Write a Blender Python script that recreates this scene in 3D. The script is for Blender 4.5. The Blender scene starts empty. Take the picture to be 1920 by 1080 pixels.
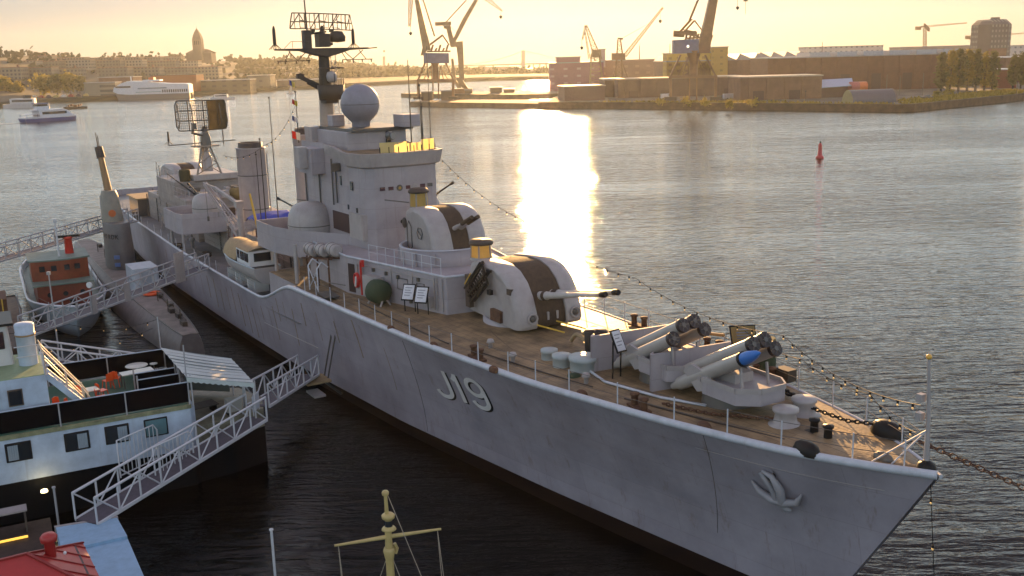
import bpy, bmesh, math, random
from mathutils import Vector, Matrix
R = math.radians
sc = bpy.context.scene
C = sc.collection
# ---------------------------------------------------------------- camera, sky, sun, exposure
CAM_H = 20.05
cam_d = bpy.data.cameras.new('camera'); cam = bpy.data.objects.new('camera', cam_d); C.objects.link(cam)
cam_d.sensor_width = 36; cam_d.lens = 1900 / 1920 * 36; cam_d.clip_end = 60000; cam_d.clip_start = .2
_p, _r = R(12.7), R(-1.54)
_fw = Vector((0, math.cos(_p), -math.sin(_p))); _rt0 = Vector((1, 0, 0)); _up0 = _rt0.cross(_fw)
_rt = _rt0 * math.cos(_r) + _up0 * math.sin(_r); _up = -_rt0 * math.sin(_r) + _up0 * math.cos(_r)
cam.matrix_world = Matrix(((_rt.x, _up.x, -_fw.x, 0), (_rt.y, _up.y, -_fw.y, 0), (_rt.z, _up.z, -_fw.z, CAM_H), (0, 0, 0, 1)))
sc.camera = cam
SUN_EL, SUN_AZ = R(6.3), R(2.6)          # azimuth east of the view's north (+Y)
W = bpy.data.worlds.new("World"); sc.world = W; W.use_nodes = True
_nt = W.node_tree; _bg = _nt.nodes['Background']
_sky = _nt.nodes.new('ShaderNodeTexSky'); _sky.sky_type = 'NISHITA'; _sky.sun_disc = False
_sky.sun_elevation = SUN_EL; _sky.sun_rotation = SUN_AZ
_sky.air_density = 1.0; _sky.dust_density = .5; _sky.ozone_density = 2.5
# gamma flattens the sky's range; ramp adds a bright belt that lifts the water
_gm = _nt.nodes.new('ShaderNodeGamma'); _gm.inputs[1].default_value = .22; _nt.links.new(_sky.outputs[0], _gm.inputs[0])
_tc = _nt.nodes.new('ShaderNodeTexCoord'); _sp = _nt.nodes.new('ShaderNodeSeparateXYZ'); _nt.links.new(_tc.outputs['Generated'], _sp.inputs[0])
_cr = _nt.nodes.new('ShaderNodeValToRGB'); _nt.links.new(_sp.outputs[2], _cr.inputs[0])
_e = _cr.color_ramp.elements; _e[0].position = .0; _e[0].color = (.46, .475, .46, 1); _e[1].position = .7; _e[1].color = (.98, .76, .86, 1)
for _q, _c in ((.065, (.50, .56, .63, 1)), (.13, (2.1, 2.4, 2.5, 1)), (.27, (2.1, 2.4, 2.5, 1)), (.40, (.98, .88, .98, 1))): _k = _e.new(_q); _k.color = _c
_mx = _nt.nodes.new('ShaderNodeMix'); _mx.data_type = 'RGBA'; _mx.blend_type = 'MULTIPLY'; _mx.inputs[0].default_value = 1
_nt.links.new(_gm.outputs[0], _mx.inputs[6]); _nt.links.new(_cr.outputs[0], _mx.inputs[7])
_nt.links.new(_mx.outputs[2], _bg.inputs[0]); _bg.inputs[1].default_value = .21
sun_d = bpy.data.lights.new('sun', 'SUN'); sun = bpy.data.objects.new('sun', sun_d); C.objects.link(sun)
sun_d.energy = 5.0; sun_d.angle = R(.53); sun_d.color = (1, .55, .20)
_sv = Vector((math.sin(SUN_AZ) * math.cos(SUN_EL), math.cos(SUN_AZ) * math.cos(SUN_EL), math.sin(SUN_EL)))
sun.rotation_euler = _sv.to_track_quat('Z', 'Y').to_euler(); sun.location = (0, 0, 150)
sc.view_settings.view_transform = 'Standard'; sc.view_settings.look = 'None'
sc.view_settings.exposure = 1.42; sc.view_settings.gamma = 1
try:
    sc.cycles.max_bounces = 6; sc.cycles.volume_bounces = 0; sc.cycles.transparent_max_bounces = 12
    sc.cycles.sample_clamp_indirect = 6; sc.cycles.use_denoising = True; sc.cycles.caustics_reflective = False; sc.cycles.caustics_refractive = False
except Exception: pass
# ---------------------------------------------------------------- mesh collector
class MB:
    def __init__(s): s.v = []; s.f = []; s.m = []; s.sm = []
    def add(s, vs, fs, smooth=False, mi=0):
        o = len(s.v); s.v += [tuple(v) for v in vs]
        for f in fs: s.f.append([o + i for i in f]); s.m.append(mi); s.sm.append(smooth)
        return s
    def box(s, c, d, rz=0, mi=0, M=None):
        x, y, z = d[0] / 2, d[1] / 2, d[2] / 2
        M = M or Matrix.Rotation(rz, 4, 'Z'); c = Vector(c)
        vs = [c + M @ Vector(p) for p in ((-x,-y,-z),(x,-y,-z),(x,y,-z),(-x,y,-z),(-x,-y,z),(x,-y,z),(x,y,z),(-x,y,z))]
        return s.add(vs, [(0,3,2,1),(4,5,6,7),(0,1,5,4),(1,2,6,5),(2,3,7,6),(3,0,4,7)], mi=mi)
    def bar(s, a, b, w, h=None, mi=0, up=(0,0,1)):
        a, b = Vector(a), Vector(b); h = h or w; d = b - a
        if d.length < 1e-6: return s
        u = d.normalized(); r = u.cross(Vector(up))
        if r.length < 1e-4: r = u.cross(Vector((0,1,0)))
        r.normalize(); t = r.cross(u); r *= w / 2; t *= h / 2
        vs = [p + q for p in (a, b) for q in (-r - t, r - t, r + t, -r + t)]
        return s.add(vs, [(0,1,2,3),(7,6,5,4),(0,4,5,1),(1,5,6,2),(2,6,7,3),(3,7,4,0)], mi=mi)
    def tube(s, pts, r, n=8, caps=True, mi=0, closed=False, smooth=True):
        pts = [Vector(p) for p in pts]; k = len(pts)
        rs = r if isinstance(r, (list, tuple)) else [r] * k
        rings = []; ref = None
        for i, p in enumerate(pts):
            if closed: d = pts[(i + 1) % k] - pts[i - 1]
            else: d = pts[min(i + 1, k - 1)] - pts[max(i - 1, 0)]
            if d.length < 1e-9: d = Vector((0,0,1))
            d.normalize()
            if ref is None: ref = Vector((0,0,1)) if abs(d.z) < .9 else Vector((1,0,0))
            x = ref - d * ref.dot(d)
            if x.length < 1e-4: x = Vector((1,0,0)) - d * d.x
            x.normalize(); ref = x; y = d.cross(x)
            rings.append([p + (x * math.cos(2 * math.pi * j / n) + y * math.sin(2 * math.pi * j / n)) * rs[i] for j in range(n)])
        return s.loft(rings, True, caps and not closed, mi, smooth, closed)
    def loft(s, rings, closed=True, caps=True, mi=0, smooth=False, loop=False):
        n = len(rings[0]); vs = [p for r in rings for p in r]; fs = []; k = len(rings)
        for i in range(k if loop else k - 1):
            i2 = (i + 1) % k
            for j in range(n if closed else n - 1):
                j2 = (j + 1) % n; fs.append((i * n + j, i * n + j2, i2 * n + j2, i2 * n + j))
        s.add(vs, fs, smooth, mi)
        if caps and not loop:
            s.add(rings[0], [tuple(reversed(range(n)))], False, mi); s.add(rings[-1], [tuple(range(n))], False, mi)
        return s
    def lathe(s, o, prof, n=20, mi=0, M=None, smooth=True, a0=0, a1=2 * math.pi):
        o = Vector(o); M = M or Matrix.Identity(3); full = abs(a1 - a0 - 2 * math.pi) < 1e-6
        m = n if full else n + 1
        rings = [[o + M @ Vector((r * math.cos(a0 + (a1 - a0) * j / n), r * math.sin(a0 + (a1 - a0) * j / n), z)) for j in range(m)] for r, z in prof]
        return s.loft(rings, full, False, mi, smooth)
    def cyl(s, a, b, r, n=16, mi=0, r2=None):
        return s.tube([a, b], [r, r if r2 is None else r2], n, True, mi)
    def prism(s, poly, z0, z1, mi=0, T=None):
        n = len(poly); z0f = z0 if callable(z0) else (lambda x, y: z0); z1f = z1 if callable(z1) else (lambda x, y: z1)
        ar = sum(poly[i][0] * poly[(i+1) % n][1] - poly[(i+1) % n][0] * poly[i][1] for i in range(n))
        if ar < 0: poly = poly[::-1]
        b = [Vector((x, y, z0f(x, y))) for x, y in poly]; t = [Vector((x, y, z1f(x, y))) for x, y in poly]
        if T: b = [T @ p for p in b]; t = [T @ p for p in t]
        return s.loft([b, t], True, True, mi)
    def quad(s, a, b, c, d, mi=0): return s.add([a, b, c, d], [(0,1,2,3)], mi=mi)
    def plate(s, poly, th, mi=0):            # planar 3-D polygon given thickness
        p = [Vector(q) for q in poly]; nrm = (p[1] - p[0]).cross(p[2] - p[1]).normalized() * th / 2
        return s.loft([[q - nrm for q in p], [q + nrm for q in p]], True, True, mi)
    def sphere(s, c, r, n=14, k=8, sx=1, sy=1, sz=1, mi=0, f0=0., f1=1.):
        prof = [(max(1e-4, r * math.sin(math.pi * (f0 + (f1 - f0) * i / k))), -r * math.cos(math.pi * (f0 + (f1 - f0) * i / k))) for i in range(k + 1)]
        return s.lathe(c, prof, n, mi, Matrix.Diagonal((sx, sy, sz)))
    def build(s, name, mat, parent=None, bevel=0, loc=None, auto=True):
        me = bpy.data.meshes.new(name); me.from_pydata(s.v, [], s.f)
        for m in (mat if isinstance(mat, (list, tuple)) else [mat]): me.materials.append(m)
        me.polygons.foreach_set('material_index', s.m); me.polygons.foreach_set('use_smooth', s.sm)
        bm = bmesh.new(); bm.from_mesh(me); bmesh.ops.recalc_face_normals(bm, faces=bm.faces[:]) if auto else None
        bm.to_mesh(me); bm.free(); me.update()
        o = bpy.data.objects.new(name, me); C.objects.link(o)
        if parent: o.parent = parent
        if loc: o.location = loc
        if bevel:
            b = o.modifiers.new('bevel', 'BEVEL'); b.width = bevel; b.segments = 2; b.limit_method = 'ANGLE'; b.angle_limit = R(40)
        return o
def tag(o, label=None, cat=None, group=None, kind=None):
    if label: o['label'] = label
    if cat: o['category'] = cat
    if group: o['group'] = group
    if kind: o['kind'] = kind
    return o
def thing(name, label, cat, loc=(0,0,0), rz=0, group=None):
    o = bpy.data.objects.new(name, None); C.objects.link(o); o.empty_display_size = .3
    o.location = loc; o.rotation_euler = (0, 0, rz); return tag(o, label, cat, group)
def dup(root, loc, rz=0, label=None, group=None, scale=None):
    def cp(o, par):
        c = o.copy(); C.objects.link(c); c.parent = par
        for ch in [q for q in o.children]: cp(ch, c)
        return c
    kids = list(root.children)
    r = root.copy(); C.objects.link(r); r.location = loc; r.rotation_euler = (0, 0, rz)
    if scale: r.scale = scale
    for ch in kids: cp(ch, r)
    if label: r['label'] = label
    if group: r['group'] = group
    return r
# ---------------------------------------------------------------- materials
MATS = {}
def mat(name, col, rough=.6, metal=0., var=.12, scale=1.5, streak=0., streak_col=(.16,.07,.03), bump=0., bscale=20., spec=.5, coat=0., plates=None):
    if name in MATS: return MATS[name]
    m = bpy.data.materials.new(name); m.use_nodes = True; nt = m.node_tree; N = nt.nodes; L = nt.links
    b = N['Principled BSDF']; b.inputs['Roughness'].default_value = rough; b.inputs['Metallic'].default_value = metal
    b.inputs['Specular IOR Level'].default_value = spec
    if coat: b.inputs['Coat Weight'].default_value = coat
    tc = N.new('ShaderNodeTexCoord')
    nz = N.new('ShaderNodeTexNoise'); nz.inputs['Scale'].default_value = scale; nz.inputs['Detail'].default_value = 5; nz.inputs['Roughness'].default_value = .65
    L.new(tc.outputs['Object'], nz.inputs['Vector'])
    mr = N.new('ShaderNodeMapRange'); mr.inputs[1].default_value = .3; mr.inputs[2].default_value = .7; mr.inputs[3].default_value = 1 - var; mr.inputs[4].default_value = 1 + var
    L.new(nz.outputs[0], mr.inputs[0])
    mx = N.new('ShaderNodeMix'); mx.data_type = 'RGBA'; mx.blend_type = 'MULTIPLY'; mx.inputs[0].default_value = 1
    mx.inputs[6].default_value = (*col, 1); L.new(mr.outputs[0], mx.inputs[7]); out = mx.outputs[2]
    if streak:
        mp = N.new('ShaderNodeMapping'); mp.inputs['Scale'].default_value = (2.2, 2.2, .10); L.new(tc.outputs['Object'], mp.inputs[0])
        n2 = N.new('ShaderNodeTexNoise'); n2.inputs['Scale'].default_value = 1.; n2.inputs['Detail'].default_value = 6; n2.inputs['Roughness'].default_value = .75
        L.new(mp.outputs[0], n2.inputs['Vector'])
        r2 = N.new('ShaderNodeMapRange'); r2.inputs[1].default_value = .57; r2.inputs[2].default_value = .75; r2.inputs[3].default_value = 0; r2.inputs[4].default_value = streak
        L.new(n2.outputs[0], r2.inputs[0])
        m2 = N.new('ShaderNodeMix'); m2.data_type = 'RGBA'; L.new(r2.outputs[0], m2.inputs[0]); L.new(out, m2.inputs[6]); m2.inputs[7].default_value = (*streak_col, 1); out = m2.outputs[2]
    if plates:      # welded plates: faint seams and a slightly different tone per plate, on the (x, z) face
        sp = N.new('ShaderNodeSeparateXYZ'); L.new(tc.outputs['Object'], sp.inputs[0]); cb = N.new('ShaderNodeCombineXYZ'); L.new(sp.outputs[0], cb.inputs[0]); L.new(sp.outputs[1 if len(plates) > 4 else 2], cb.inputs[1])
        bt = N.new('ShaderNodeTexBrick'); L.new(cb.outputs[0], bt.inputs['Vector']); bt.inputs['Scale'].default_value = 1; bt.inputs['Brick Width'].default_value = plates[0]; bt.inputs['Row Height'].default_value = plates[1]; bt.inputs['Mortar Size'].default_value = plates[2]; bt.inputs['Mortar Smooth'].default_value = .21
        bt.inputs['Color1'].default_value = (.90, .90, .91, 1); bt.inputs['Color2'].default_value = (1.08, 1.07, 1.06, 1); bt.inputs['Mortar'].default_value = (.66, .62, .58, 1)
        m3 = N.new('ShaderNodeMix'); m3.data_type = 'RGBA'; m3.blend_type = 'MULTIPLY'; m3.inputs[0].default_value = plates[3]; L.new(out, m3.inputs[6]); L.new(bt.outputs[0], m3.inputs[7]); out = m3.outputs[2]
    L.new(out, b.inputs['Base Color'])
    if bump:
        n3 = N.new('ShaderNodeTexNoise'); n3.inputs['Scale'].default_value = bscale; n3.inputs['Detail'].default_value = 4; L.new(tc.outputs['Object'], n3.inputs['Vector'])
        bp = N.new('ShaderNodeBump'); bp.inputs['Strength'].default_value = bump; bp.inputs['Distance'].default_value = .05; L.new(n3.outputs[0], bp.inputs['Height']); L.new(bp.outputs[0], b.inputs['Normal'])
    MATS[name] = m; return m
def emit(name, col, st):
    if name in MATS: return MATS[name]
    m = mat(name, col, .4, var=0); b = m.node_tree.nodes['Principled BSDF']
    b.inputs['Emission Color'].default_value = (*col, 1); b.inputs['Emission Strength'].default_value = st; return m
def glass(name, col=(.02,.025,.03), rough=.08): return mat(name, col, rough, var=.05, spec=.8)
# ---------------------------------------------------------------- water and haze
def water_material():
    m = bpy.data.materials.new('harbour_water'); m.use_nodes = True; nt = m.node_tree; N = nt.nodes; L = nt.links
    b = N['Principled BSDF']; b.inputs['Base Color'].default_value = (.004, .0035, .0025, 1); b.inputs['Roughness'].default_value = .035; b.inputs['IOR'].default_value = 1.333; b.inputs['Specular IOR Level'].default_value = .28
    tc = N.new('ShaderNodeTexCoord'); prev = None
    mw = N.new('ShaderNodeMapping'); mw.inputs['Scale'].default_value = (.5, 1.6, 1); mw.inputs['Rotation'].default_value = (0, 0, R(12)); L.new(tc.outputs['Object'], mw.inputs[0])
    wn = N.new('ShaderNodeTexNoise'); wn.inputs['Scale'].default_value = .018; wn.inputs['Detail'].default_value = 4; L.new(mw.outputs[0], wn.inputs['Vector'])   # wind patches
    patch = N.new('ShaderNodeMapRange'); patch.inputs[1].default_value = .35; patch.inputs[2].default_value = .65; patch.inputs[3].default_value = .5; patch.inputs[4].default_value = 1.15; L.new(wn.outputs[0], patch.inputs[0])
    #        scale, strength, (stretch), rotation, distance
    for k_, (sca, dist, st, rot) in enumerate(((.05, .30, (.5, 2.4, 1), 7), (.25, .24, (.42, 2.3, 1), -6), (.9, .15, (.62, 2.1, 1), 8), (2.8, .024, (.6, 1.8, 1), -10))):
        mp = N.new('ShaderNodeMapping'); mp.inputs['Scale'].default_value = st; mp.inputs['Rotation'].default_value = (0, 0, R(rot)); L.new(tc.outputs['Object'], mp.inputs[0])
        nz = N.new('ShaderNodeTexNoise'); nz.inputs['Scale'].default_value = sca; nz.inputs['Detail'].default_value = 3.5; nz.inputs['Roughness'].default_value = .55; nz.inputs['Distortion'].default_value = .4
        L.new(mp.outputs[0], nz.inputs['Vector'])
        bp = N.new('ShaderNodeBump'); bp.inputs['Strength'].default_value = 1; bp.inputs['Distance'].default_value = dist; L.new(nz.outputs[0], bp.inputs['Height'])
        if k_ in (1, 2): L.new(patch.outputs[0], bp.inputs['Strength'])
        if prev: L.new(prev.outputs[0], bp.inputs['Normal'])
        prev = bp
    L.new(prev.outputs[0], b.inputs['Normal'])
    return m
wm = MB(); wm.add([(-2600, -800, 0), (2600, -800, 0), (2600, 3100, 0), (-2600, 3100, 0)], [(0,1,2,3)])
tag(wm.build('water', water_material()), kind='structure')
def haze():
    m = bpy.data.materials.new('haze_air'); m.use_nodes = True; nt = m.node_tree; nt.nodes.remove(nt.nodes['Principled BSDF'])
    v = nt.nodes.new('ShaderNodeVolumePrincipled'); v.inputs['Color'].default_value = (.80, .86, .92, 1); v.inputs['Density'].default_value = HAZE_D; v.inputs['Anisotropy'].default_value = .6
    nt.links.new(v.outputs[0], nt.nodes['Material Output'].inputs['Volume'])
    h = MB().box((0, 1150, 63), (5400, 4000, 140)).build('haze', m); tag(h, kind='stuff')
HAZE_D = .00007
haze()
# ---------------------------------------------------------------- destroyer
SH = R(30.85)
def SW(s, a, z=0.):     # ship frame -> world
    return Vector((12.94 - math.sin(SH) * s - math.cos(SH) * a, 28.99 + math.cos(SH) * s - math.sin(SH) * a, z))
SRZ = SH - math.pi / 2
ship = thing('naval_destroyer', 'long grey destroyer with white J19 on the bow, moored across the picture', 'warship', SW(0, 0, 0), SRZ)
def S(s, a, z): return Vector((-s, -a, z))
KD = ((0,.12),(1.5,.95),(4,2.15),(9,3.4),(16,4.66),(25,5.42),(36,5.75),(50,6.18),(70,6.3),(90,5.9),(108,5.0),(117,4.2),(121,3.6))
KW_ = ((0,.0),(4.2,.05),(8,.75),(18,2.5),(30,4.2),(45,5.4),(60,5.85),(75,6.0),(92,5.5),(108,4.4),(117,3.5),(121,2.9))
def lerp(K, x):
    if x <= K[0][0]: return K[0][1]
    for (a, b), (c, d) in zip(K, K[1:]):
        if x <= c: return b + (d - b) * (x - a) / (c - a)
    return K[-1][1]
def smooth_k(K):
    def f(x): return sum(lerp(K, x + o) * w for o, w in ((-1.6,.12),(-.8,.2),(0,.36),(.8,.2),(1.6,.12))) if x > 2.5 else lerp(K, x)
    return f
hbf, hwf = smooth_k(KD), smooth_k(KW_)
def zd(s): return 6.3 + .94 * (max(0, 60 - s) / 60) ** 2
def ztop(s):        # top edge of the hull side: forecastle, dip, main deck
    if s < 42: return zd(s)
    if s < 49:
        t = (s - 42) / 7; return zd(42) + (4.62 - zd(42)) * (3 * t * t - 2 * t ** 3)
    return 4.62 + .25 * max(0, (s - 60)) / 60
def stem(z): return max(0., (7.24 - z) * .64)
def hull_af(s, f):
    s0 = 4.1 * (1 - max(f, 0)); sw = 4.2 + (s - s0) * 116.8 / (121 - s0); shh = (s - s0) * 121 / (121 - s0)
    g = max(0, f) ** (1.7 if s < 30 else 1.7 - .5 * min(1, (s - 30) / 15))
    return hwf(sw) * (1 - g) + hbf(shh) * g if f >= 0 else hwf(sw) * (1 + f * .3)
def hull_a(s, z): return hull_af(s, (z - .8) / (ztop(s) - .8))
def hull_pt(s, z, off=0.): return S(s, hull_a(s, z) + off, z)
# materials
GREY = mat('warship_grey', (.345,.315,.33), .55, var=.12, scale=.8, streak=.45, streak_col=(.17,.11,.07), plates=(2.6,1.25,.012,.6))
HULLM = mat('hull_grey', (.305,.28,.315), .5, var=.2, scale=.35, streak=.7, streak_col=(.17,.105,.06), plates=(5.2,1.55,.012,.5), bump=.12, bscale=1.3)
LGREY = mat('pale_grey_paint', (.35,.32,.31), .5, var=.14, scale=1.2, streak=.4, streak_col=(.2,.14,.09), bump=.1, bscale=3)
BOOT = mat('boot_topping', (.010,.005,.004), .7, spec=.15)
DECK = mat('deck_paint', (.215,.148,.075), .6, var=.55, scale=.9, bump=.35, bscale=9, plates=(5, .42, .03, .75, 'xy'))
RIM = mat('gunwale_white', (.5,.52,.56), .45, var=.15, scale=2, streak=.2)
BLACK = mat('black_iron', (.014,.012,.011), .5, spec=.25)
DARK = mat('dark_brown_metal', (.05,.035,.026), .6)
STEEL = mat('worn_steel', (.12,.11,.10), .45, metal=.4)
WHITE = mat('white_paint', (.7,.7,.7), .4, var=.06)
CANVAS = mat('tan_canvas', (.33,.24,.13), .85, var=.18, scale=4, bump=.3, bscale=8)
BROWN = mat('brown_canvas', (.06,.038,.022), .85, var=.25, scale=5, bump=.4, bscale=12)
RUST = mat('rusty_iron', (.10,.045,.022), .8, var=.4, scale=6)
RED = mat('red_paint', (.55,.03,.02), .4)
ORANGE = mat('orange_plastic', (.75,.10,.02), .35)
GREEN = mat('dark_green_canvas', (.035,.055,.025), .8, bump=.3)
YEL = mat('yellow_paint', (.62,.40,.05), .5)
GLASS = glass('dark_glass')
def build_hull():
    m = MB(); FS = (-.6, -.3, 0, .12, .26, .4, .55, .7, .85, 1.0)
    ss = [121 * (i / 90) ** 1.35 for i in range(91)]
    for sg in (1, -1):
        rows = []
        for f in FS:
            row = []
            for t in ss:
                s0 = 4.1 * (1 - max(0, f)); s = s0 + (121 - s0) * t / 121
                zt = ztop(s); z = .8 + f * (zt - .8) if f >= 0 else .8 + f * 4
                row.append(S(s, sg * max(hull_af(s, f), .02), z))
            rows.append(row)
        for i in range(len(FS) - 1): m.loft([rows[i], rows[i + 1]], False, False, 1 if FS[i] < -.001 else 0, True)
    last = [S(121, sg * hull_af(121, f), .8 + f * (ztop(121) - .8) if f >= 0 else .8 + f * 4) for sg, fs in ((1, FS), (-1, FS[::-1])) for f in fs]
    m.add(last, [tuple(range(len(last)))])
    m.build('hull', [HULLM, BOOT], ship)
    g = MB()
    for sg in (1, -1):
        pts = [S(s, sg * (hbf(s) - .02), ztop(s) + .05) for s in [i * .75 for i in range(0, 161)]]
        g.tube(pts if sg > 0 else [p - Vector((0, 0, .09)) for p in pts], [(.15 if sg > 0 else .07) if i < 58 else .1 for i in range(161)], 8)
    g.build('gunwale', RIM, ship)
    d = MB(); n = 12
    def deck(s0, s1, zf, hf, cam_, k):
        rows = []
        for i in range(k + 1):
            s = s0 + (s1 - s0) * i / k; h = hf(s)
            rows.append([S(s, h * (2 * j / n - 1), zf(s) + cam_ * (1 - (2 * j / n - 1) ** 2)) for j in range(n + 1)])
        d.loft(rows, False, False, 0, True)
    deck(.15, 42, lambda s: zd(s) - .02, lambda s: hbf(s) - .08, .15, 60)
    deck(42, 48.6, lambda s: zd(s) - .02, lambda s: 5.35, .15, 8)
    d.build('foredeck', DECK, ship)
    d = MB(); deck(41.9, 120.9, lambda s: 4.1, lambda s: hbf(s) - .1, .06, 40); d.build('main_deck', mat('aft_deck_paint', (.15,.15,.15), .55, var=.3, scale=.8), ship)
    b = MB()
    for sg in (1, -1):
        b.loft([[S(s, sg * 5.36, z) for s in (42, 44, 46, 47.5, 48.6)] for z in (4.1, zd(45) - .02)], False, False)
    b.loft([[S(48.6, a, z) for a in (-5.36, 5.36)] for z in (4.1, zd(48.6) + .1)], False, False)
    b.build('break_bulkhead', GREY, ship)
build_hull()
# ---------------------------------------------------------------- destroyer: superstructure
A0 = -.75
def sprism(poly, z0, z1, mb=None, mi=0):       # polygon in (s, a)
    return (mb or MB()).prism([(-s, -a) for s, a in poly], z0, z1, mi)
def part(mb, name, m, par=None, bevel=0): return mb.build(name, m, par or ship, bevel)
def sbox(s0, s1, a0, a1, z0, z1, mb=None, mi=0):
    return (mb or MB()).box((-(s0 + s1) / 2, -(a0 + a1) / 2, (z0 + z1) / 2), (abs(s1 - s0), abs(a1 - a0), abs(z1 - z0)), mi=mi)
# forward deckhouse
HP = [(29.2,1.75),(28.8,-.7),(29.2,-3.2),(38.4,-5.1),(45.5,-5.1),(45.5,3.5),(38.4,3.7)]
dh = part(sprism(HP, 6.2, 8.72), 'deckhouse', GREY, bevel=.06)
rm = MB(); rm.tube([S(s, a, 8.76) for s, a in HP], .07, 6, closed=True); part(rm, 'roof_edge', RIM, dh)
def wallpt(p, q, t, z, off): # point on wall p->q
    d = Vector((q[0] - p[0], q[1] - p[1])).normalized(); nr = Vector((d.y, -d.x))
    if nr.y < 0: nr = -nr
    return Vector((p[0] + (q[0] - p[0]) * t + nr.x * off, p[1] + (q[1] - p[1]) * t + nr.y * off)), z
def wall_panel(p, q, t0, t1, z0, z1, off, th, m, name, par):
    a, _ = wallpt(p, q, t0, 0, off); b, _ = wallpt(p, q, t1, 0, off); c, _ = wallpt(p, q, t1, 0, off + th); d, _ = wallpt(p, q, t0, 0, off + th)
    return part(sprism([tuple(a), tuple(b), tuple(c), tuple(d)], z0, z1), name, m, par)
HA, HB = (29.2,1.75), (38.4,3.7)
wall_panel(HA, HB, .915, .985, 6.62, 8.35, 0, .03, mat('door_dark', (.03,.012,.01), .6), 'door', dh)
wall_panel(HA, HB, .60, .76, 6.75, 8.0, 0, .5, LGREY, 'locker', dh)
wall_panel(HA, HB, .12, .17, 6.9, 7.5, 0, .25, LGREY, 'locker', dh)
for t0, t1, z0, z1 in ((.36,.46,7.5,8.15),(.2,.27,7.25,8.1)):
    f = MB()
    q4 = [wallpt(HA, HB, t, z, .03) for t, z in ((t0,z0),(t1,z0),(t1,z1),(t0,z1))]
    f.tube([S(p.x, p.y, z) for p, z in q4], .025, 5, closed=True); part(f, 'hatch_frame', STEEL, dh)
pp = MB()
for t, z0, z1 in ((.03,6.8,8.6),(.08,6.8,8.6),(.105,6.8,8.6),(.31,7.6,8.6),(.52,7.2,8.6),(.82,6.8,8.6),(.88,6.9,8.5)):
    p, _ = wallpt(HA, HB, t, 0, .06); pp.tube([S(p.x, p.y, z0), S(p.x, p.y, z1)], .035, 6)
p, _ = wallpt(HA, HB, .1, 0, .06); q, _ = wallpt(HA, HB, .9, 0, .06); pp.tube([S(p.x, p.y, 8.45), S(q.x, q.y, 8.45)], .03, 6)
part(pp, 'pipework', LGREY, dh)
for t, z in ((.45,8.2),(.57,8.25),(.25,8.3),(.7,8.3),(.33,6.95)):
    p, _ = wallpt(HA, HB, t, 0, .07); part(MB().box(S(p.x, p.y, z), (.16,.16,.2)), 'wall_lamp', STEEL, dh)
hd = MB()
for k in range(9):
    t = .05 + k * .09; p, _ = wallpt((29.4,1.6), (38.4,3.55), t, 0, 0); hd.tube([S(p.x, p.y, 8.75), S(p.x, p.y, 9.7)], .022, 5)
for z in (9.25, 9.68): hd.tube([S(*wallpt((29.4,1.6), (38.4,3.55), t, 0, 0)[0], z) for t in (.05,.77)], .016, 5)
part(hd, 'roof_railing', RIM, dh)
# bridge tower
BP = [(39.35,1.2),(39.75,1.75),(41.5,1.95),(49.8,2.0),(49.8,-3.5),(41.5,-3.45),(39.75,-3.25),(39.35,-2.7),(39.1,A0)]
br = part(sprism(BP, 8.7, 14.5), 'bridge', GREY, bevel=.12)
rim = MB()
def offs(poly, o): return [(s + (-o if s < 41 else 0), a + (o if a > A0 else -o) * (1 if abs(a - A0) > .5 else 0)) for s, a in poly]
FRONT = [(45.6,1.98),(43.4,1.97),(41.5,1.95),(39.75,1.75),(39.35,1.2),(39.1,A0),(39.35,-2.7),(39.75,-3.25),(41.5,-3.45),(45.6,-3.5)]
lo, hi, hi2, lo2 = [], [], [], []
for i, (s, a) in enumerate(FRONT):
    k = 0 if i in (0, 9) else 1; o = .36 * k; ds = -o if s < 41 else 0; da = (o if a > A0 else -o) if abs(a - A0) > .6 else 0
    zl = {0: 14.45, 1: 14.25, 8: 14.0, 9: 14.4}.get(i, 13.86)
    lo.append(S(s + ds * .6, a + da * .6, zl)); hi.append(S(s + ds, a + da, 14.66 if i not in (0, 1, 9) else 14.95))
    hi2.append(S(s + ds * .4, a + da * .4, 14.66 if i not in (0, 1, 9) else 14.95)); lo2.append(S(s, a, zl - .12))
rim.loft([lo2, lo, hi, hi2], False, False, 0, False); part(rim, 'bridge_rim', LGREY, br)
part(sprism([(s, a) for s, a in FRONT], 14.5, 14.56), 'bridge_floor', DECK, br)
bw = MB()                                       # side bulwark aft of the rim
bw.prism([(-49.8,-1.98),(-45.6,-1.98),(-45.6,-1.9),(-49.8,-1.9)], 14.5, 15.0); part(bw, 'side_bulwark', GREY, br)
for k in range(7):                              # row of panels on the front; two are round shields
    a = .72 - k * .545; s = 39.13 + .0 + abs(a - A0) * .115 - .02
    mb = MB()
    if k in (2, 4):
        mb.tube([S(s - .01, a, 12.47), S(s - .06, a, 12.47)], .2, 18); o = part(mb, 'round_crest', STEEL if k == 2 else LGREY, br)
        part(MB().tube([S(s - .06, a, 12.47), S(s - .08, a, 12.47)], .09, 12), 'crest_boss', mat('brass', (.4,.26,.06), .35, metal=.7) if k == 2 else GREY, o)
    else:
        mb.box(S(s - .015, a, 12.47), (.05,.34,.22), rz=.12 if a > A0 else -.12); part(mb, 'bridge_window', mat('plum_glass', (.08,.03,.035), .15) if k != 6 else STEEL, br)
for s, a, z, w, h in ((41.2,1.97,12.6,.35,.55),(42.9,1.99,12.8,.2,.6),(41.9,1.97,11.2,.16,.3),(40.7,1.9,11.1,.16,.3)):
    part(MB().box(S(s, a, z), (w,.06,h)), 'side_window', GLASS, br)
for a, z, r in ((-.45,10.35,.13),): part(MB().tube([S(39.15, a, z), S(39.07, a, z)], r, 14), 'porthole', BLACK, br)
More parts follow.
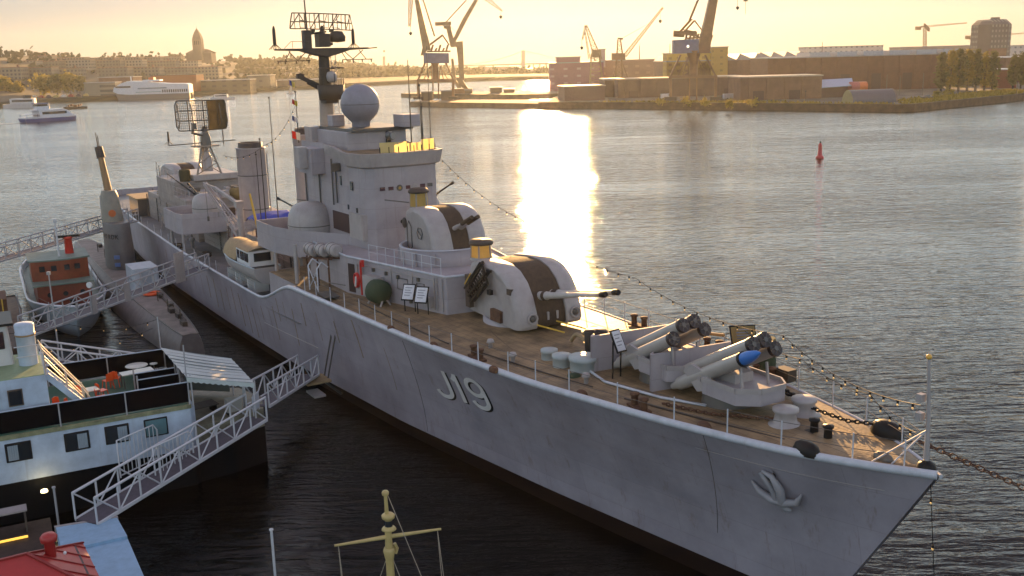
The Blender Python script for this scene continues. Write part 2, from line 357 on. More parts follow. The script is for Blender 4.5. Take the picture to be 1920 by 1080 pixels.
for s, a, z, l in ((46.6,2.06,12.2,2.4),(44.2,2.06,12.6,3.0),(49.2,2.08,12.0,3.6),(43.6,2.04,12.4,2.2)):
    part(MB().tube([S(s, a, z - l / 2), S(s, a, z + l / 2)], .05, 6), 'wall_pipe', STEEL, br)
part(sbox(45.6, 48.2, 1.95, 2.9, 13.0, 14.7), 'signal_platform', GREY, br, .04)
part(sbox(46.2, 47.2, 2.9, 3.5, 13.4, 14.8), 'equipment_box', LGREY, br, .04)
part(MB().prism([(-43.6,-1.98),(-42.8,-1.98),(-42.8,-2.6)], 13.4, 13.9), 'bracket', STEEL, br)
part(sbox(39.7, 41.8, 1.4, 2.02, 9.3, 10.9), 'notice_patch', LGREY, br)
part(sbox(41.9, 44.6, 1.9, 2.02, 9.5, 10.7), 'recess_dark_panel', mat('recess_brown', (.06,.03,.025), .8), br)  # flat panel; the dark of the recess is put into its colour
# clear screen on the bridge top; the sun's yellow is put into its colour
PERS = bpy.data.materials.new('sun_yellow_perspex'); PERS.use_nodes = True
_n = PERS.node_tree; _b = _n.nodes['Principled BSDF']; _tl = _n.nodes.new('ShaderNodeBsdfTranslucent'); _tl.inputs[0].default_value = (.95, .78, .33, 1)
_ms = _n.nodes.new('ShaderNodeMixShader'); _ms.inputs[0].default_value = .3; _b.inputs['Base Color'].default_value = (.5, .4, .2, 1); _b.inputs['Roughness'].default_value = .25
_n.links.new(_tl.outputs[0], _ms.inputs[1]); _n.links.new(_b.outputs[0], _ms.inputs[2]); _n.links.new(_ms.outputs[0], _n.nodes['Material Output'].inputs[0])
g = MB(); ga = [(39.55, .65), (39.3, -.5), (39.3, -1.1), (39.55, -2.2), (39.9, -3.3)]
for (s, a), (s2, a2), h in zip(ga, ga[1:], (.62, .62, .5, .66)):
    g.loft([[S(s, a, 14.66), S(s2, a2 + .03, 14.66)], [S(s, a, 14.66 + h), S(s2, a2 + .03, 14.66 + h)]], False, False)
part(g, 'wind_screen', PERS, br)
for s, a in ga + [(39.42,.1),(39.42,-1.6),(39.7,-2.8)]: part(MB().tube([S(s - .04, a, 14.6), S(s - .04, a, 15.0)], .03, 5), 'screen_post', BLACK, br)
sl = MB(); sl.tube([S(40.6, -.55, 14.6), S(40.6, -.55, 15.35)], .05, 6); part(sl, 'light_stand', BLACK, br)
part(MB().tube([S(40.75, -.55, 15.6), S(40.3, -.6, 15.6)], .26, 14), 'searchlight', STEEL, br)
part(MB().tube([S(40.28, -.6, 15.6), S(40.2, -.62, 15.6)], .22, 14), 'searchlight_lens', glass('lens_glass', (.2,.2,.2)), br)
# upper house, radome
uh = part(sbox(43.6, 49.4, -3.1, 1.1, 14.5, 15.75), 'director_house', GREY, bevel=.06)
part(sbox(43.3, 49.3, -3.5, .9, 15.75, 15.95), 'director_deck', STEEL, uh)
part(sbox(42.2, 43.8, -3.5, -2.3, 15.95, 16.75), 'side_box', GREY, uh, .04)
part(sbox(47.3, 48.2, -.3, .6, 15.95, 16.7), 'side_box', GREY, uh, .04)
part(sbox(43.56, 43.4, -1.9, -1.6, 14.8, 15.7), 'dark_slot', BLACK, uh)
part(sbox(49.0, 50.4, .6, 1.5, 14.9, 15.9), 'vent_box', LGREY, uh, .04)
rd = MB(); rd.lathe(S(45.8, A0 - .1, 17.45), [(.001,1.3)] + [(1.3 * math.sin(t), 1.3 * math.cos(t)) for t in [i * .16 for i in range(1, 16)]] + [(.62,-1.2),(.6,-1.5)], 28)
rd = part(rd, 'radome', mat('radome_grey', (.25,.24,.27), .5, var=.1, scale=2))
part(MB().lathe(S(45.8, A0 - .1, 17.42), [(1.305,-.02),(1.318,0),(1.305,.02)], 28), 'seam', STEEL, rd)
# fore mast
DM = mat('mast_dark', (.05,.04,.03), .6)
MX, MA = 51.4, -.6
ms = MB(); ms.tube([S(MX, MA, 14.4), S(MX - .1, MA, 18.3)], [.56, .47], 14); ms = part(ms, 'fore_mast', mat('mast_grey', (.30,.28,.25), .6, streak=.3))
part(MB().tube([S(MX - .1, MA, 18.3), S(MX - .2, MA, 21.1)], [.46, .36], 14), 'upper_mast', DM, ms)
cn = MB(); cn.lathe(S(MX - .9, MA - .1, 17.6), [(.1,0),(.85,.02),(.95,1.05),(.9,1.05),(.8,.1),(.1,.1)], 16); cn.box(S(MX - .6, MA, 17.5), (1.4,.9,.2)); part(cn, 'lookout_nest', DM, ms)
part(MB().lathe(S(MX - .9, MA - .2, 19.1), [(.01,.5),(.3,.42),(.38,.15),(.33,-.15),(.15,-.3),(.01,-.3)], 12), 'lamp_dome', LGREY, ms)
nr = MB(); nr.lathe(S(MX - 1.0, MA - .2, 19.75), [(.9,0),(.96,.05),(.9,.1),(.86,.05),(.9,0)], 16)
for k in range(6): nr.tube([S(MX - .9 + .85 * math.cos(k), MA - .2 + .85 * math.sin(k), z) for z in (18.6, 19.4 if k % 2 else 19.1)], .03, 5)
part(nr, 'nest_ring', DM, ms)
ar = MB(); ar.bar(S(MX, MA + .2, 18.5), S(MX + .2, MA + 1.75, 19.25), .2, .28); ar.bar(S(MX, MA + .2, 18.3), S(MX + .2, MA + 1.2, 18.9), .14, .3); ar.box(S(MX + .2, MA + 1.7, 19.3), (.3,.5,.35)); part(ar, 'signal_bracket', DM, ms)
yd = MB(); ys = MX - .4
yd.loft([[S(ys + dx, MA + a, 21.1 + z) for dx, z in ((-.35*w,-.12*w - .3*(abs(a) < 1.8)*(1-abs(a)/1.8)),(.35*w,-.12*w- .3*(abs(a) < 1.8)*(1-abs(a)/1.8)),(.35*w,.08),(-.35*w,.08))] for a, w in ((3.6,.3),(1.8,.8),(.8,1.6),(0,2),(-.8,1.6),(-1.8,.8),(-3.3,.3))])
yd.tube([S(ys, MA - 3.2, 21.1), S(ys, MA - 4, 21.15)], .04, 5); part(yd, 'yard', DM, ms)
y2 = MB()
for a0, a1 in ((3.5,1.1),(-1.3,-3.6)): y2.tube([S(ys, MA + a0, 20.35), S(ys, MA + a1, 20.35)], .035, 5)
for a0, a1 in ((2.9,2.5),(2.0,2.6),(1.4,.9),(2.0,1.3),(-1.6,-1.2),(-2.1,-1.4),(-2.1,-2.9),(-3.1,-2.6)): y2.tube([S(ys, MA + a0, 20.38), S(ys, MA + a1, 21.0)], .035, 5)
for a in (3.4, 2.9, 2.1, 1.2, -1.3, -2.1, -2.8, -3.5): y2.tube([S(ys, MA + a, 20.38), S(ys, MA + a, 20.15)], .05, 5)
part(y2, 'lower_yard', DM, ms)
for a, h in ((3.55,.95),(-2.2,.75)):
    t = MB(); t.tube([S(ys, MA + a, 21.15), S(ys, MA + a, 21.5)], .03, 5); t.tube([S(ys, MA + a, 21.5), S(ys, MA + a, 21.5 + h), S(ys, MA + a, 21.75 + h)], [.13,.12,.05], 8)
    for k in range(6): q = k * math.pi / 3; t.tube([S(ys, MA + a, 21.55), S(ys + .42 * math.cos(q), MA + a + .42 * math.sin(q), 21.15)], .025, 4)
    part(t, 'whip_aerial', DM, ms)
t = MB(); t.box(S(ys, MA + 1.25, 21.75), (.6,.5,1.3)); t.box(S(ys, MA + .1, 21.7), (.9,.8,.9)); t.lathe(S(ys, MA - 1.0, 21.55), [(.01,0),(.55,.05),(.6,.4),(.4,.75),(.01,.8)], 12)
t.tube([S(ys, MA + 1.0, 22.15), S(ys, MA - .2, 22.3)], .07, 6); t.tube([S(ys, MA + .1, 22.1), S(ys, MA + .05, 22.7)], [.25,.1], 8)
for k in range(14): t.box(S(ys + random.Random(k).uniform(-.4,.4), MA + random.Random(k + 50).uniform(-.8,1.0), 21.2 + random.Random(k + 99).uniform(.1,1.2)), (.25,.25,.2))
part(t, 'radar_pedestal', DM, ms)
t = MB()
for k in (0, 1): t.tube([S(ys - .3, MA + 1.6 + k * .8, 21.2), S(ys - .3, MA + 1.6 + k * .8, 21.65)], .02, 4)
t.tube([S(ys - .3, MA + 2.5, 21.65), S(ys - .3, MA + 1.1, 21.65)], .02, 4); t.tube([S(ys - .3, MA + 2.5, 21.65), S(ys - .3, MA + 3.0, 21.2)], .02, 4)
part(t, 'yard_rail', DM, ms)
part(MB().tube([S(ys + .2, MA + 1.1, 22.2), S(ys + .2, MA + 1.25, 27.5)], [.06,.025], 6), 'topmast', DM, ms)
rn = MB(); RA = MA - .05; NX = 14; rz0, rz1 = 22.45, 23.5
def rp(u, v):  # u -1..1 across, v 0..1 up ; shallow parabola
    w = 2.35 - .22 * v * (abs(u) > .99); return S(ys - .1 + .45 * u * u - .25 * (v - .5) ** 2, RA - u * w, rz0 + (rz1 - rz0) * v - .08 * u)
for i in range(NX + 1):
    u = -1 + 2 * i / NX; rn.tube([rp(u, v) for v in (0, .25, .5, .75, 1)], .028 if i % 3 else .045, 4)
for v in (0, .45, 1): rn.tube([rp(-1 + i / 8, v) for i in range(17)], .04, 5)
for i in range(0, NX, 2): rn.tube([rp(-1 + 2 * i / NX, i % 4 / 2 * .55), rp(-1 + 2 * (i + 2) / NX, 1 - i % 4 / 2 * .55)], .035, 4)
for u in (-.72, -.3, .1, .5): rn.tube([rp(u, .1), S(ys + .5, RA - u * 1.4, 22.6), rp(u, .95)], .03, 4)
part(rn, 'radar_antenna', DM, ms)
ld = MB()
for k in (0, .35): ld.tube([S(MX - .7, MA - .35 - k, 15.8), S(MX - .6, MA - .35 - k, 21)], .025, 4)
for k in range(22): ld.tube([S(MX - .68, MA - .35, 15.95 + k * .23), S(MX - .68, MA - .7, 15.95 + k * .23)], .014, 4)
part(ld, 'mast_ladder', LGREY, ms)
hl = MB()
for a, b in ((3.3, 2.6), (2.9, 2.3), (-1.8, -1.6), (-2.5, -2.6), (-3.3, -3.3)): hl.tube([S(ys, MA + a, 20.3), S(ys + .5, MA + b, 14.8)], .012, 3)
part(hl, 'halyards', STEEL, ms)
# funnels
FUN = mat('funnel_pale', (.42,.385,.39), .5, var=.1, streak=.45, streak_col=(.22,.16,.12))
def funnel(s, a, z0, z1, r, k):
    f = MB(); f.lathe(S(s, a, 0), [(r * 1.05, z0), (r, z1 - .05), (r + .09, z1), (r - .1, z1 + .02)], 24, M=Matrix.Diagonal((1.12, 1, 1))); f = part(f, 'funnel', FUN)
    c = MB(); c.lathe(S(s, a, 0), [(r * .84, z1 - .2), (r * .84, z1 + .45), (r * .7, z1 + .47), (r * .7, z1 - .2)], 20, M=Matrix.Diagonal((1.12, 1, 1))); c.lathe(S(s, a, z1 + .2), [(.001,0),(r * .72, 0)], 20); part(c, 'funnel_cap', DARK, f)
    for i in range(k):
        z = z0 + (z1 - z0) * (i + 1.2) / (k + 1); part(MB().lathe(S(s, a, z), [(r * 1.03, -.04), (r * 1.075, 0), (r * 1.03, .04)], 24, M=Matrix.Diagonal((1.12, 1, 1))), 'funnel_band', STEEL, f)
    t = MB()
    for k2 in range(2): q = R(250 + 30 * k2); t.tube([S(s + r * 1.25 * math.cos(q), a + r * 1.12 * math.sin(q), z0), S(s + r * 1.2 * math.cos(q), a + r * 1.08 * math.sin(q), z1 - .5)], .06, 6)
    part(t, 'steam_pipe', LGREY, f); return f
funnel(55.6, -.5, 4.2, 15.0, 1.02, 3); funnel(70.5, -.6, 4.2, 13.1, 1.22, 2)
AGREY = mat('aft_grey', (.30,.265,.245), .6, var=.2, scale=1, streak=.55, streak_col=(.10,.055,.03), plates=(2.2,1.1,.015,.8))
# midship and aft deckhouses
md = part(sbox(49.9, 77, -4.2, 2.5, 4.0, 6.75), 'midship_deckhouse', AGREY, bevel=.05)
for s in (52, 54.5, 60, 63, 66.5): part(MB().box(S(s, 2.52, 5.4), (.7,.06,1.6)), 'door', LGREY if s != 66.5 else RED, md)
ah = part(sbox(77, 98, -3.6, 3.0, 4.0, 7.0), 'aft_deckhouse', AGREY, bevel=.05)
part(sbox(79, 84, -3.3, 3.4, 7.0, 7.9), 'gun_platform', AGREY, ah, .05)
a2 = part(sbox(84, 92, -3.3, 3.15, 7.0, 9.15), 'aft_director_house', AGREY, ah, .06)
part(sbox(83.4, 90, -3.0, 1.4, 9.15, 9.75), 'radar_house', LGREY, ah, .06)
part(MB().lathe(S(84.4, 2.0, 9.15), [(.52,0),(.56,.9),(.5,1.15),(.01,1.22)], 14), 'covered_director', mat('olive_canvas', (.05,.045,.02), .85), ah)
part(MB().sphere(S(79.5, -1.6, 8.1), .75, sx=2.4, sy=.8, sz=.8), 'canvas_bundle', mat('ochre_canvas', (.22,.15,.05), .85, bump=.4), ah)
random.seed(4)
for i in range(10): part(MB().box(S(78 + random.random() * 5, -2.5 + random.random() * 5, 8.2), (.4 + random.random() * .6, .4 + random.random() * .5, .6 + random.random() * .6)), 'deck_locker', random.choice([GREY, LGREY, STEEL]), ah, .03)
# aft mast with big curved radar
am = MB()
for sx, ax in ((83.5, 1.0), (83.5, -1.4), (86.2, -.2)):
    am.tube([S(sx, ax, 9.7), S(84.2 + (sx - 84.2) * .35, -.2 + (ax + .2) * .35, 12.4)], .1, 6)
for z0, z1 in ((9.8, 10.8), (10.8, 11.7), (11.7, 12.4)):
    for i in range(3):
        P = ((83.5, 1.0), (83.5, -1.4), (86.2, -.2)); (s0, a0), (s1, a1) = P[i], P[(i + 1) % 3]
        k0, k1 = 1 - .65 * (z0 - 9.7) / 2.7, 1 - .65 * (z1 - 9.7) / 2.7
        am.tube([S(84.2 + (s0 - 84.2) * k0, -.2 + (a0 + .2) * k0, z0), S(84.2 + (s1 - 84.2) * k1, -.2 + (a1 + .2) * k1, z1)], .05, 5)
am.box(S(84.2, -.2, 12.5), (1.6, 2.4, .14)); am = part(am, 'aft_mast', mat('tan_grey', (.28,.24,.2), .6))
part(MB().lathe(S(84.2, -.3, 10), [(.5,0),(.45,1.4),(.2,1.8),(.18,2.4)], 12), 'mast_pillar', LGREY, am)
part(MB().lathe(S(84.2, -.3, 12.5), [(.55,0),(.5,.8),(.3,1.4),(.3,1.9)], 12), 'radar_pedestal', STEEL, am)
t = MB(); t.tube([S(84.0, 3.4, 12.75), S(84.0, -3.2, 12.9)], .05, 5); part(t, 'aft_yard', DM, am)
t = MB(); t.tube([S(84.0, 3.3, 12.8), S(84.0, 3.3, 13.3)], .03, 5); t.tube([S(84, 3.3, 13.2), S(84, 3.3, 14.1)], [.12,.08], 8)
for k in range(5): t.tube([S(84, 3.3, 13.25), S(84 + .4 * math.cos(k * 1.25), 3.3 + .4 * math.sin(k * 1.25), 12.85)], .025, 4)
part(t, 'whip_aerial', DM, am)
for k, (s, a) in enumerate(((83.6, -1.9), (84.8, -2.2), (83.7, .9))): part(MB().tube([S(s, a, 12.5), S(s, a, 14 + .6 * k)], .06, 5), 'light_post', mat('tan_grey', (.3,.3,.3)), am)
rr = MB(); rs = MB()
def ap(u, v):   # u 0..1 left(stbd) to right, v 0..1 up : curved reflector open to the viewer's left
    an = R(-58 + 116 * u); rad = 3.3
    hgt = 1.45 if 0 < u < 1 else 1.05
    return S(83.6 - rad * math.cos(an) * .55 + 1.7 + .8 * (u - .5), -.15 - rad * math.sin(an) * .92, 15.55 + hgt * (v - .5) * 2 * (1 - .08 * u) - .15 * (1 - v) * u)
for i in range(29): rr.tube([ap(i / 28, v / 4) for v in range(5)], .022 if i % 7 else .06, 4)
for v in range(0, 13): rr.tube([ap(i / 16, v / 12) for i in range(17)], .018 if v % 4 else .055, 4)
rr = part(rr, 'aft_radar_reflector', DM, am)
rs.loft([[ap(.56 + .44 * i / 8, v) + Vector((.04, 0, 0)) for i in range(9)] for v in (0, .33, .66, 1)], False, False, 0, True); RM_ = mat('radar_mesh_brown', (.085,.068,.036), .7, var=.25); _q = RM_.node_tree; _t = _q.nodes.new('ShaderNodeBsdfTranslucent'); _q.links.new(_q.nodes['Principled BSDF'].inputs['Base Color'].links[0].from_socket, _t.inputs[0]); _x = _q.nodes.new('ShaderNodeMixShader'); _x.inputs[0].default_value = .6; _q.links.new(_q.nodes['Principled BSDF'].outputs[0], _x.inputs[1]); _q.links.new(_t.outputs[0], _x.inputs[2]); _q.links.new(_x.outputs[0], _q.nodes['Material Output'].inputs[0])
part(rs, 'reflector_mesh', RM_, am)
t = MB()
for u in (.05, .3, .56, .8, .97): t.tube([ap(u, .1), ap(u, .1) + Vector((.55, 0, .5)), ap(u, .9)], .06, 5)
t.tube([ap(.5, 0), S(83.2, -.3, 14.1), S(81.9, .6, 13.7), S(81.5, 1.6, 14.0), S(81.6, 1.4, 14.7)], .13, 6); t.box(S(81.6, 1.35, 14.6), (.4,.4,.6)); part(t, 'feed_arm', STEEL, am)
# gun tubs with domed mounts
def dome(s, a, z, r, L, yaw, el, name='domed_gun'):
    ca, sa_ = math.cos(yaw), math.sin(yaw); d = MB()
    d.lathe(S(s, a, z), [(r, -.35), (r * 1.03, .3 * L), (r * .97, .62 * L), (r * .78, .86 * L), (r * .42, .98 * L), (.01, L)], 20, M=Matrix.Diagonal((1.12, .98, 1))); d = part(d, name, LGREY)
    f = S(s, a, z + .55 * L); dr = Vector((math.cos(el) * ca, math.cos(el) * sa_, math.sin(el)))
    part(MB().tube([f + dr * r * .7, f + dr * (r + .9), f + dr * (r + .95), f + dr * (r + 3.0)], [.15,.12,.07,.055], 8).tube([f + dr * (r + 2.95), f + dr * (r + 3.25)], [.09,.11], 8), 'gun_barrel', BLACK, d)
    sl = MB(); sl.box(f + dr * r * .93, (.5,.5,.9), rz=yaw); part(sl, 'gun_slot', STEEL, d)
    part(MB().lathe(S(s, a, z + .28 * L), [(r * 1.03, -.03), (r * 1.05, 0), (r * 1.03, .03)], 20, M=Matrix.Diagonal((1.12, .98, 1))), 'dome_seam', STEEL, d); return d
def tub(poly, z0, z1, th=.12):
    t = MB(); n = len(poly); cx = sum(p[0] for p in poly) / n; cy = sum(p[1] for p in poly) / n
    o = [S(s, a, z0) for s, a in poly]; o2 = [S(s, a, z1) for s, a in poly]; sh = lambda k, z: [S(cx + (s - cx) * k, cy + (a - cy) * k, z) for s, a in poly]
    t.loft([o, o2, sh(.96, z1), sh(.96, z0 + .35)], True, True); return part(t, 'gun_tub', GREY)
tub([(41.7,1.95),(45.8,4.35),(48.4,4.95),(52,4.95),(52,1.95)], 7.65, 9.45); dome(46.9, 2.75, 9.0, 1.5, 2.1, R(188), R(9))
tub([(42.5,-3.5),(45.8,-5.4),(48.4,-5.9),(52,-5.9),(52,-3.5)], 7.65, 9.45); dome(44.9, -4.6, 9.2, 1.3, 2.2, R(5), R(24))
tub([(68.8,2.5),(69.4,6.1),(70.5,6.35),(75,6.35),(75.5,2.5)], 6.2, 7.95); dome(70.8, 3.6, 7.7, 1.2, 1.75, R(185), R(16))
tub([(94 + 1.1 * math.cos(q * .52), 1.2 + 1.1 * math.sin(q * .52)) for q in range(12)], 4.9, 6.6)
for s, a, z0, z1 in ((69.8,6.05,4.1,6.3),(74,6.05,4.1,6.3),(46.0,4.2,4.2,7.7),(48.5,4.85,4.1,7.7)): part(MB().tube([S(s, a, z0), S(s, a, z1)], .12, 8), 'tub_pillar', LGREY)
part(sbox(98.5, 104, .6, 4.2, 6.0, 6.15), 'hut_roof', CANVAS); part(sbox(98.8, 103.6, .8, 4.0, 4.1, 6.0), 'deck_hut', STEEL)
# davit crane
cr = part(MB().tube([S(60, 3.75, 4.1), S(60, 3.75, 9.6)], .24, 10), 'boat_crane', LGREY)
part(MB().box(S(60.2, 3.75, 9.6), (.8,.6,.5)), 'crane_head', LGREY, cr)
t = MB(); tip = S(68.6, 4.1, 10.5)
for da, dz in ((.35,.25),(-.35,.25),(.35,-.25),(-.35,-.25)): t.bar(S(60.3, 3.75 + da, 7.3 + dz), tip + Vector((0, -da * .3, dz * .4)), .11)
for k in range(9):
    q = k / 9; q2 = (k + 1) / 9; e = 1 if k % 2 else -1
    a_, b_ = S(60.3, 3.75, 7.3).lerp(tip, q), S(60.3, 3.75, 7.3).lerp(tip, q2); w0, w1 = .35 - .24 * q, .35 - .24 * q2
    t.bar(a_ + Vector((0, e * w0, .25 - .15 * q)), b_ + Vector((0, -e * w1, .25 - .15 * q2)), .06); t.bar(a_ + Vector((0, -w0, e * (.25 - .15 * q))), b_ + Vector((0, -w1, -e * (.25 - .15 * q2))), .06)
part(t, 'crane_jib', LGREY, cr)
t = MB(); t.bar(S(60.2, 3.75, 9.6), S(66, 4.0, 10.4), .2); t.bar(S(66, 4, 10.4), tip, .12); part(t, 'crane_strut', LGREY, cr)
part(MB().tube([tip, tip + Vector((.1, 0, -3))], .02, 4).box(tip + Vector((.1, 0, -3)), (.15,.15,.4)), 'crane_cable', STEEL, cr)
# torpedo tubes and tarpaulin amidships
for k, s in enumerate((57.5,)):
    tt = MB()
    for a in (-1.5, -.75, 0, .75): tt.tube([S(s, a, 7.5), S(s + 6.5, a, 7.5)], .34, 12)
    tt = part(tt, 'torpedo_tubes', LGREY); t = MB()
    for a in (-1.5, -.75, 0, .75): t.tube([S(s - .02, a, 7.5), S(s - .04, a, 7.5)], .27, 12)
    part(t, 'tube_mouth', RUST, tt); part(sbox(s + 1.5, s + 5, -1.9, 1.1, 6.7, 7.2), 'tube_cradle', STEEL, tt)
tp = MB(); rr_ = random.Random(3)
tp.loft([[S(62.5 + i * .6, -2.2 + j * .55, 7.95 + rr_.uniform(-.12,.22) - .35 * (j in (0, 7)) - .3 * (i in (0, 6))) for j in range(8)] for i in range(7)], False, False, 0, True)
part(tp, 'blue_tarpaulin', mat('blue_tarp', (.02,.045,.36), .5, bump=.3))
part(MB().tube([S(62, 1.8, 6.75), S(63, 2, 10.0)], [.12,.09], 6), 'yellow_derrick', YEL)
random.seed(9)
for i in range(26):
    s = random.uniform(50.5, 68); a = random.uniform(-3.6, 2.2)
    if 56 < s < 66 and -2.2 < a < 1.3: continue
    part(MB().box(S(s, a, 6.95), (random.uniform(.3,1.1), random.uniform(.3,.9), random.uniform(.4,1.0))), 'deck_locker', random.choice([AGREY, STEEL, RUST, DARK, CANVAS]), None, .03)
mr = MB()
for s in [50.5 + i * 1.6 for i in range(17)]: mr.tube([S(s, 2.4, 6.7), S(s, 2.4, 7.7)], .025, 5)
for z in (7.2, 7.68): mr.tube([S(50.5, 2.4, z), S(76, 2.4, z)], .018, 4)
part(mr, 'midship_railing', LGREY)
# tall whip aerials and posts beside the bridge
for s, a, z0, z1, r in ((55.2, 2.3, 6.7, 17.8, .05), (56.3, 2.9, 6.7, 14.8, .06), (58.5, 2.6, 6.7, 13.5, .05), (54, .7, 14.5, 18.2, .05), (41.5, -3.2, 14.6, 18.6, .045), (39.9, -1.7, 14.6, 20.2, .05), (39.9, -2.5, 14.6, 17.5, .05), (40.5, -3.35, 14.6, 21.0, .03), (92, 3, 6, 10.5, .04), (91.5, 2.9, 9.1, 10.2, .05)):
    t = MB(); t.tube([S(s, a, z0), S(s, a, z1)], [r, r * .5], 5)
    if z1 < 19: t.sphere(S(s, a, z1), .08, 6, 4)
    part(t, 'aerial_pole', DM)

# clutter on the after decks: lockers, vents, coils, davits, ladders
random.seed(21)
def free(s, a): return not (49.9 < s < 77 and -4.2 < a < 2.5) and not (77 < s < 98 and -3.6 < a < 3.0)
k = 0
while k < 46:
    s = random.uniform(50, 112); a = random.uniform(-5.2, 5.4); z = 4.12
    if abs(a) > hbf(s) - .5 or (49 < s < 63 and a > 3.0): continue
    if not free(s, a): z = 6.76 if s < 77 else 7.02
    if 84 < s < 92 and z > 5: continue
    c = S(s, a, z); q = k % 4; k += 1
    if q == 0: part(MB().box(c + Vector((0, 0, .35)), (random.uniform(.5,1.6), random.uniform(.4,.9), .7), rz=random.choice((0, .1, 1.57))), 'deck_locker', random.choice([AGREY, STEEL, DARK, RUST]), None, .03)
    elif q == 1: part(MB().lathe(c, [(.14,0),(.14,.6),(.27,.66),(.27,.84),(.1,.95),(.01,.96)], 10), 'mushroom_vent', random.choice([LGREY, AGREY]))
    elif q == 2: part(MB().tube([c + Vector((.36 * math.cos(j * .5), .36 * math.sin(j * .5), .07 + .016 * j)) for j in range(26)], .07, 5), 'rope_coil', random.choice([CANVAS, DARK, BROWN]))
    else: part(MB().tube([c, c + Vector((0, 0, 1.3)), c + Vector((random.uniform(-.5,.5), random.uniform(-.5,.5), 1.8))], [.09,.08,.06], 6), 'small_davit', random.choice([LGREY, DARK, RUST]))
for s0, s1, a in ((50,76,2.62),(77,97,3.12)):
    pm = MB(); zt = 6.5 if s0 < 70 else 6.7
    for i in range(5): pm.tube([S(s0 + .5, a, zt - .45 * i), S(s1 - .5, a, zt - .45 * i - .1)], .04, 5)
    for i in range(5): part(MB().tube([S(s0 + 2 + i * 4.7, a + .03, 4.2), S(s0 + 2 + i * 4.7, a + .03, zt)], .06, 6), 'wall_pipe', STEEL)
    part(pm, 'pipework', AGREY)
for s, a, z0, z1, m_ in ((66,2.9,4.1,6.9,RUST),(78.5,3.3,4.1,7.0,LGREY),(56,2.8,4.1,6.8,LGREY)):
    l = MB()
    for d in (0, .45): l.tube([S(s + d, a + .5, z0), S(s + d, a, z1 + .6)], .035, 5)
    for i in range(9): l.tube([S(s, a + .5 - .055 * i, z0 + (z1 - z0) * i / 9 + .2), S(s + .45, a + .5 - .055 * i, z0 + (z1 - z0) * i / 9 + .2)], .022, 4)
    part(l, 'ladder', m_)
rl = MB()
for s0, s1, a, z in ((77.5,84,3.35,7.9),(84,92,3.05,9.15),(77.5,98,-3.5,7.0)):
    n = int((s1 - s0) / 1.4)
    for i in range(n + 1): rl.tube([S(s0 + (s1 - s0) * i / n, a, z), S(s0 + (s1 - s0) * i / n, a, z + .95)], .025, 4)
    for h in (.5, .93): rl.tube([S(s0, a, z + h), S(s1, a, z + h)], .016, 4)
part(rl, 'aft_railing', LGREY)
for s, a, z, dx, dz in ((80.5,2.2,8.3,5.2,1.6),(82,1.0,8.2,3.4,.6)): part(MB().tube([S(s, a, z), S(s + dx, a + 1.2, z + dz)], [.09,.05], 7), 'light_gun', BLACK)
# ---------------------------------------------------------------- destroyer: guns, launchers, deck gear
def turret(s0, a0, z0, L, Wd, Hh, cover_w, sub, dirn=1):
    """gunhouse: side profile (u forward 0..L, z) drawn out across the ship with rounded shoulders"""
    def T(u, w, z): return S(s0 - dirn * (u - L / 2), a0 + w * dirn, z0 + z)
    prof = [(0,.0),(-.02*L,.12*Hh),(.0,.55*Hh),(.05*L,.86*Hh),(.16*L,.95*Hh),(.42*L,1.0*Hh),(.60*L,.985*Hh),(.74*L,.90*Hh),(.85*L,.74*Hh),(.93*L,.52*Hh),(.985*L,.26*Hh),(1.0*L,.06*Hh),(.98*L,0)]
    cu, cz = .48 * L, .42 * Hh
    def ring(w, k, dz=0): return [T(cu + (u - cu) * k, w * (1 - (.18 if u < .2 * L else 0) * (abs(w) > cover_w + .1)), max(0, cz + (z - cz) * (k if z > cz else 1) - dz)) for u, z in prof]
    hw = Wd / 2; b = MB()
    for sg in (1, -1):
        b.loft([ring(sg * w, k) for w, k in ((cover_w,.985),(cover_w + .05,1.0),(hw * .78,1.0),(hw * .9,.975),(hw * .97,.93),(hw,.86))], True, True, 0, True)
    o = part(b, 'gun_turret', LGREY, bevel=0)
    m = o.modifiers.new('edge', 'EDGE_SPLIT'); m.split_angle = R(38)
    c = MB(); c.loft([ring(w, k) for w, k in ((-cover_w - .01,.955),(-cover_w * .5,.97),(0,.965),(cover_w * .5,.97),(cover_w + .01,.955))], True, True, 0, True)
    c = part(c, 'canvas_cover', BROWN, o); e = c.modifiers.new('edge', 'EDGE_SPLIT'); e.split_angle = R(50)
    return o, T
tA, TA = turret(25.9, -.95, 6.95, 6.0, 3.9, 3.0, .86, 0)
part(MB().lathe(S(25.9, -.95, 6.5), [(2.05,0),(2.05,.5),(1.9,.5)], 32), 'turret_ring', GREY, tA)
for w in (.36, -.36):
    q = MB(); p0 = TA(4.6, w, 1.35); dr = (TA(10, w, 2.42) - p0).normalized()
    q.tube([p0, p0 + dr * 1.5, p0 + dr * 1.55, p0 + dr * 3.3, p0 + dr * 3.35, p0 + dr * 6.1], [.24,.22,.17,.155,.13,.105], 12); q = part(q, 'gun_barrel', mat('barrel_grey', (.40,.38,.35), .45), tA)
    part(MB().tube([p0 + dr * 6.05, p0 + dr * 6.1, p0 + dr * 6.45, p0 + dr * 6.5], [.12,.15,.15,.11], 12), 'muzzle_cover', BLACK, q)
    part(MB().tube([p0 + dr * (1.2 if w > 0 else 1.0), p0 + dr * 1.45], .245, 12), 'barrel_sleeve', BROWN, q)
k = MB()   # cupola with yellow lit windows
part(MB().lathe(TA(.75, 1.05, 2.75), [(.62,0),(.58,.15)], 12), 'cupola_base', LGREY, tA); k.lathe(TA(.75, 1.05, 3.65), [(.01,.2),(.55,.17),(.66,.05),(.66,-.08),(.5,-.08)], 12); k = part(k, 'cupola', DARK, tA)
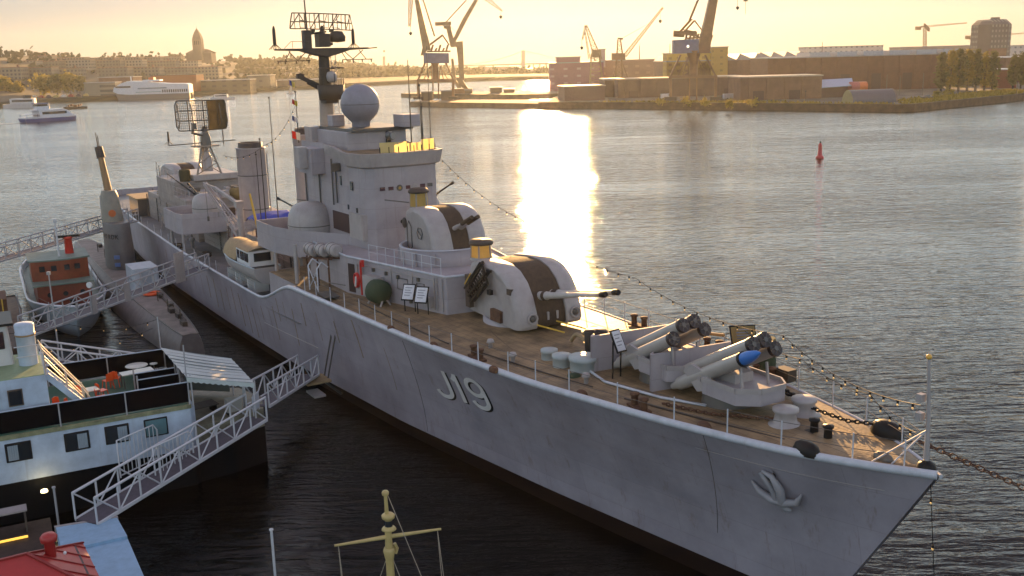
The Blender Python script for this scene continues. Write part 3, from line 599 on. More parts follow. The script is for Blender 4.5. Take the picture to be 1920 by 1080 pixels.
def cupola_glass(o, r, h, par):
    g = MB(); g.lathe(o, [(r,0),(r * .92,h)], 12); part(g, 'cupola_window', PERS, par)
    for j in range(5): q = j * 1.2566 + .5; part(MB().tube([o + Vector((r * 1.01 * math.cos(q), r * 1.01 * math.sin(q), 0)), o + Vector((r * .93 * math.cos(q), r * .93 * math.sin(q), h))], .045, 5), 'window_bar', LGREY, par)
cupola_glass(TA(.75, 1.05, 2.85), .56, .8, tA)
rk = MB()   # folded loading racks on the starboard cheek
def TS(u, z, o=0): return TA(u, 1.95 + o, z)
for u0, z0, u1, z1 in ((.9,1.35,2.6,3.0),(1.25,1.0,3.1,2.55),(1.45,.75,3.0,1.95)):
    rk.bar(TS(u0, z0, .05), TS(u1, z1, .05), .13, .16); rk.bar(TS(u0, z0, .28), TS(u1, z1, .22), .09, .09)
for j in range(9): rk.bar(TS(1.0 + j * .2, 1.2 + j * .17, .16), TS(1.45 + j * .2, .85 + j * .17, .16), .07, .09)
rk.bar(TS(2.6, 3.0, .15), TS(3.2, 1.9, .15), .1, .12); rk.box(TS(3.25, 2.65, .1), (.4,.12,.12)); rk.box(TS(3.3, 1.55, .1), (.3,.2,.25)); part(rk, 'loading_rack', BLACK, tA)
part(MB().box(TS(.95, 1.2, .02), (.45,.25,1.75)), 'rack_backplate', DARK, tA)
part(MB().bar(TS(1.0, 1.6, .32), TS(1.7, 2.3, .32), .05), 'yellow_bar', YEL, tA)
for w in (1.2, -1.35):
    l = MB(); c0 = TA(6.0, w, .55); l.tube([c0 + Vector((.03 + .02 * math.sin(j), .26 * math.cos(j * .524), .26 * math.sin(j * .524))) for j in range(12)], .055, 6, closed=True); part(l, 'ring_fitting', LGREY, tA)
    part(MB().sphere(c0, .17, 10, 6, sx=.4), 'port_cover', STEEL, tA)
part(MB().box(TS(5.0, 1.85, -.08), (.35,.2,.3)), 'sight_port', DARK, tA)
part(MB().box(TS(3.7, .38, -.05), (1.0,.25,.6)), 'foot_recess', RUST, tA)
for w in (.2, -.35): part(MB().box(TA(5.85, w, .55), (.12,.1,.4)), 'clamp', LGREY, tA)
for u0, w0, u1, w1 in ((6.1,1.0,7.6,.4),(6.0,-.2,8.0,-.9)): part(MB().bar(TA(u0, w0, .25), TA(u1, w1, .1), .06), 'deck_rod', YEL, tA)
# second turret, in its ring tub on the deckhouse
rb = MB(); rb.lathe(S(34, -.75, 8.7), [(2.62,0),(2.66,.95),(2.52,.95),(2.5,.1)], 40); rb = part(rb, 'turret_tub', GREY)
part(MB().lathe(S(34, -.75, 9.66), [(2.52,0),(2.6,.06),(2.7,0)], 40), 'tub_rim', RIM, rb)
for j in range(10): q = R(180 + 130 - j * 26 + 10); part(MB().box(S(34, -.75, 9.1) + Vector((2.7 * math.cos(q), 2.7 * math.sin(q), 0)), (.14,.06,.85), rz=q), 'tub_bracket', GREY, rb)
tB, TB = turret(34.2, -.75, 9.0, 4.8, 3.5, 2.85, .56, 0)
for w in (.2, -.2):
    q = MB(); p0 = TB(3.5, w, 1.45); dr = (TB(6.6, w, 2.75) - p0).normalized(); q.tube([p0, p0 + dr * 1.2, p0 + dr * 1.25, p0 + dr * 2.9], [.15,.13,.09,.08], 10); q = part(q, 'gun_barrel', LGREY, tB)
    part(MB().tube([p0 + dr * 1.8, p0 + dr * 3.1], [.13,.12], 8), 'muzzle_cover', BROWN, q)
part(MB().lathe(TB(.9, .75, 2.55), [(.6,0),(.56,.2)], 12), 'cupola_base', LGREY, tB); k = MB(); k.lathe(TB(.9, .75, 3.6), [(.01,.22),(.5,.2),(.62,.05),(.62,-.06),(.5,-.06)], 12); k = part(k, 'cupola', DARK, tB); cupola_glass(TB(.9, .75, 2.7), .54, .88, tB)
part(MB().sphere(TB(.35, 1.5, 1.75), .32, 14, 8, sx=.8, sy=.35), 'side_window', DARK, tB)
f = MB(); f.tube([TB(u, 1.72, z) for u, z in ((1.15,.5),(1.15,1.7),(1.4,2.0),(1.7,1.7),(1.75,.5),(1.45,.35))], .035, 5, closed=True); part(f, 'door_frame', STEEL, tB)
f = MB(); f.tube([TB(2.85 + .34 * math.cos(j * 1.047), 1.74, 1.45 + .36 * math.sin(j * 1.047)) for j in range(6)], .03, 5, closed=True); f.bar(TB(2.65, 1.74, 1.55), TB(3.0, 1.74, 1.35), .04); part(f, 'hexagon_badge', STEEL, tB)
part(MB().bar(TB(.9, 1.1, 2.95), TB(-1.2, 2.0, 3.0), .06), 'periscope_arm', STEEL, tB)
turret(96, -.5, 6.9, 6.0, 3.9, 3.1, .72, 0, -1)
# rocket launchers: platform, cradle and four tubes each
TUBE = mat('launcher_tube', (.36,.33,.30), .4, var=.1); DISC = mat('tube_end', (.035,.02,.018), .5); BLUE = mat('blue_round', (.03,.16,.5), .35)
def launcher(s, a, z, blue):
    pl = MB(); pl.prism([(-s - .3, -a - 1.1), (-s + 1.5, -a - 1.1), (-s + 2.1, -a - .4), (-s + 2.1, -a + .8), (-s + 1.5, -a + 1.2), (-s - .3, -a + 1.2)], z + .48, z + .98)
    pl = part(pl, 'rocket_launcher', GREY, bevel=.05); tr = MB(); PT = [(-s - .3, -a - 1.1), (-s + 1.5, -a - 1.1), (-s + 2.1, -a - .4), (-s + 2.1, -a + .8), (-s + 1.5, -a + 1.2), (-s - .3, -a + 1.2)]
    for p_, q_ in zip(PT[:-1], PT[1:]): tr.bar((*p_, z + 1.04), (*q_, z + 1.04), .07, .2)
    part(tr, 'platform_coaming', LGREY, pl)
    part(MB().lathe(S(s, a, z - .15), [(1.05,0),(.95,.65)], 24), 'launcher_ring', STEEL, pl)
    dx = Vector((math.cos(R(28)), 0, math.sin(R(28)))); base = S(s + 1.5, a, z + .3)
    for sg in (1, -1): fr = MB(); fr.plate([base + Vector((.9, sg * 1.0, .15)), base + Vector((2.0, sg * 1.0, .5)), base + Vector((1.3, sg * 1.0, 1.0)), base + Vector((.55, sg * 1.0, 1.15)), base + Vector((.15, sg * 1.0, .75))], .12); part(fr, 'cradle', LGREY, pl)
    
    t = MB(); t.bar(S(s - 1.5, a - .6, z + .6), base + dx * 3.2 + Vector((0, .6, 0)), .08); t.bar(S(s - 1.5, a + .7, z + .6), base + dx * 3.2 + Vector((0, -.7, 0)), .08); t.box(S(s - .2, a, z + 1.15), (1.2,.9,.4)); part(t, 'support_rod', LGREY, pl)
    upn = Vector((-math.sin(R(28)), 0, math.cos(R(28))))
    for i, (w, h) in enumerate(((.78,.0),(.30,.42),(-.28,.5),(-.8,.12))):
        p = base + Vector((0, -w * 1.05, 0)) + upn * (h + .25); l = 3.6 + (.2 if i in (1, 2) else 0)
        tb = MB(); tb.tube([p - dx * .3, p, p + dx * .02, p + dx * l], [.25,.27,.27,.27], 18); tb.tube([p - dx * .75, p - dx * .3], [.13,.2], 10); tb = part(tb, 'launch_tube', TUBE, pl)
        if blue and i == 0:
            part(MB().tube([p + dx * (l - .02), p + dx * (l + .35), p + dx * (l + .75), p + dx * (l + .95)], [.24,.23,.14,.03], 14), 'blue_rocket', BLUE, tb); part(MB().tube([p + dx * (l - .05), p + dx * (l + .05)], .285, 18), 'tube_rim', BLACK, tb)
        else:
            part(MB().tube([p + dx * (l - .12), p + dx * (l + .04)], .295, 18), 'tube_end', DISC, tb)
            r = MB(); r.tube([p + dx * (l + .05), p + dx * (l + .07)], .1, 10)
            for j in range(6): q = j * 1.047; v = Vector((0, math.cos(q), 0)) + upn * math.sin(q); r.bar(p + dx * (l + .05) + v * .1, p + dx * (l + .05) + v * .25, .04)
            part(r, 'end_spokes', STEEL, tb)
    t = MB(); t.tube([base + dx * 1.2 + Vector((0, -1.12, .15)), base + dx * 1.2 + Vector((0, 1.12, .35))], .1, 8); part(t, 'tube_clamp', LGREY, pl); return pl
launcher(13.0, .1, 6.98, False); launcher(9.1, .15, 7.1, True)
def shield(pts, z, h, h2):
    n = len(pts) - 1; m = MB(); lo = [S(s, a, z) for s, a in pts]; hi = [S(s, a, z + h + (h2 - h) * i / n) for i, (s, a) in enumerate(pts)]
    off = [Vector((.1, 0, 0))] * len(pts); m.loft([[*lo], [*hi], [p + o for p, o in zip(hi, off)], [p + o for p, o in zip(lo, off)]], False, False); return part(m, 'blast_shield', GREY)
shield([(16.3,1.3),(15.75,1.85),(15.0,-1.9)], 6.9, 1.5, 1.7); shield([(12.5,1.1),(12.0,1.65),(11.3,-1.9)], 7.0, 1.45, 1.65)
bk = MB(); pts = [(17.9,.9),(16.6,1.7),(14.0,2.35),(11,1.9),(9.2,1.2)]
bk.tube([S(s, a, zd(s) + .16) for s, a in pts], .06, 6); part(bk, 'deck_bead', RIM)
bk = MB(); ps = [(21.5,-1.0),(19.5,1.2),(17.6,2.6),(16.5,3.2)]
# deck vents, drums, bollards, capstans, leads
for s, a, h, r in ((18.6,2.1,.55,.36),(17.3,2.3,.62,.4),(16.2,1.9,.72,.6)):
    o = part(MB().lathe(S(s, a, zd(s)), [(r,0),(r,h * .72),(r * 1.08,h * .74),(r * 1.08,h),(.01,h + .03)], 18), 'deck_vent', mat('pale_drum', (.38,.42,.42), .5))
o = part(MB().lathe(S(18.2, -.2, zd(18)), [(.5,0),(.55,1.1),(.5,1.15),(.01,1.2)], 14), 'cable_drum', BLACK)
def hose(pts, r, m, name, n=24):
    P = [Vector(p) for p in pts]; out = []
    for i in range(len(P) - 1):
        a, b, c, d = P[max(0, i - 1)], P[i], P[i + 1], P[min(len(P) - 1, i + 2)]
        for k in range(6):
            t = k / 6; out.append(.5 * ((2 * b) + (c - a) * t + (2 * a - 5 * b + 4 * c - d) * t * t + (-a + 3 * b - 3 * c + d) * t ** 3))
    out.append(P[-1]); return part(MB().tube(out, r, 7), name, m)
hose([S(20.6,-1.0,6.95), S(19.8,-1.2,7.5), S(19,-1.0,7.5), S(18.2,-.6,7.0)], .1, CANVAS, 'air_duct'); hose([S(20.2,-.2,6.95), S(19.6,-.1,7.4), S(18.7,0,7.3), S(18.2,.1,7.0)], .1, CANVAS, 'air_duct')
hose([S(18.4,-.8,7.0), S(17.8,-1.1,7.7), S(16.6,-1.6,7.9), S(15.2,-2.0,8.0)], .1, CANVAS, 'air_duct')
part(MB().tube([S(16.8,-2.4,7.95), S(12.9,-3.1,8.35)], .07, 8), 'wooden_spar', mat('varnished_spar', (.32,.17,.05), .4)); part(MB().tube([S(16.0,-2.5,6.9), S(16.0,-2.5,7.9)], .09, 6), 'spar_post', LGREY); part(sbox(15.3, 16.6, -2.9, -2.1, 6.9, 7.6), 'ready_locker', LGREY, None, .04)
part(sbox(17.0, 18.6, -1.9, -1.1, 6.9, 7.35), 'ready_locker', DARK, None, .03)
part(sbox(12.6, 13.6, -4.4, -3.7, 6.95, 7.4), 'ready_locker', BLACK, None, .03)
def bollard(s, a, ang=0, m=RUST):
    z = zd(s) + .03; u = Vector((math.cos(ang), math.sin(ang), 0)); b = MB(); c = S(s, a, z)
    b.box(c + Vector((0, 0, .04)), (1.25,.42,.1), rz=ang)
    for k in (-.36, .36): b.lathe(c + u * k + Vector((0, 0, .05)), [(.15,0),(.14,.38),(.19,.42),(.19,.5),(.01,.53)], 12)
    return part(b, 'bollard', m)
for s, a, g in ((20.9,4.55,-.1),(10.7,3.2,-.18),(21,-4.9,.1),(10.7,-3.3,.2),(15.2,-4.6,.12),(32,-5.2,.02)): bollard(s, a, g)
bollard(4.5, .2, -.15, BLACK)
for s, a, r in ((6.0,.35,.4),(6.4,-1.0,.4),(10.0,-1.9,.3)):
    z = zd(s); part(MB().lathe(S(s, a, z), [(r * 1.5,0),(r * 1.5,.12),(r * 1.1,.16),(r * .9,.5),(r * 1.15,.62),(r * 1.15,.72),(.01,.78)], 20), 'capstan', LGREY if s < 9 else STEEL)
def fairlead(s, a, m=BLACK, k=1.):
    z = zd(s) + .02; f = MB(); f.lathe(S(s, a, z), [(.42 * k,0),(.44 * k,.1),(.36 * k,.32 * k),(.2 * k,.42 * k),(.01,.44 * k)], 12, M=Matrix.Diagonal((1.25,.7,1))); return part(f, 'fairlead', m)
fairlead(3.7, 1.75); fairlead(3.3, -1.7, BLACK, 1.2); fairlead(24, 5.2, RUST, .6); fairlead(7.6, 2.7, RUST, .6); fairlead(13.4, 3.95, RUST, .6); fairlead(1.8, .35, STEEL, .7); fairlead(18.6, 5.0, RUST, .6); fairlead(28.4, 5.45, RUST, .6)
part(MB().lathe(S(.45, .0, 7.2), [(.22,0),(.3,.12),(.26,.3),(.1,.4),(.01,.42)], 12), 'bow_roller', BLACK)
def chain_mb(P, L=.34, r=.05):
    m = MB(); P = [Vector(p) for p in P]; seg = [(b - a).length for a, b in zip(P, P[1:])]; tot = sum(seg); n = int(tot / (L * .72))
    for i in range(n):
        d = (i + .5) * tot / n; k = 0
        while d > seg[k]: d -= seg[k]; k += 1
        c = P[k].lerp(P[k + 1], d / seg[k]); u = (P[k + 1] - P[k]).normalized(); v = u.cross(Vector((0,0,1))).normalized(); w = u.cross(v)
        if i % 2: v = w
        m.tube([c + u * (L / 2) * math.cos(q * 1.047) + v * (L * .3) * math.sin(q * 1.047) for q in range(6)], r, 5, closed=True)
    return m
part(chain_mb([S(8.6,-2.2,7.25), S(7.4,-1.8,7.3), S(6.6,-1.2,7.4)]), 'deck_chain', BLACK); part(chain_mb([S(6.4,-1.0,7.5), S(4.6,-1.2,7.4), S(3.3,-1.7,7.5)], .22, .03), 'deck_chain', BLACK); part(chain_mb([S(10.4,2.3,7.1), S(8.4,1.7,7.14), S(6.4,.5,7.3)], .22, .03), 'deck_chain', RUST)
part(MB().tube([S(10.9,-3.6,7.0), S(10.9,-3.6,8.6)], [.42,.36], 10), 'green_bin', GREEN)
part(sbox(9.6, 10.3, -4.0, -3.5, 7.0, 7.5), 'ready_locker', DARK)
for s0, s1, a0, a1 in ((22,14,4.0,3.0),(27,21,.9,2.6),(12,5,2.9,1.4),(36,24,4.2,4.4),(9,3,-1.2,-.8)):
    part(MB().tube([S(s0, a0, zd(s0) + .06), S((s0 + s1) / 2, (a0 + a1) / 2 + .1, zd((s0 + s1) / 2) + .09), S(s1, a1, zd(s1) + .06)], .035, 5), 'deck_cable', DARK)
part(MB().lathe(S(15.7, 2.75, zd(15.7) - .0), [(.3,0),(.28,.16),(.01,.2)], 12), 'deck_hatch', GREEN)
for s, a in ((19.3,3.6),(22,3.2),(14.6,2.9)): part(MB().lathe(S(s, a, zd(s)), [(.1,0),(.1,.3),(.2,.34),(.14,.5),(.01,.52)], 10), 'mushroom_vent', LGREY)
# jackstaff
js = MB(); js.tube([S(.45, 0, 7.2), S(.5, 0, 9.0), S(.62, 0, 10.85)], [.085,.06,.045], 8); js = part(js, 'jackstaff', LGREY)
t = MB()
for s, a in ((1.9,.75),(1.9,-.75),(1.4,.45)): t.tube([S(s, a, 7.25), S(.48, 0, 8.6)], .03, 5)
part(t, 'staff_strut', RIM, js); part(MB().sphere(S(.62, 0, 10.9), .09, 10, 6), 'staff_lamp', mat('gilt', (.8,.45,.08), .3), js)
for z in (9.6, 9.0): part(MB().box(S(.72, .12, z), (.2,.22,.24)), 'bow_light', LGREY, js)
# railings: each stanchion its own part
def rail(pts, z0f, h, wires, wm_):
    top = []
    for s, a in pts:
        z = z0f(s); part(MB().tube([S(s, a, z), S(s, a, z + h)], .028, 5), 'stanchion', RIM)
        top.append((s, a, z))
    for w in wires: part(MB().tube([S(s, a, z + w) for s, a, z in top], .012, 4), 'rail_wire', wm_)
ST = [.9,2.3,4.5,6.5,8.7,11.4,14.0,16.0,17.9,20.2,22.4,24.4,26.4,28.4,30.4,32.4,34.4,36.4,38.6,40.4]
rail([(s, hbf(s) - .14) for s in ST], zd, 1.02, (.5,.98), STEEL); rail([(s, -hbf(s) + .14) for s in ST if s < 36], zd, 1.02, (.5,.98), STEEL)
AF = [50 + 3.2 * i for i in range(20)]
rail([(s, hbf(s) - .14) for s in AF], lambda s: 4.65, .85, (.45,.82), STEEL)
lg = MB()       # boarding ladder hoops by the deck break
for s in (40.9, 39.4):
    for a in (5.25,): lg.tube([S(s, a, 6.45), S(s, a, 8.0), S(s + .15, a - .35, 8.35), S(s + .1, a - .75, 8.0)], .045, 6)
lg.tube([S(40.9, 5.25, 6.6), S(39.4, 5.25, 7.9)], .03, 5); lg.tube([S(39.4, 5.25, 6.6), S(40.9, 5.25, 7.9)], .03, 5); part(lg, 'boarding_ladder', RIM)
part(MB().tube([S(43.6, 5.1, 6.3), S(43.6, 5.1, 8.9)], .14, 8), 'davit_post', LGREY)
st_ = MB(); st_.bar(S(39.2, 5.0, 6.6), S(37.2, 5.2, 6.65), .9, .05); st_.bar(S(39.2, 4.6, 7.1), S(36.6, 4.6, 7.4), .05); part(st_, 'deck_ramp', STEEL)
# pennant number
def stroke(mb, pts, w, off, n=2):
    """thick flat stroke in (x along the ship forward, z) laid on the hull; pts in letter space"""
    L_, R_ = [], []
    for i, p in enumerate(pts):
        a = Vector(pts[max(0, i - 1)]); b = Vector(pts[min(len(pts) - 1, i + 1)]); d = (b - a).normalized(); nn = Vector((-d.y, d.x)) * w / 2
        L_.append(Vector(p) + nn); R_.append(Vector(p) - nn)
    f = lambda q: hull_pt(24.75 - 1.62 * q.x, 3.72 + q.x * .13 + q.y * 1.12, off)
    mb.loft([[f(q) for q in L_], [f(q) for q in R_]], False, False)
def arc(cx, cy, rx, ry, a0, a1, n=14): return [(cx + rx * math.cos(R(a0 + (a1 - a0) * i / n)), cy + ry * math.sin(R(a0 + (a1 - a0) * i / n))) for i in range(n + 1)]
LET = [[[(.42, 1.42)] + [(.42, y) for y in (1.1,.8,.55)] + arc(.02, .38, .40, .34, 0, -170)], [[(1.02, y) for y in (1.42,1.1,.7,.35,.02)], [(.80, 1.06), (1.0, 1.3)]], [arc(1.95, 1.0, .40, .38, 0, 360, 24), [(2.35, 1.0)] + [(2.35, y) for y in (.8,.6,.42)] + arc(1.95, .38, .40, .36, 0, -165)]]
for k, (nm, ls) in enumerate(zip(('number_letter', 'number_digit', 'number_digit'), LET)):
    m = MB(); sh_ = MB()
    for l in ls: stroke(m, l, .2, .03); stroke(sh_, [(x + .08, y - .05) for x, y in l], .2, .015)
    o = part(m, nm, mat('number_white', (.62,.60,.58), .5)); part(sh_, 'number_shadow', BLACK, o)
# hull details: anchor, seams, scuppers
an = MB()
def HP_(s, z, o): return hull_pt(s, z, o)
fl = [HP_(6.0,5.42,.12), HP_(5.75,5.08,.2), HP_(5.3,4.9,.26), HP_(4.85,4.9,.26), HP_(4.4,5.05,.2), HP_(4.2,5.4,.12)]
an.tube(fl, [.04,.13,.16,.16,.13,.04], 8)
an.tube([HP_(5.1,4.92,.26), HP_(5.15,5.4,.26), HP_(5.5,5.95,.1)], [.12,.11,.09], 8); an.tube([HP_(4.9,4.95,.28), HP_(4.8,5.45,.3), HP_(5.05,5.9,.16), HP_(5.4,6.02,.1)], [.15,.16,.11,.06], 8); an.tube([HP_(5.05,4.85,.26), HP_(4.9,4.62,.2), HP_(4.75,4.58,.15)], [.07,.13,.05], 8)
part(an, 'anchor', mat('anchor_grey', (.30,.29,.31), .5, var=.15, streak=.3)); part(MB().lathe(HP_(5.25,5.85,0), [(.01,0),(.3,0),(.38,.08)], 14, M=Matrix.Rotation(R(100), 3, 'X')), 'hawse_pipe', DARK)
for s0, s1, z0, z1 in ((27.8,27.2,.9,6.3),(8.5,7.4,2.2,6.9)):
    part(MB().tube([hull_pt(s0 + (s1 - s0) * i / 8, z0 + (z1 - z0) * i / 8, .004) for i in range(9)], .012, 4), 'hull_seam', DARK)
part(MB().tube([hull_pt(1.5 + i * .6, 6.35 - .02 * i, .01) for i in range(12)], .012, 4), 'hull_seam', LGREY); part(MB().tube([hull_pt(40 + i, 2.9 - .02 * i, .02) for i in range(10)], .03, 4), 'rubbing_strip', LGREY)
random.seed(2)
RS = mat('rust_streak', (.235,.175,.125), .8, var=.4, scale=3)
for s in (30.2,33.5,36.4,39.0,41.2,43.1,44.5,45.6,46.6,47.5,49.0,50.2,51.3,52.6,54.1,55.7,57.2,59,60.6,62.5,64.6,67,70,73.5,77,81):
    z1 = ztop(s) - random.uniform(.3,1.4); z0 = max(1.0, z1 - random.uniform(.8,2.6)); w = random.uniform(.03,.10); m = MB()
    m.loft([[hull_pt(s - w, z1 + (z0 - z1) * i / 5, .008) for i in range(6)], [hull_pt(s + w, z1 + (z0 - z1) * i / 5, .008) for i in range(6)]], False, False); part(m, 'rust_streak', RS)
# ---------------------------------------------------------------- things on and beside the destroyer
def sthing(name, label, cat, s, a, z, group=None, rz=0): return thing(name, label, cat, SW(s, a, z), SRZ + rz, group)
# lifeboat on chocks
lb = sthing('motor_launch', 'pale motor launch with tan canvas top and cabin windows, on chocks by the deck break', 'boat', 55, 5.0, 4.1)
h = MB(); rows = []
for k in range(17):
    t = k / 16; x = 4.9 - 9.6 * t      # local x: + towards the destroyer's bow ; boat bow points aft
    b = 1.22 * (1 - max(0, (t - .45) / .55) ** 2.2) ** .8 if t > .45 else 1.22 - .28 * (1 - t / .45) ** 2
    sh_ = .25 * max(0, (t - .5) / .5) ** 2; rows.append([(x, b * sg * q, 1.0 + (1.25 + sh_) * zz) for sg, q, zz in ((1,1,1),(1,.98,.7),(1,.82,.38),(1,.45,.12),(1,0.02,0),(-1,.45,.12),(-1,.82,.38),(-1,.98,.7),(-1,1,1))])
h.loft(rows, False, False, 0, True); h.add(rows[0], [tuple(range(9))]); h.build('hull', mat('boat_grey', (.40,.37,.36), .5, var=.1), lb)
g = MB(); g.tube([r[0] for r in rows], .06, 6); g.tube([r[8] for r in rows], .06, 6); g.build('gunwale', mat('boat_trim', (.36,.42,.46), .5), lb)
dk = MB(); dk.loft([[(r[0][0], y * abs(r[0][1]), r[0][2] - .05) for y in (-1, 0, 1)] for r in rows], False, False); dk.build('deck', DARK, lb)
cv = MB(); cv.loft([[(x, y * w, 2.3 + hh * (1 - y ** 4)) for y in (-1,-.8,-.4,0,.4,.8,1)] for x, w, hh in ((1.0,1.1,1.15),(-1.0,1.12,1.2),(-2.6,1.0,1.1),(-3.6,.7,.7),(-4.5,.25,.25))], False, False, 0, True); cv.build('canvas_top', CANVAS, lb)
cb = MB(); cb.prism([(1.0,-1.0),(3.9,-.95),(3.9,.95),(1.0,1.0)], 2.2, 3.3); cb = cb.build('cabin', WHITE, lb, .05)
rf = MB(); rf.loft([[(x, y * 1.1, 3.32 + .22 * (1 - y * y)) for y in (-1,-.5,0,.5,1)] for x in (.9, 4.1)], False, False, 0, True); rf.build('cabin_roof', CANVAS, cb)
for x, w in ((1.5,.5),(2.4,.75),(3.4,.75)): MB().box((x, -1.0, 2.85), (w,.06,.62)).build('cabin_window', GLASS, cb)
MB().box((3.92, 0, 2.85), (.06,1.2,.6)).build('cabin_window', GLASS, cb)
for x in (-2.6, -.6, 2.4): MB().box((x, 0, .55), (.18,1.5,1.1)).build('chock', WHITE, lb)
# life raft canisters on a rack
for k, (s, a, z) in enumerate(((43.0,4.2,8.15),(41.6,4.0,8.3),(40.2,3.8,8.5))):
    r = sthing('life_raft_canister', ('aft grey life raft canister of the three on the sloping rack', 'middle grey life raft canister of the three on the sloping rack', 'forward grey life raft canister of the three, next to the deckhouse roof')[k], 'life raft', s, a, z, 'life rafts beside the bridge')
    MB().tube([(-.62,0,.4),(-.56,0,.4),(.56,0,.4),(.62,0,.4)], [.3,.4,.4,.3], 16).build('canister', LGREY, r)
    for x in (-.3, .3): MB().tube([(x - .02,0,.4),(x + .02,0,.4)], .415, 16).build('strap', DARK, r)
rk = MB(); rk.bar(S(43.8,4.1,7.95), S(39.6,3.7,8.45), .1); rk.bar(S(43.8,4.6,7.95), S(39.6,4.2,8.45), .1)
for s in (43.6, 41.7, 39.8): rk.tube([S(s,4.35,6.4), S(s,4.35,8.1 + (43.6 - s) * .1)], .06, 6)
part(rk, 'raft_rack', RUST)
# red hose and lifebuoy, green reel, information signs
p, _ = wallpt(HA, HB, .80, 0, .3)
hz = sthing('fire_hose', 'red fire hose hung on the deckhouse wall beside the door', 'fire hose', p.x, p.y, 6.6)
m = MB(); m.tube([(0,0,.1),(0,0,2.0),(.05,0,2.15),(.35,0,2.15)], .07, 8); m.tube([(.35,0,1.85),(.35,0,2.25)], .09, 8); m.build('standpipe', RED, hz)
m = MB()
for k in range(3): m.tube([(-.35 + .3 * math.cos(q * .524), -.1 - .05 * k, .95 + .42 * math.sin(q * .524)) for q in range(12)], .05, 6, closed=True)
m.build('hose_coil', RED, hz); MB().tube([(-.35,-.25,.6),(-.2,-.25,1.2)], .06, 6).build('nozzle', WHITE, hz)
p, _ = wallpt(HA, HB, .555, 0, .75)
gr = sthing('hose_reel', 'round dark green canvas covered reel standing before the deckhouse locker', 'reel', p.x, p.y, 6.58, rz=R(12))
MB().lathe((0,0,.75), [(.01,-.62),(.45,-.6),(.66,-.4),(.7,0),(.66,.4),(.45,.6),(.01,.62)], 18, M=Matrix.Rotation(R(90), 3, 'Y')).build('canvas_cover', GREEN, gr)
for x in (-.5, .5): MB().bar((x,0,.5), (x * 1.25,-.35,0), .08).bar((x,0,.5), (x * 1.25,.35,0), .08).build('stand', LGREY, gr)
def info_sign(label, loc, rz, h=1.1, w=.75, ph=.95, face=None):
    t = thing('information_sign', label, 'sign', loc, rz, 'information signs on the foredeck')
    fr = MB(); fr.box((0,0,h), (w,.05,ph), M=Matrix.Rotation(R(-28), 4, 'X')); fr.build('frame', BLACK, t)
    M = Matrix.Rotation(R(-28), 4, 'X'); MB().box(Vector((0,0,h)) + M @ Vector((0,-.04,0)), (w - .12,.03,ph - .14), M=M).build('panel', face or mat('sign_white', (.62,.62,.64), .35, var=.1, scale=9), t)
    for k in range(4): MB().box(Vector((0,0,h)) + M @ Vector((-.05 * (k % 2),-.06, ph * (.26 - .15 * k))), (w * (.55 - .1 * (k % 2)),.01,.045), M=M).build('text_line', mat('sign_grey', (.25,.25,.27)), t)
    for x in (-w * .42, w * .42): MB().tube([(x,.1,0),(x,.06,h)], .035, 6).build('leg', BLACK, t)
    return t
FACE = math.atan2(-1, -.35) + math.pi / 2
info_sign('white information sign with a picture, the one nearer the green reel', SW(31.3,3.0,6.62), FACE); info_sign('white information sign standing nearest the main gun turret', SW(30.2,2.75,6.64), FACE)
info_sign('narrow information sign turned edge-on before the first rocket launcher', SW(14.2,1.55,6.98), FACE + R(58), 1.6, .55, 1.0); t = info_sign('low information sign seen from behind, lit yellow, between the rocket launchers', SW(13.0,-4.3,6.95), SRZ + R(65), 1.2, 1.15, .85, PERS)
# signal flags on a halyard
fl = [(51.4,2.0,18.9,(.03,.05,.25),(.65,.5,.12),'dark blue and yellow signal flag, topmost of the hoist'),(51.4,1.9,17.6,(.5,.02,.02),(.55,.42,.06),'red and yellow signal flag, second from the top of the hoist'),(51.5,1.95,16.45,(.05,.06,.2),(.6,.6,.6),'dark blue and white signal flag, third from the top of the hoist'),(51.6,2.0,15.3,(.75,.03,.01),(.75,.72,.6),'large red and white signal flag, lowest of the hoist')]
for s, a, z, c1, c2, lab in fl:
    f = sthing('signal_flag', lab, 'flag', s, a, z, 'signal flags beside the fore mast'); k = 1.1 if 'large' in lab else .72
    for i, c in enumerate((c1, c2)):
        m = MB(); m.loft([[(.07 * math.sin((i + q / 4) * 3 + zz), .27 * k * (i + q / 4), .48 * k * (zz - .5) - .10 * (i + q / 4)) for q in range(5)] for zz in (0, .33, .66, 1)], False, False, 0, True)
        m.build('flag_stripe', mat('flag_%d' % (int(c[0] * 99) * 100 + int(c[2] * 99)), c, .8), f)
part(MB().tube([S(51.4,2.05,20.3), S(51.6,2.02,14.7)], .012, 4), 'flag_halyard', STEEL)
# festoon lights
BULB = emit('sunlit_bulb', (1, .62, .22), .1)  # faint emission stands in for sunlight caught by the bulbs
def festoon(label, pts, n, sag, group='festoon lights'):
    t = thing('festoon_lights', label, 'string lights', pts[0], 0, group); o = Vector(pts[0]); P = []
    for a, b in zip(pts, pts[1:]):
        a, b = Vector(a), Vector(b); P += [a.lerp(b, i / 10) - o - Vector((0, 0, sag * 4 * (i / 10) * (1 - i / 10))) for i in range(10)]
    P.append(Vector(pts[-1]) - o); MB().tube(P, .014, 4).build('cord', BLACK, t)
    for k in range(n):
        q = (k + .5) / n * (len(P) - 1); c = P[int(q)].lerp(P[min(len(P) - 1, int(q) + 1)], q - int(q))
        b = MB().tube([c, c - Vector((0,0,.1))], .04, 6).build('bulb_socket', BLACK, t); MB().sphere(c - Vector((0,0,.15)), .036, 8, 5).build('bulb', BULB, b)
festoon('string of bulbs running down from the bridge top to the bow on the far side', [SW(41,-3.6,14.6), SW(33,-5.6,10.6), SW(22,-5.4,9.0), SW(10,-3.6,8.9), SW(.8,0,9.3)], 46, .5)
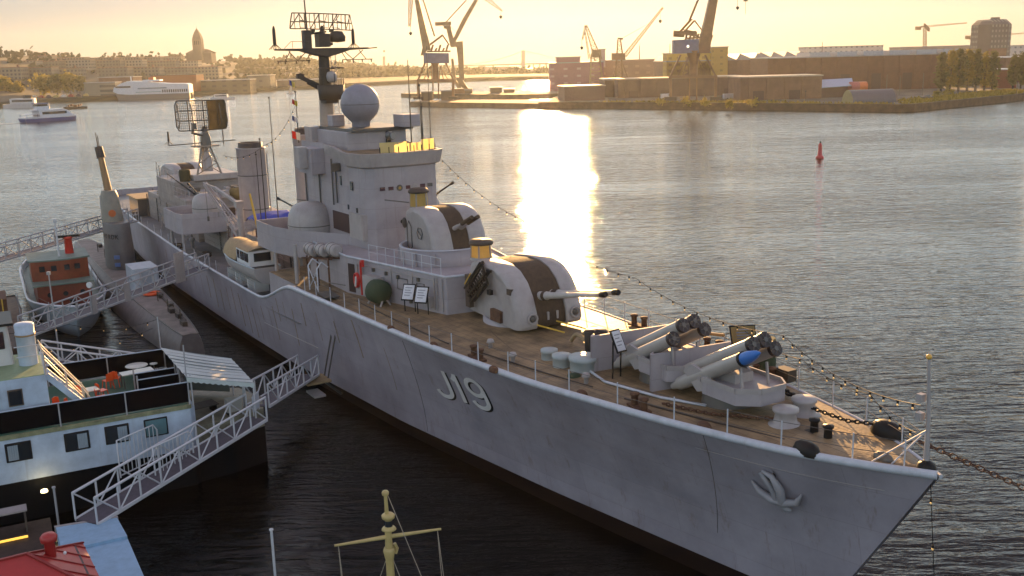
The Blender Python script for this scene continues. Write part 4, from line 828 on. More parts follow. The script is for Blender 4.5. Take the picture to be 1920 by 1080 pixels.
festoon('lower string of bulbs along the far bow railing', [SW(13,-4.4,8.3), SW(8.6,-3.2,8.3), SW(4.4,-2.1,8.25), SW(1.2,-.4,8.2)], 14, .2)
festoon('string of bulbs hanging from the mast towards the aft funnel', [SW(52,1.5,17.2), SW(58,2.0,14.2), SW(68,2.5,12.8)], 14, .5)
festoon('string of bulbs hanging below the bow tip', [SW(.3,0,7.2), SW(.2,-.6,2.5), SW(1.5,-1.6,.6)], 6, .1)
# mooring chain from the bow
mc = chain_mb([SW(2.0,-1.6,7.4), SW(-1.2,-3.6,6.1), SW(-6,-6.8,4.0), SW(-14,-12,1.6), SW(-19,-15,.1)], .3, .024).build('mooring_chain', RUST); tag(mc, 'rusty mooring chain leading from the bow down to the water', 'chain')
# ---------------------------------------------------------------- submarine alongside
def SB(s, a, z): return (83 - s, 9.1 - a, z)
sub = thing('submarine', 'dark grey submarine with a tall fin, moored between the destroyer and the tug', 'submarine', SW(83, 9.1), SRZ)
SUBM = mat('submarine_grey', (.15,.13,.125), .6, var=.2, streak=.5, streak_col=(.09,.05,.03)); SUBD = mat('submarine_deck', (.21,.18,.16), .75, var=.3, scale=1)
rows = []
for k in range(25):
    t = k / 24; s = 52.6 + 52 * t; w = 2.35 * (math.sin(math.pi * min(1, (t * .9 + .035)))) ** .45; zt = 1.75 - .5 * max(0, t - .7) / .3; a = 10.1 - .9 * t
    rows.append([SB(s, a + q * w, z) for q, z in ((1,-.5),(1.02,.35),(.93,1.0),(.62,zt),(0,zt + .08),(-.62,zt),(-.93,1.0),(-1.02,.35),(-1,-.5))])
m = MB().loft(rows, False, False, 0, True); m.add(rows[0], [tuple(range(9))]); m.add(rows[-1], [tuple(range(9))]); m.build('hull', SUBM, sub)
m = MB()
for sg in (3, 5): m.tube([Vector(r[sg]) + Vector((0,0,.03)) for r in rows], .05, 5)
m.build('casing_edge', STEEL, sub)
MB().loft([[Vector(r[j]) + Vector((0,0,.03)) for j in (3, 4, 5)] for r in rows], False, False, 0, True).build('casing_deck', SUBD, sub)
def oval(s, a, l, w, z, n=20): return [SB(s + l * math.copysign(abs(math.cos(2 * math.pi * j / n)) ** .8, math.cos(2 * math.pi * j / n)), a + w * math.sin(2 * math.pi * j / n), z) for j in range(n)]
fin = MB().loft([oval(82.5, 9.2, 2.7, 1.25, 1.7), oval(82.5, 9.2, 2.65, 1.22, 3.5), oval(82.6, 9.2, 2.5, 1.1, 6.0), oval(82.6, 9.2, 2.45, 1.02, 6.15)], True, True, 0, True).build('fin', mat('fin_grey', (.12,.115,.115), .55, var=.15, streak=.4), sub)
f2 = MB().loft([oval(83.2, 9.35, 1.5, .95, 6.1), oval(83.4, 9.4, 1.15, .75, 8.6), oval(83.4, 9.4, .95, .6, 9.0)], True, True, 0, True).build('upper_fin', mat('fin_upper_lit', (.20,.185,.15), .5, var=.15, streak=.4), sub)  # upper fin paler and yellower: sunlight put into its colour
MB().tube([SB(84.2,9.7,6.1), SB(84.6,9.7,8.4)], [.5,.4], 4).build('wind_deflector', LGREY, f2)
c = SB(81.9, 9.6, 7.0); MB().tube([Vector(c) + Vector((.15,0,0)), Vector(c) + Vector((.24,0,0))], .33, 16).build('round_crest', mat('crest_orange', (.5,.12,.03)), f2)
mm = MB().tube([SB(83.6,9.4,8.9), SB(84.6,9.6,12.4)], [.36,.26], 10).build('periscope_mast', mat('mast_orange_lit', (.26,.15,.06), .5, streak=.5), sub)  # orange sunlight on the mast is put into its base colour
MB().tube([SB(84.5,9.55,12.0), SB(84.75,9.65,13.0)], [.4,.36], 10).build('mast_head', DARK, mm)
for ds, da, h in ((0,0,1.0),(.35,-.5,1.2),(-.3,.35,1.5)): MB().tube([SB(84.7 + ds,9.65 + da * .3,12.9), SB(84.9 + ds,9.7 + da * .3,12.9 + h)], [.04,.03], 5).build('aerial', DM, mm)
def text_obj(name, body, size, mat_, par, M, ext=.01):
    cu = bpy.data.curves.new(name, 'FONT'); cu.body = body; cu.size = size; cu.extrude = ext; cu.align_x = 'CENTER'; cu.align_y = 'CENTER'
    o = bpy.data.objects.new(name, cu); cu.materials.append(mat_); C.objects.link(o); o.parent = par; o.matrix_local = M
    me = bpy.data.meshes.new_from_object(o); r = bpy.data.objects.new(name, me); C.objects.link(r); r.parent = par; r.matrix_local = M; bpy.data.objects.remove(o); return r
nx = Vector((.62, -.78, 0)).normalized(); tx = Vector((.78, .62, 0)).normalized()
for k, ch in enumerate('NORDK'):   # letters follow the curved face of the fin
    an = R(-88 + k * 16); p = Vector(SB(82.5, 9.2, 4.95)) + Vector((2.62 * abs(math.cos(an)) ** .8, 1.18 * math.sin(an), 0)); nx = Vector((math.cos(an) / 2.62, math.sin(an) / 1.18, 0)).normalized(); tx = Vector((-nx.y, nx.x, 0))
    text_obj('name_letter', ch, .62, BLACK, fin, Matrix(((tx.x, 0, nx.x, p.x + nx.x * .06), (tx.y, 0, nx.y, p.y + nx.y * .06), (0, 1, 0, p.z), (0, 0, 0, 1))))
for z in (2.4, 3.1): MB().box(SB(80.0, 9.9, z), (.1,.5,.35), rz=R(-30)).build('fin_plate', mat('plate_blue', (.12,.2,.42)), fin)
for s, a in ((70.5,9.1),(62,9.3),(58,9.6),(55.3,9.9),(66,9.2),(60,9.7),(95,9.0)): MB().box(SB(s, a, 2.0), (.9,.35,.35)).build('deck_fitting', DARK, sub)
for s in (57, 61, 64.5, 76, 88, 92): MB().tube([SB(s, 9.7, 1.8), SB(s, 9.7, 2.7)], .04, 5).build('stanchion', DM, sub)
MB().tube([SB(s, 9.7, 2.65) for s in (57, 61, 64.5)], .015, 4).build('guard_wire', STEEL, sub); MB().bar(SB(66,9.1,1.85), SB(56,9.6,2.0), .16, .12).build('deck_beam', DARK, sub)
MB().loft([[SB(53.2,10.05,.9 + z), SB(52.8,10.05,.9 + z), SB(52.75,9.7,.9 + z), SB(53.2,9.65,.9 + z)] for z in (0,.9)], True, True).build('bow_lamp_housing', LGREY, sub)
bx = thing('deck_shelter', 'white box shaped tarpaulin shelter standing on the submarine deck', 'shelter', SW(70.6, 9.55, 1.82), SRZ)
m = MB(); m.prism([(-1.6,-1.05),(1.6,-1.05),(1.6,1.05),(-1.6,1.05)], 0, 2.0); m.build('cover', mat('tarp_white', (.42,.47,.52), .6, var=.1), bx, .18); MB().box((1.62,0,.9), (.05,.8,1.6)).build('door_flap', mat('tarp_grey', (.3,.34,.38), .7), bx)
ring = MB().tube([(.42 * math.cos(q * .524), .42 * math.sin(q * .524), .12) for q in range(12)], .12, 8, closed=True).build('lifebuoy', ORANGE, loc=SW(67.3, 9.6, 1.85)); ring.scale = (1.3,1.3,1); tag(ring, 'orange lifebuoy lying on the submarine deck by the white shelter', 'lifebuoy')
# ---------------------------------------------------------------- gangways
ALU = mat('white_aluminium', (.55,.56,.58), .4, var=.08)
GALV = mat('galvanised_grey', (.36,.36,.37), .5, var=.15, streak=.2)
PLANK = mat('gangway_planks', (.085,.075,.09), .7, var=.2, scale=4)
def gangway(name, label, a, b, w, h, n, m, group=None, tube=.06, post_h=None):
    a, b = Vector(a), Vector(b); d = b - a; L = Vector((d.x, d.y, 0)).length; rz = math.atan2(d.y, d.x); t = thing(name, label, 'gangway', a, rz, group); sl = d.z / L
    P = lambda x, y, z: Vector((x, y, z + x * sl))
    MB().loft([[P(0,-w/2,0), P(L,-w/2,0)], [P(0,w/2,0), P(L,w/2,0)]], False, False).plate([P(0,-w/2,-.05), P(L,-w/2,-.05), P(L,w/2,-.05), P(0,w/2,-.05)], .06).build('walkway', PLANK, t)
    for y in (-w / 2, w / 2):
        MB().bar(P(0,y,-.03), P(L,y,-.03), tube * 1.6, .14).build('side_beam', m, t); MB().tube([P(0,y,h), P(L,y,h)], tube, 8).build('handrail', m, t)
        for k in range(n + 1): MB().tube([P(L * k / n, y, 0), P(L * k / n, y, h)], tube * .75, 6).build('rail_post', m, t)
        q = MB()
        for k in range(n):
            e = (0, h) if k % 2 else (h, 0); MB().tube([P(L * k / n, y, e[0]), P(L * (k + 1) / n, y, e[1])], tube * .6, 6).build('brace', m, t)
    return t, P, L
TH = R(27.5); WO = Vector((-22.9, 42.9, 0))
def WL(t, w, z): return WO + Vector((math.cos(TH) * t - math.sin(TH) * w, math.sin(TH) * t + math.cos(TH) * w, z))
gangway('gangway', 'short white gangway from the canopied deck of the white ship to the destroyer hull', WL(11.7, 1.7, 2.95), SW(38.3, 6.6, 1.9), 1.25, 1.15, 6, ALU)
pf = sthing('boarding_platform', 'small platform with steps against the destroyer hull at the end of the short gangway', 'platform', 37.6, 5.6, 1.4)
MB().box((0,-.9,.3), (1.6,1.5,.12)).build('deck', CANVAS, pf); MB().box((.9,-1.2,-.25), (1.4,.7,.12)).build('step', LGREY, pf); MB().bar((-.5,-.5,.25), (-.2,.6,-.8), .12).bar((.6,-.5,.25), (.3,.6,-.8), .12).build('bracket', STEEL, pf); MB().tube([(.3,-.2,.3),(.8,.35,3.4)], .05, 5).tube([(-.3,-.2,.3),(.2,.35,3.4)], .05, 5).build('rope_ladder', STEEL, pf)
g, P, L = gangway('gangway', 'long grey truss gangway crossing over the submarine to the destroyer deck', (-31.4, 63.4, 3.6), SW(61.5, 6.6, 4.75), 1.3, 1.1, 14, GALV)
MB().box(P(L * .80, -.72, .9), (1.0,.05,2.3)).build('grey_panel', LGREY, g); MB().box(P(L * .48, -.72, .5), (.5,.05,1.3)).build('grey_panel', LGREY, g); MB().box(P(L * .30, -.72, .5), (.4,.05,1.3)).build('grey_panel', LGREY, g)
gangway('gangway', 'far grey gangway reaching from the left edge of the picture to the submarine fin', (-45.6, 80.0, 4.3), SW(88, 6.6, 5.3), 1.3, 1.15, 16, GALV)
g, P, L = gangway('gangway', 'white railed gangway climbing from the blue pontoon to the canopied deck', WL(2.6, -6.2, 2.0), WL(11.3, .2, 2.85), 1.25, 1.15, 9, ALU)
gt = thing('safety_fence', 'white barred safety fence around the white gangway halfway up', 'fence', WL(6.1, -1.9, 2.45), TH + R(36))
for y, nm in ((1.1, 'far'), (-1.1, 'near')):
    MB().tube([(-1.2,y,-.6),(-1.2,y,1.2),(1.0,y,1.2),(1.2,y,.9),(1.2,y,-.6)], .04, 6).build('fence_frame', ALU, gt); MB().tube([(-1.2,y,-.5),(1.2,y,-.5)], .035, 6).build('bottom_rail', ALU, gt)
    for k in range(9): MB().tube([(-.95 + k * .24, y, -.5), (-.95 + k * .24, y, 1.2)], .022, 5).build('fence_bar', ALU, gt)
gangway('gangway', 'white truss gangway behind the white ship, rising to the upper deck stairs', WL(2.2, 9.6, 4.9), WL(7.8, 8.4, 3.4), 1.2, 1.0, 6, ALU)
# ---------------------------------------------------------------- white restaurant ship
ws = thing('white_ship', 'white passenger ship with a row of dark windows and a green upper deck', 'ship', WO, TH)
WSH = mat('ship_white', (.44,.52,.62), .5, var=.22, scale=.9, streak=.45, streak_col=(.26,.25,.24), bump=.1, bscale=2); NET = mat('black_netting', (.005,.005,.006), .9, spec=.05); GDK = mat('green_deck', (.05,.13,.085), .55, var=.25, scale=1.5)
FP = [(-12,0),(8.1,0),(8.35,.25),(10.2,.55),(11.9,1.3),(12.3,3.2),(11.6,5.4),(9.8,6.6),(8.2,6.9),(-12,6.9)]
MB().prism([(x, y + (.12 if y < 1 else 0)) for x, y in FP], -1.2, 1.95).build('lower_hull', mat('hull_black', (.006,.006,.007), .6, spec=.15), ws)
up = MB().prism([(-12,0),(8.1,0),(8.35,.3),(8.35,6.6),(8.1,6.9),(-12,6.9)], 1.95, 4.02).build('upper_hull', WSH, ws, .05)
MB().prism([(8.35,.3),(10.2,.55),(11.9,1.3),(12.3,3.2),(11.6,5.4),(9.8,6.6),(8.35,6.6)], 1.95, 2.9).build('end_deck', mat('worn_deck', (.20,.19,.13), .6, var=.5, scale=1.2), ws)
MB().prism([(-12,-.06),(8.15,-.06),(8.15,6.95),(-12,6.95)], 4.02, 4.2).build('deck_edge', mat('stained_edge', (.22,.22,.12), .6, var=.5, scale=2), ws)
MB().prism([(-12,.12),(8.0,.12),(8.0,6.8),(-12,6.8)], 4.2, 4.235).build('upper_deck', GDK, ws)
for k in range(-3, 4):
    x = .5 + k * 2.0 if False else (.5, 2.95, 4.7, 6.45, -1.6, -3.6, -5.6)[k + 3]
    fr = MB().box((x,-.02,3.38), (1.08,.07,.9)).build('window', BLACK, up, .06)
    MB().box((x,-.065,3.38), (.94,.03,.76)).build('pane', GLASS if x < 6 else mat('teal_pane', (.10,.19,.21), .15), fr)
    if x < 6:
        s = -1 if x < 1 else 1; c = MB(); n = 9; c.loft([[(x + s * (.02 + .42 * i / n), -.085 - .012 * (i % 2), z) for i in range(n + 1)] for z in (3.03, 3.73)], False, False); c.build('curtain', mat('curtain_grey', (.24,.29,.33), .8), fr)
bw_ = MB()
def net(p, q, z0=4.33, z1=5.3, par=ws):
    n = max(1, int((Vector(q) - Vector(p)).length / 2.6)); MB().plate([(*p, z0), (*q, z0), (*q, z1), (*p, z1)], .03).build('netting', NET, par)
    MB().tube([(*p, z1 + .02), (*q, z1 + .02)], .03, 6).build('net_rail', WSH, par)
    for k in range(n + 1): c = Vector(p).lerp(Vector(q), k / n); MB().tube([(c.x, c.y, 4.2), (c.x, c.y, 5.34)], .04, 6).build('net_post', GALV, par)
net((-12,.05), (8.1,.05)); net((2.3,6.85), (8.1,6.85)); net((8.15,3.2), (8.15,6.85)); net((6.1,2.4), (8.1,2.4), 4.3, 5.1); net((6.1,3.6), (8.1,3.6), 4.3, 5.1); net((-12,6.85), (2.2,6.85))
cb = MB().prism([(-12,.7),(2.05,.7),(2.05,5.2),(-12,5.2)], 4.235, 6.55).build('cabin', WSH, ws, .04)
MB().prism([(-12,.75),(2.0,.75),(2.0,5.15),(-12,5.15)], 6.55, 6.58).build('cabin_roof_deck', mat('pale_green_deck', (.22,.30,.17), .6, var=.2), cb)
f = MB().box((.68,.68,5.7), (.62,.06,.78)).build('cabin_window', mat('brown_frame', (.1,.07,.05)), cb); MB().box((.68,.64,5.7), (.52,.03,.66)).build('pane', GLASS, f)
fu = MB().lathe((1.45,3.0,6.55), [(.42,0),(.42,1.5),(.45,1.52),(.45,1.56),(.42,1.58),(.44,1.95),(.4,2.02),(.01,2.05)], 24).build('exhaust_stack', WSH, ws); MB().lathe((1.45,3.0,8.02), [(.425,-.04),(.46,0),(.425,.04)], 24).build('stack_band', mat('bronze_band', (.3,.18,.07)), fu)
wh = MB().loft([[(x, y, 6.55) for x, y in ((-4,3.3),(.85,3.3),(.85,6),(-4,6))], [(x, y, 8.5) for x, y in ((-4,3.4),(.72,3.4),(.72,5.9),(-4,5.9))]]).build('wheelhouse', mat('cream_white', (.62,.60,.58), .45, var=.06), ws, .12)
MB().box((.1,3.32,7.8), (.9,.08,.85)).build('wheelhouse_window', GLASS, wh, .1); MB().box((-1.4,3.32,7.8), (.9,.08,.85)).build('wheelhouse_window', GLASS, wh, .1); MB().box((-1.6,4.6,8.55), (5.2,2.9,.12)).build('wheelhouse_roof', BLACK, wh)
st = MB().bar((2.05,.8,6.5), (3.9,.8,4.3), .08, .28).bar((2.05,1.7,6.5), (3.9,1.7,4.3), .08, .28)
for k in range(9): t = (k + .5) / 9; st.box((2.05 + 1.85 * t, 1.25, 6.5 - 2.2 * t), (.24,.85,.04))
st = st.build('stairs', WSH, ws)
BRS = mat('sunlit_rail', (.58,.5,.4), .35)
for y in (.85, 1.65):
    MB().tube([(1.9,y,8.0),(2.0,y,7.75),(3.5,y,5.6),(3.75,y,5.15),(3.75,y,4.3)], .035, 6).tube([(2.0,y,7.3),(3.5,y,5.15)], .03, 6).build('stair_handrail', BRS, st)
    for t in (0, .45, .8): MB().tube([(2.05 + 1.85 * t, y, 6.5 - 2.2 * t), (2.05 + 1.85 * t, y, 7.55 - 2.35 * t)], .03, 6).build('rail_post', BRS, st)
MB().tube([(.95,2.4,7.1),(1.1,2.4,7.1),(2,2.4,7.1)], .025, 5).tube([(.9,2.4,7.6),(2,2.4,7.6)], .025, 5).tube([(2,2.4,6.55),(2,2.4,7.65)], .03, 5).tube([(2,.8,6.55),(2,.8,7.6)], .03, 5).build('roof_railing', ALU, ws)
# canopy over the end deck
cp = thing('deck_canopy', 'white ribbed awning over the end deck of the white ship', 'awning', WL(8, 0, 2.9), TH)
A_, B_, C_, D_ = Vector((.05,-.05,2.7)), Vector((3.25,-.05,1.85)), Vector((3.1,4.2,2.05)), Vector((-.15,6.1,2.7))
m = MB(); m.loft([[A_.lerp(B_, u).lerp(D_.lerp(C_, u), v) + Vector((0,0,-.05 * math.sin(math.pi * u) - .03 * math.cos(v * 40))) for u in [i / 6 for i in range(7)]] for v in [j / 28 for j in range(29)]], False, False, 0, True); AW = mat('awning_white', (.48,.54,.52), .7, var=.08); m.build('canopy_cloth', AW, cp)
for k in range(9):
    v = k / 8; MB().tube([A_.lerp(B_, u).lerp(D_.lerp(C_, u), v) + Vector((0,0,-.03 * math.sin(math.pi * u))) for u in [i / 6 for i in range(7)]], .025, 5).build('canopy_seam', mat('seam_grey', (.2,.23,.23)), cp)
m = MB(); n = 24; m.loft([[A_.lerp(B_, i / n) + Vector((0,-.02,0)) for i in range(n + 1)], [A_.lerp(B_, i / n) + Vector((0,-.03,-.2 - .06 * (i % 2))) for i in range(n + 1)]], False, False); m.loft([[B_.lerp(C_, i / n) for i in range(n + 1)], [B_.lerp(C_, i / n) + Vector((.02,0,-.2 - .06 * (i % 2))) for i in range(n + 1)]], False, False); m.build('valance', AW, cp)
for q in (B_, C_, A_ + Vector((.3,.3,0)), B_.lerp(C_, .5)): MB().tube([(q.x - .05, q.y + .05, 0), (q.x - .05, q.y + .05, q.z)], .04, 6).build('canopy_post', ALU, cp)
MB().tube([A_, A_ + Vector((0,0,1.6))], .035, 5).build('corner_pole', GALV, cp); MB().tube([D_, D_ + Vector((0,0,1.7))], .035, 5).build('corner_pole', GALV, cp)
MB().plate([(.9,6.0,.2),(2.9,4.4,.2),(2.9,4.4,1.5),(.9,6.0,1.5)], .04).build('back_sheet', mat('sheet_grey', (.16,.19,.17), .7), cp)
sg_ = thing('notice_board', 'blank white notice board at the head of the white gangway', 'sign', WL(11.45, .9, 2.9), TH + R(58)); MB().box((0,0,.55), (1.0,.05,.85)).build('panel', mat('board_white', (.5,.55,.6), .5), sg_, .02); MB().box((-.45,0,.1), (.05,.05,.3)).box((.45,0,.1), (.05,.05,.3)).build('feet', ALU, sg_)
sg_ = thing('menu_stand', 'pale box stand under the awning edge', 'stand', WL(10.4, 1.3, 2.9), TH + R(10)); MB().box((0,0,.5), (.8,.4,.7)).build('box', mat('stand_beige', (.38,.37,.33), .6), sg_, .03); MB().box((-.3,0,.07), (.06,.4,.15)).box((.3,0,.07), (.06,.4,.15)).build('feet', BLACK, sg_)
bn = thing('deck_bench', 'dark slatted bench on the end deck beside the upper hull', 'bench', WL(9.0, 2.2, 2.9), TH + R(12))
for k in range(5): MB().box((0,-.4 + k * .2,.45), (1.5,.14,.05)).build('slat', DARK, bn)
for x in (-.6, .6): MB().box((x,0,.2), (.08,.8,.42)).build('leg', BLACK, bn)
# chairs and tables on the green deck
def chair(label, loc, rz):
    t = thing('metal_chair', label, 'chair', loc, rz, 'orange chairs on the green deck')
    MB().box((0,0,.45), (.42,.42,.035)).build('seat', ORANGE, t, .02)
    m = MB(); m.loft([[(-.19,.2,.47),(.19,.2,.47)], [(-.17,.25,.85),(.17,.25,.85)]], False, False); m.plate([(-.08,.21,.5),(.08,.21,.5),(.07,.26,.88),(-.07,.26,.88)], .03); m.build('backrest', ORANGE, t)
    for x, y in ((-1,-1),(1,-1),(1,1),(-1,1)): MB().tube([(x * .17, y * .17, .45), (x * .22, y * .23, 0)], .025, 6).build('leg', ORANGE, t)
    return t
def WC(u, v, z=4.24): return WL(u, v, z)
chairs = [('orange metal chair facing right at the foot of the stairs', 4.35, 2.1, 90), ('orange metal chair behind the one at the stair foot', 4.5, 3.1, 120), ('orange metal chair seen in front of the round table', 5.35, 4.9, 160), ('orange metal chair beside the long white table', 4.95, 4.7, 200), ('orange metal chair under the stairs nearest the cabin', 2.45, 1.6, 30), ('orange metal chair half hidden under the stairs', 2.95, 1.2, 60), ('orange metal chair under the stairs nearest the netting', 3.3, .9, 85), ('orange metal chair behind the stair handrail', 3.35, 2.9, -20)]
for lab, u, v, r in chairs: chair(lab, WC(u, v), TH + R(r))
def table(label, u, v, r, top): 
    t = thing('deck_table', label, 'table', WC(u, v), TH + R(r), 'tables on the green deck'); TW = mat('table_white', (.55,.56,.5), .4)
    if top == 'round': MB().lathe((0,0,.72), [(.01,0),(.55,0),(.57,.02),(.55,.04),(.01,.04)], 24).build('tabletop', TW, t); MB().tube([(0,0,0),(0,0,.72)], .05, 8).lathe((0,0,0), [(.01,.05),(.25,.03),(.26,0)], 14).build('pedestal', WSH, t)
    else:
        MB().box((0,0,.73), (top,.7,.04)).build('tabletop', TW, t)
        for x in (-1, 1):
            for y in (-1, 1): MB().box((x * (top / 2 - .08), y * .28, .355), (.05,.05,.71)).build('leg', STEEL, t)
    return t
table('round white table on the green deck near the far netting', 6.5, 5.6, 0, 'round'); table('long white table on the green deck before the round table', 6.35, 4.5, 8, 1.6); table('small white table at the foot of the stairs', 3.95, 2.6, 10, .7)
st_ = thing('bar_stool', 'small round white stool right of the round table', 'stool', WC(7.35, 5.6), 0); MB().lathe((0,0,.68), [(.01,0),(.2,0),(.2,.04),(.01,.05)], 14).build('seat', mat('table_white', (.5,.5,.5)), st_); MB().tube([(0,0,0),(0,0,.68)], .035, 6).lathe((0,0,0), [(.01,.04),(.18,.02),(.18,0)], 12).build('pedestal', STEEL, st_)
for k, (u, v, z) in enumerate(((1.2,7.2,5.8),(3.2,6.9,6.0))): pass
festoon('string of bulbs over the water behind the white ship', [WL(-1, 9.5, 6.6), WL(3.3, 10.5, 5.3), WL(8, 9.5, 5.9)], 8, .35); festoon('second string of bulbs hanging in front of the tug bow', [WL(-1.5, 12.5, 6.6), WL(4, 14.5, 5.6), WL(9, 14.5, 5.2)], 8, .4)
# lamp on the quay side that lights the hull
lp = thing('quay_lamp', 'lit lamp casting a warm spot on the white hull at the waterline', 'lamp', WL(1.3, -.55, 1.45), TH); MB().lathe((0,0,0), [(.01,.12),(.14,.1),(.16,0),(.01,-.02)], 12).build('lamp_head', emit('lamp_lit', (1,.8,.4), 2), lp); MB().bar((0,.1,-.02), (0,.55,-.1), .05).build('bracket', BLACK, lp)
pl_ = bpy.data.lights.new('quay_lamp_light', 'POINT'); pl_.energy = 5; pl_.color = (1,.78,.42); pl_.shadow_soft_size = .12; po = bpy.data.objects.new('quay_lamp_light', pl_); C.objects.link(po); po.location = WL(1.3, -.62, 1.7)
# pontoon, red roofed kiosk, wharf
pn = thing('pontoon', 'pale blue pontoon deck at the foot of the white gangway', 'pontoon', WL(1.4, -6.0, 0), TH); PB = mat('pontoon_blue', (.27,.44,.60), .6, var=.12, scale=3, bump=.1)
MB().prism([(0.05,.05),(2.35,-.3),(2.5,-2.4),(.1,-2.4)], -.6, 1.97).build('upper_deck', PB, pn, .03); MB().prism([(.1,-2.41),(2.5,-2.41),(2.75,-11),(.1,-11)], -.6, 1.85).build('lower_deck', PB, pn, .03); MB().prism([(.0,.1),(2.4,-.25),(2.4,-.4),(.0,-.05)], 1.6, 1.99).build('front_edge', LGREY, pn)
ks = thing('red_roofed_kiosk', 'small kiosk with a red metal hip roof and a round vent', 'kiosk', (-16.45, 30.3, 0), R(32)); RR = mat('red_roof', (.40,.035,.03), .45, var=.15)
MB().box((0,0,1.9), (4.2,3.8,3.8)).build('wall', mat('kiosk_dark', (.08,.05,.05)), ks)
m = MB(); m.add([(-2.4,-2.2,3.6),(2.4,-2.2,3.6),(2.4,2.2,3.6),(-2.4,2.2,3.6),(-.4,0,4.7),(.4,0,4.7)], [(0,1,5,4),(1,2,5),(2,3,4,5),(3,0,4),(0,3,2,1)]); rf = m.build('roof', RR, ks)
for a, b in (((2.4,2.2,3.62),(.4,0,4.72)),((2.4,-2.2,3.62),(.4,0,4.72)),((-2.4,2.2,3.62),(-.4,0,4.72)),((-.4,0,4.72),(.4,0,4.72))): MB().bar(a, b, .1, .06).build('roof_ridge', mat('red_ridge', (.26,.025,.02), .5), rf)
for k in range(5): q = -1.7 + k * .85; MB().bar((q * .55 + 1.3 if False else 2.4 - (2.0 - abs(q)) * 0, q, 3.62), (.4 + 2.0 * abs(q) / 2.2, q, 4.72 - 1.1 * abs(q) / 2.2), .04, .05).build('roof_seam', mat('red_ridge', (.26,.025,.02)), rf)
MB().lathe((1.15,.35,4.2), [(.17,-.3),(.17,.55),(.26,.6),(.28,.75),(.2,.85),(.01,.88)], 16).build('roof_vent', RR, rf); MB().sphere((1.55,.1,4.35), .06, 8, 5).build('white_bulb', WHITE, rf)
wf = thing('plank_wharf', 'dark plank wharf below the white ship', 'wharf', WL(-5, -4.2, 0), TH); MB().box((1.6,0,.9), (9.5,3.4,.16)).build('planking', mat('dark_planks', (.05,.032,.024), .8, var=.4, scale=3), wf)
for x in (-2.5, .5, 3.5, 6.2):
    for y in (-1.5, 1.5): MB().tube([(x,y,-2),(x,y,.85)], .14, 8).build('pile', DARK, wf)
bh = thing('wharf_bench', 'grey topped bench on the dark wharf with a strip of warm light under it', 'bench', WL(-.6, -3.3, .98), TH); MB().box((0,0,1.0), (2.2,.7,.07)).build('top', LGREY, bh); MB().box((-1.0,0,.5), (.08,.6,.98)).build('leg', STEEL, bh); MB().box((1.0,0,.5), (.08,.6,.98)).build('leg', STEEL, bh)
ls = MB().box((0,-.3,.06), (2.0,.12,.06)).build('light_strip', emit('strip_warm', (1,.55,.08), .5), loc=WL(-.6, -3.9, 1.0)); ls.rotation_euler.z = TH; tag(ls, 'glowing amber light strip along the dark wharf', 'light')
pw = MB().tube([(0,0,0),(0,0,2.2)], .05, 6).tube([(0,0,2.2),(0,0,2.26)], .08, 6).build('wharf_post', GALV, loc=WL(1.6,-4.6,.9)); tag(pw, 'thin grey post standing at the wharf end by the gangway foot', 'post')
# bottom: pole and the small craft with the yellow mast
po_ = MB().tube([(0,0,-1),(0,0,3.62)], .05, 8).lathe((0,0,3.62), [(.08,0),(.08,.05),(.01,.07)], 8).build('mooring_pole', ALU, loc=(-8.97, 34, 0)); tag(po_, 'thin pale pole rising from dark water at the bottom edge', 'pole')
ym = thing('small_sailing_craft', 'small craft whose yellow mast with a yard rises at the bottom edge', 'boat', (-4.18, 30, 0), R(20)); YM = mat('mast_yellow', (.50,.38,.15), .45, var=.15, streak=.3)
hm = MB(); hm.loft([[(x, w * q, z) for q, z in ((1,1.5),(.8,.4),(.1,-.3),(-.8,.4),(-1,1.5))] for x, w in ((-6,.3),(-4,1.5),(0,1.9),(3,1.6),(6,.9))], False, True); hm.loft([[(x, -w, 1.45), (x, w, 1.45)] for x, w in ((-6,.3),(-4,1.5),(0,1.9),(3,1.6),(6,.9))], False, False); hm.build('hull', mat('craft_dark', (.04,.05,.05)), ym)
mt = MB().tube([(0,0,1.4),(0,0,4.6),(0,0,5.35),(0,0,5.5)], [.15,.13,.11,.1], 12).tube([(0,0,5.4),(-.02,0,6.72)], [.075,.055], 10).build('mast', YM, ym)
MB().lathe((-.02,0,6.72), [(.1,-.06),(.12,.02),(.09,.08),(.01,.1)], 12).build('mast_cap', YM, mt)
m = MB().lathe((.03,0,5.42), [(.09,0),(.24,.05),(.2,.12),(.12,.16),(.12,.4),(.2,.44),(.22,.54),(.15,.6),(.01,.6)], 14); m.build('mast_lantern', YM, mt); MB().lathe((.03,0,5.59), [(.13,0),(.13,.2)], 12).build('lantern_glass', GLASS, mt)
MB().lathe((0,0,4.75), [(.14,-.3),(.2,0),(.16,.1),(.14,.1)], 10).build('halyard_block', YM, mt); MB().tube([(.18,.0,4.95),(.26,0,4.75),(.2,0,4.6)], .06, 6).build('cleat', YM, mt)
yv = Vector((.995, .10, 0)); yv = Matrix.Rotation(R(-20 + 15), 3, 'Z') @ Vector((1, 0, 0))
yy = MB().tube([yv * -1.72 + Vector((0,0,5.18)), yv * 0 + Vector((0,0,5.22)), yv * 1.72 + Vector((0,0,5.22))], [.04,.075,.04], 8).build('yard', YM, ym)
m = MB(); m.tube([(0.05,0,6.65), (1.6,-1.2,1.5)], .012, 4); RP = mat('rope_beige', (.4,.34,.26)); m.build('stay', RP, ym)
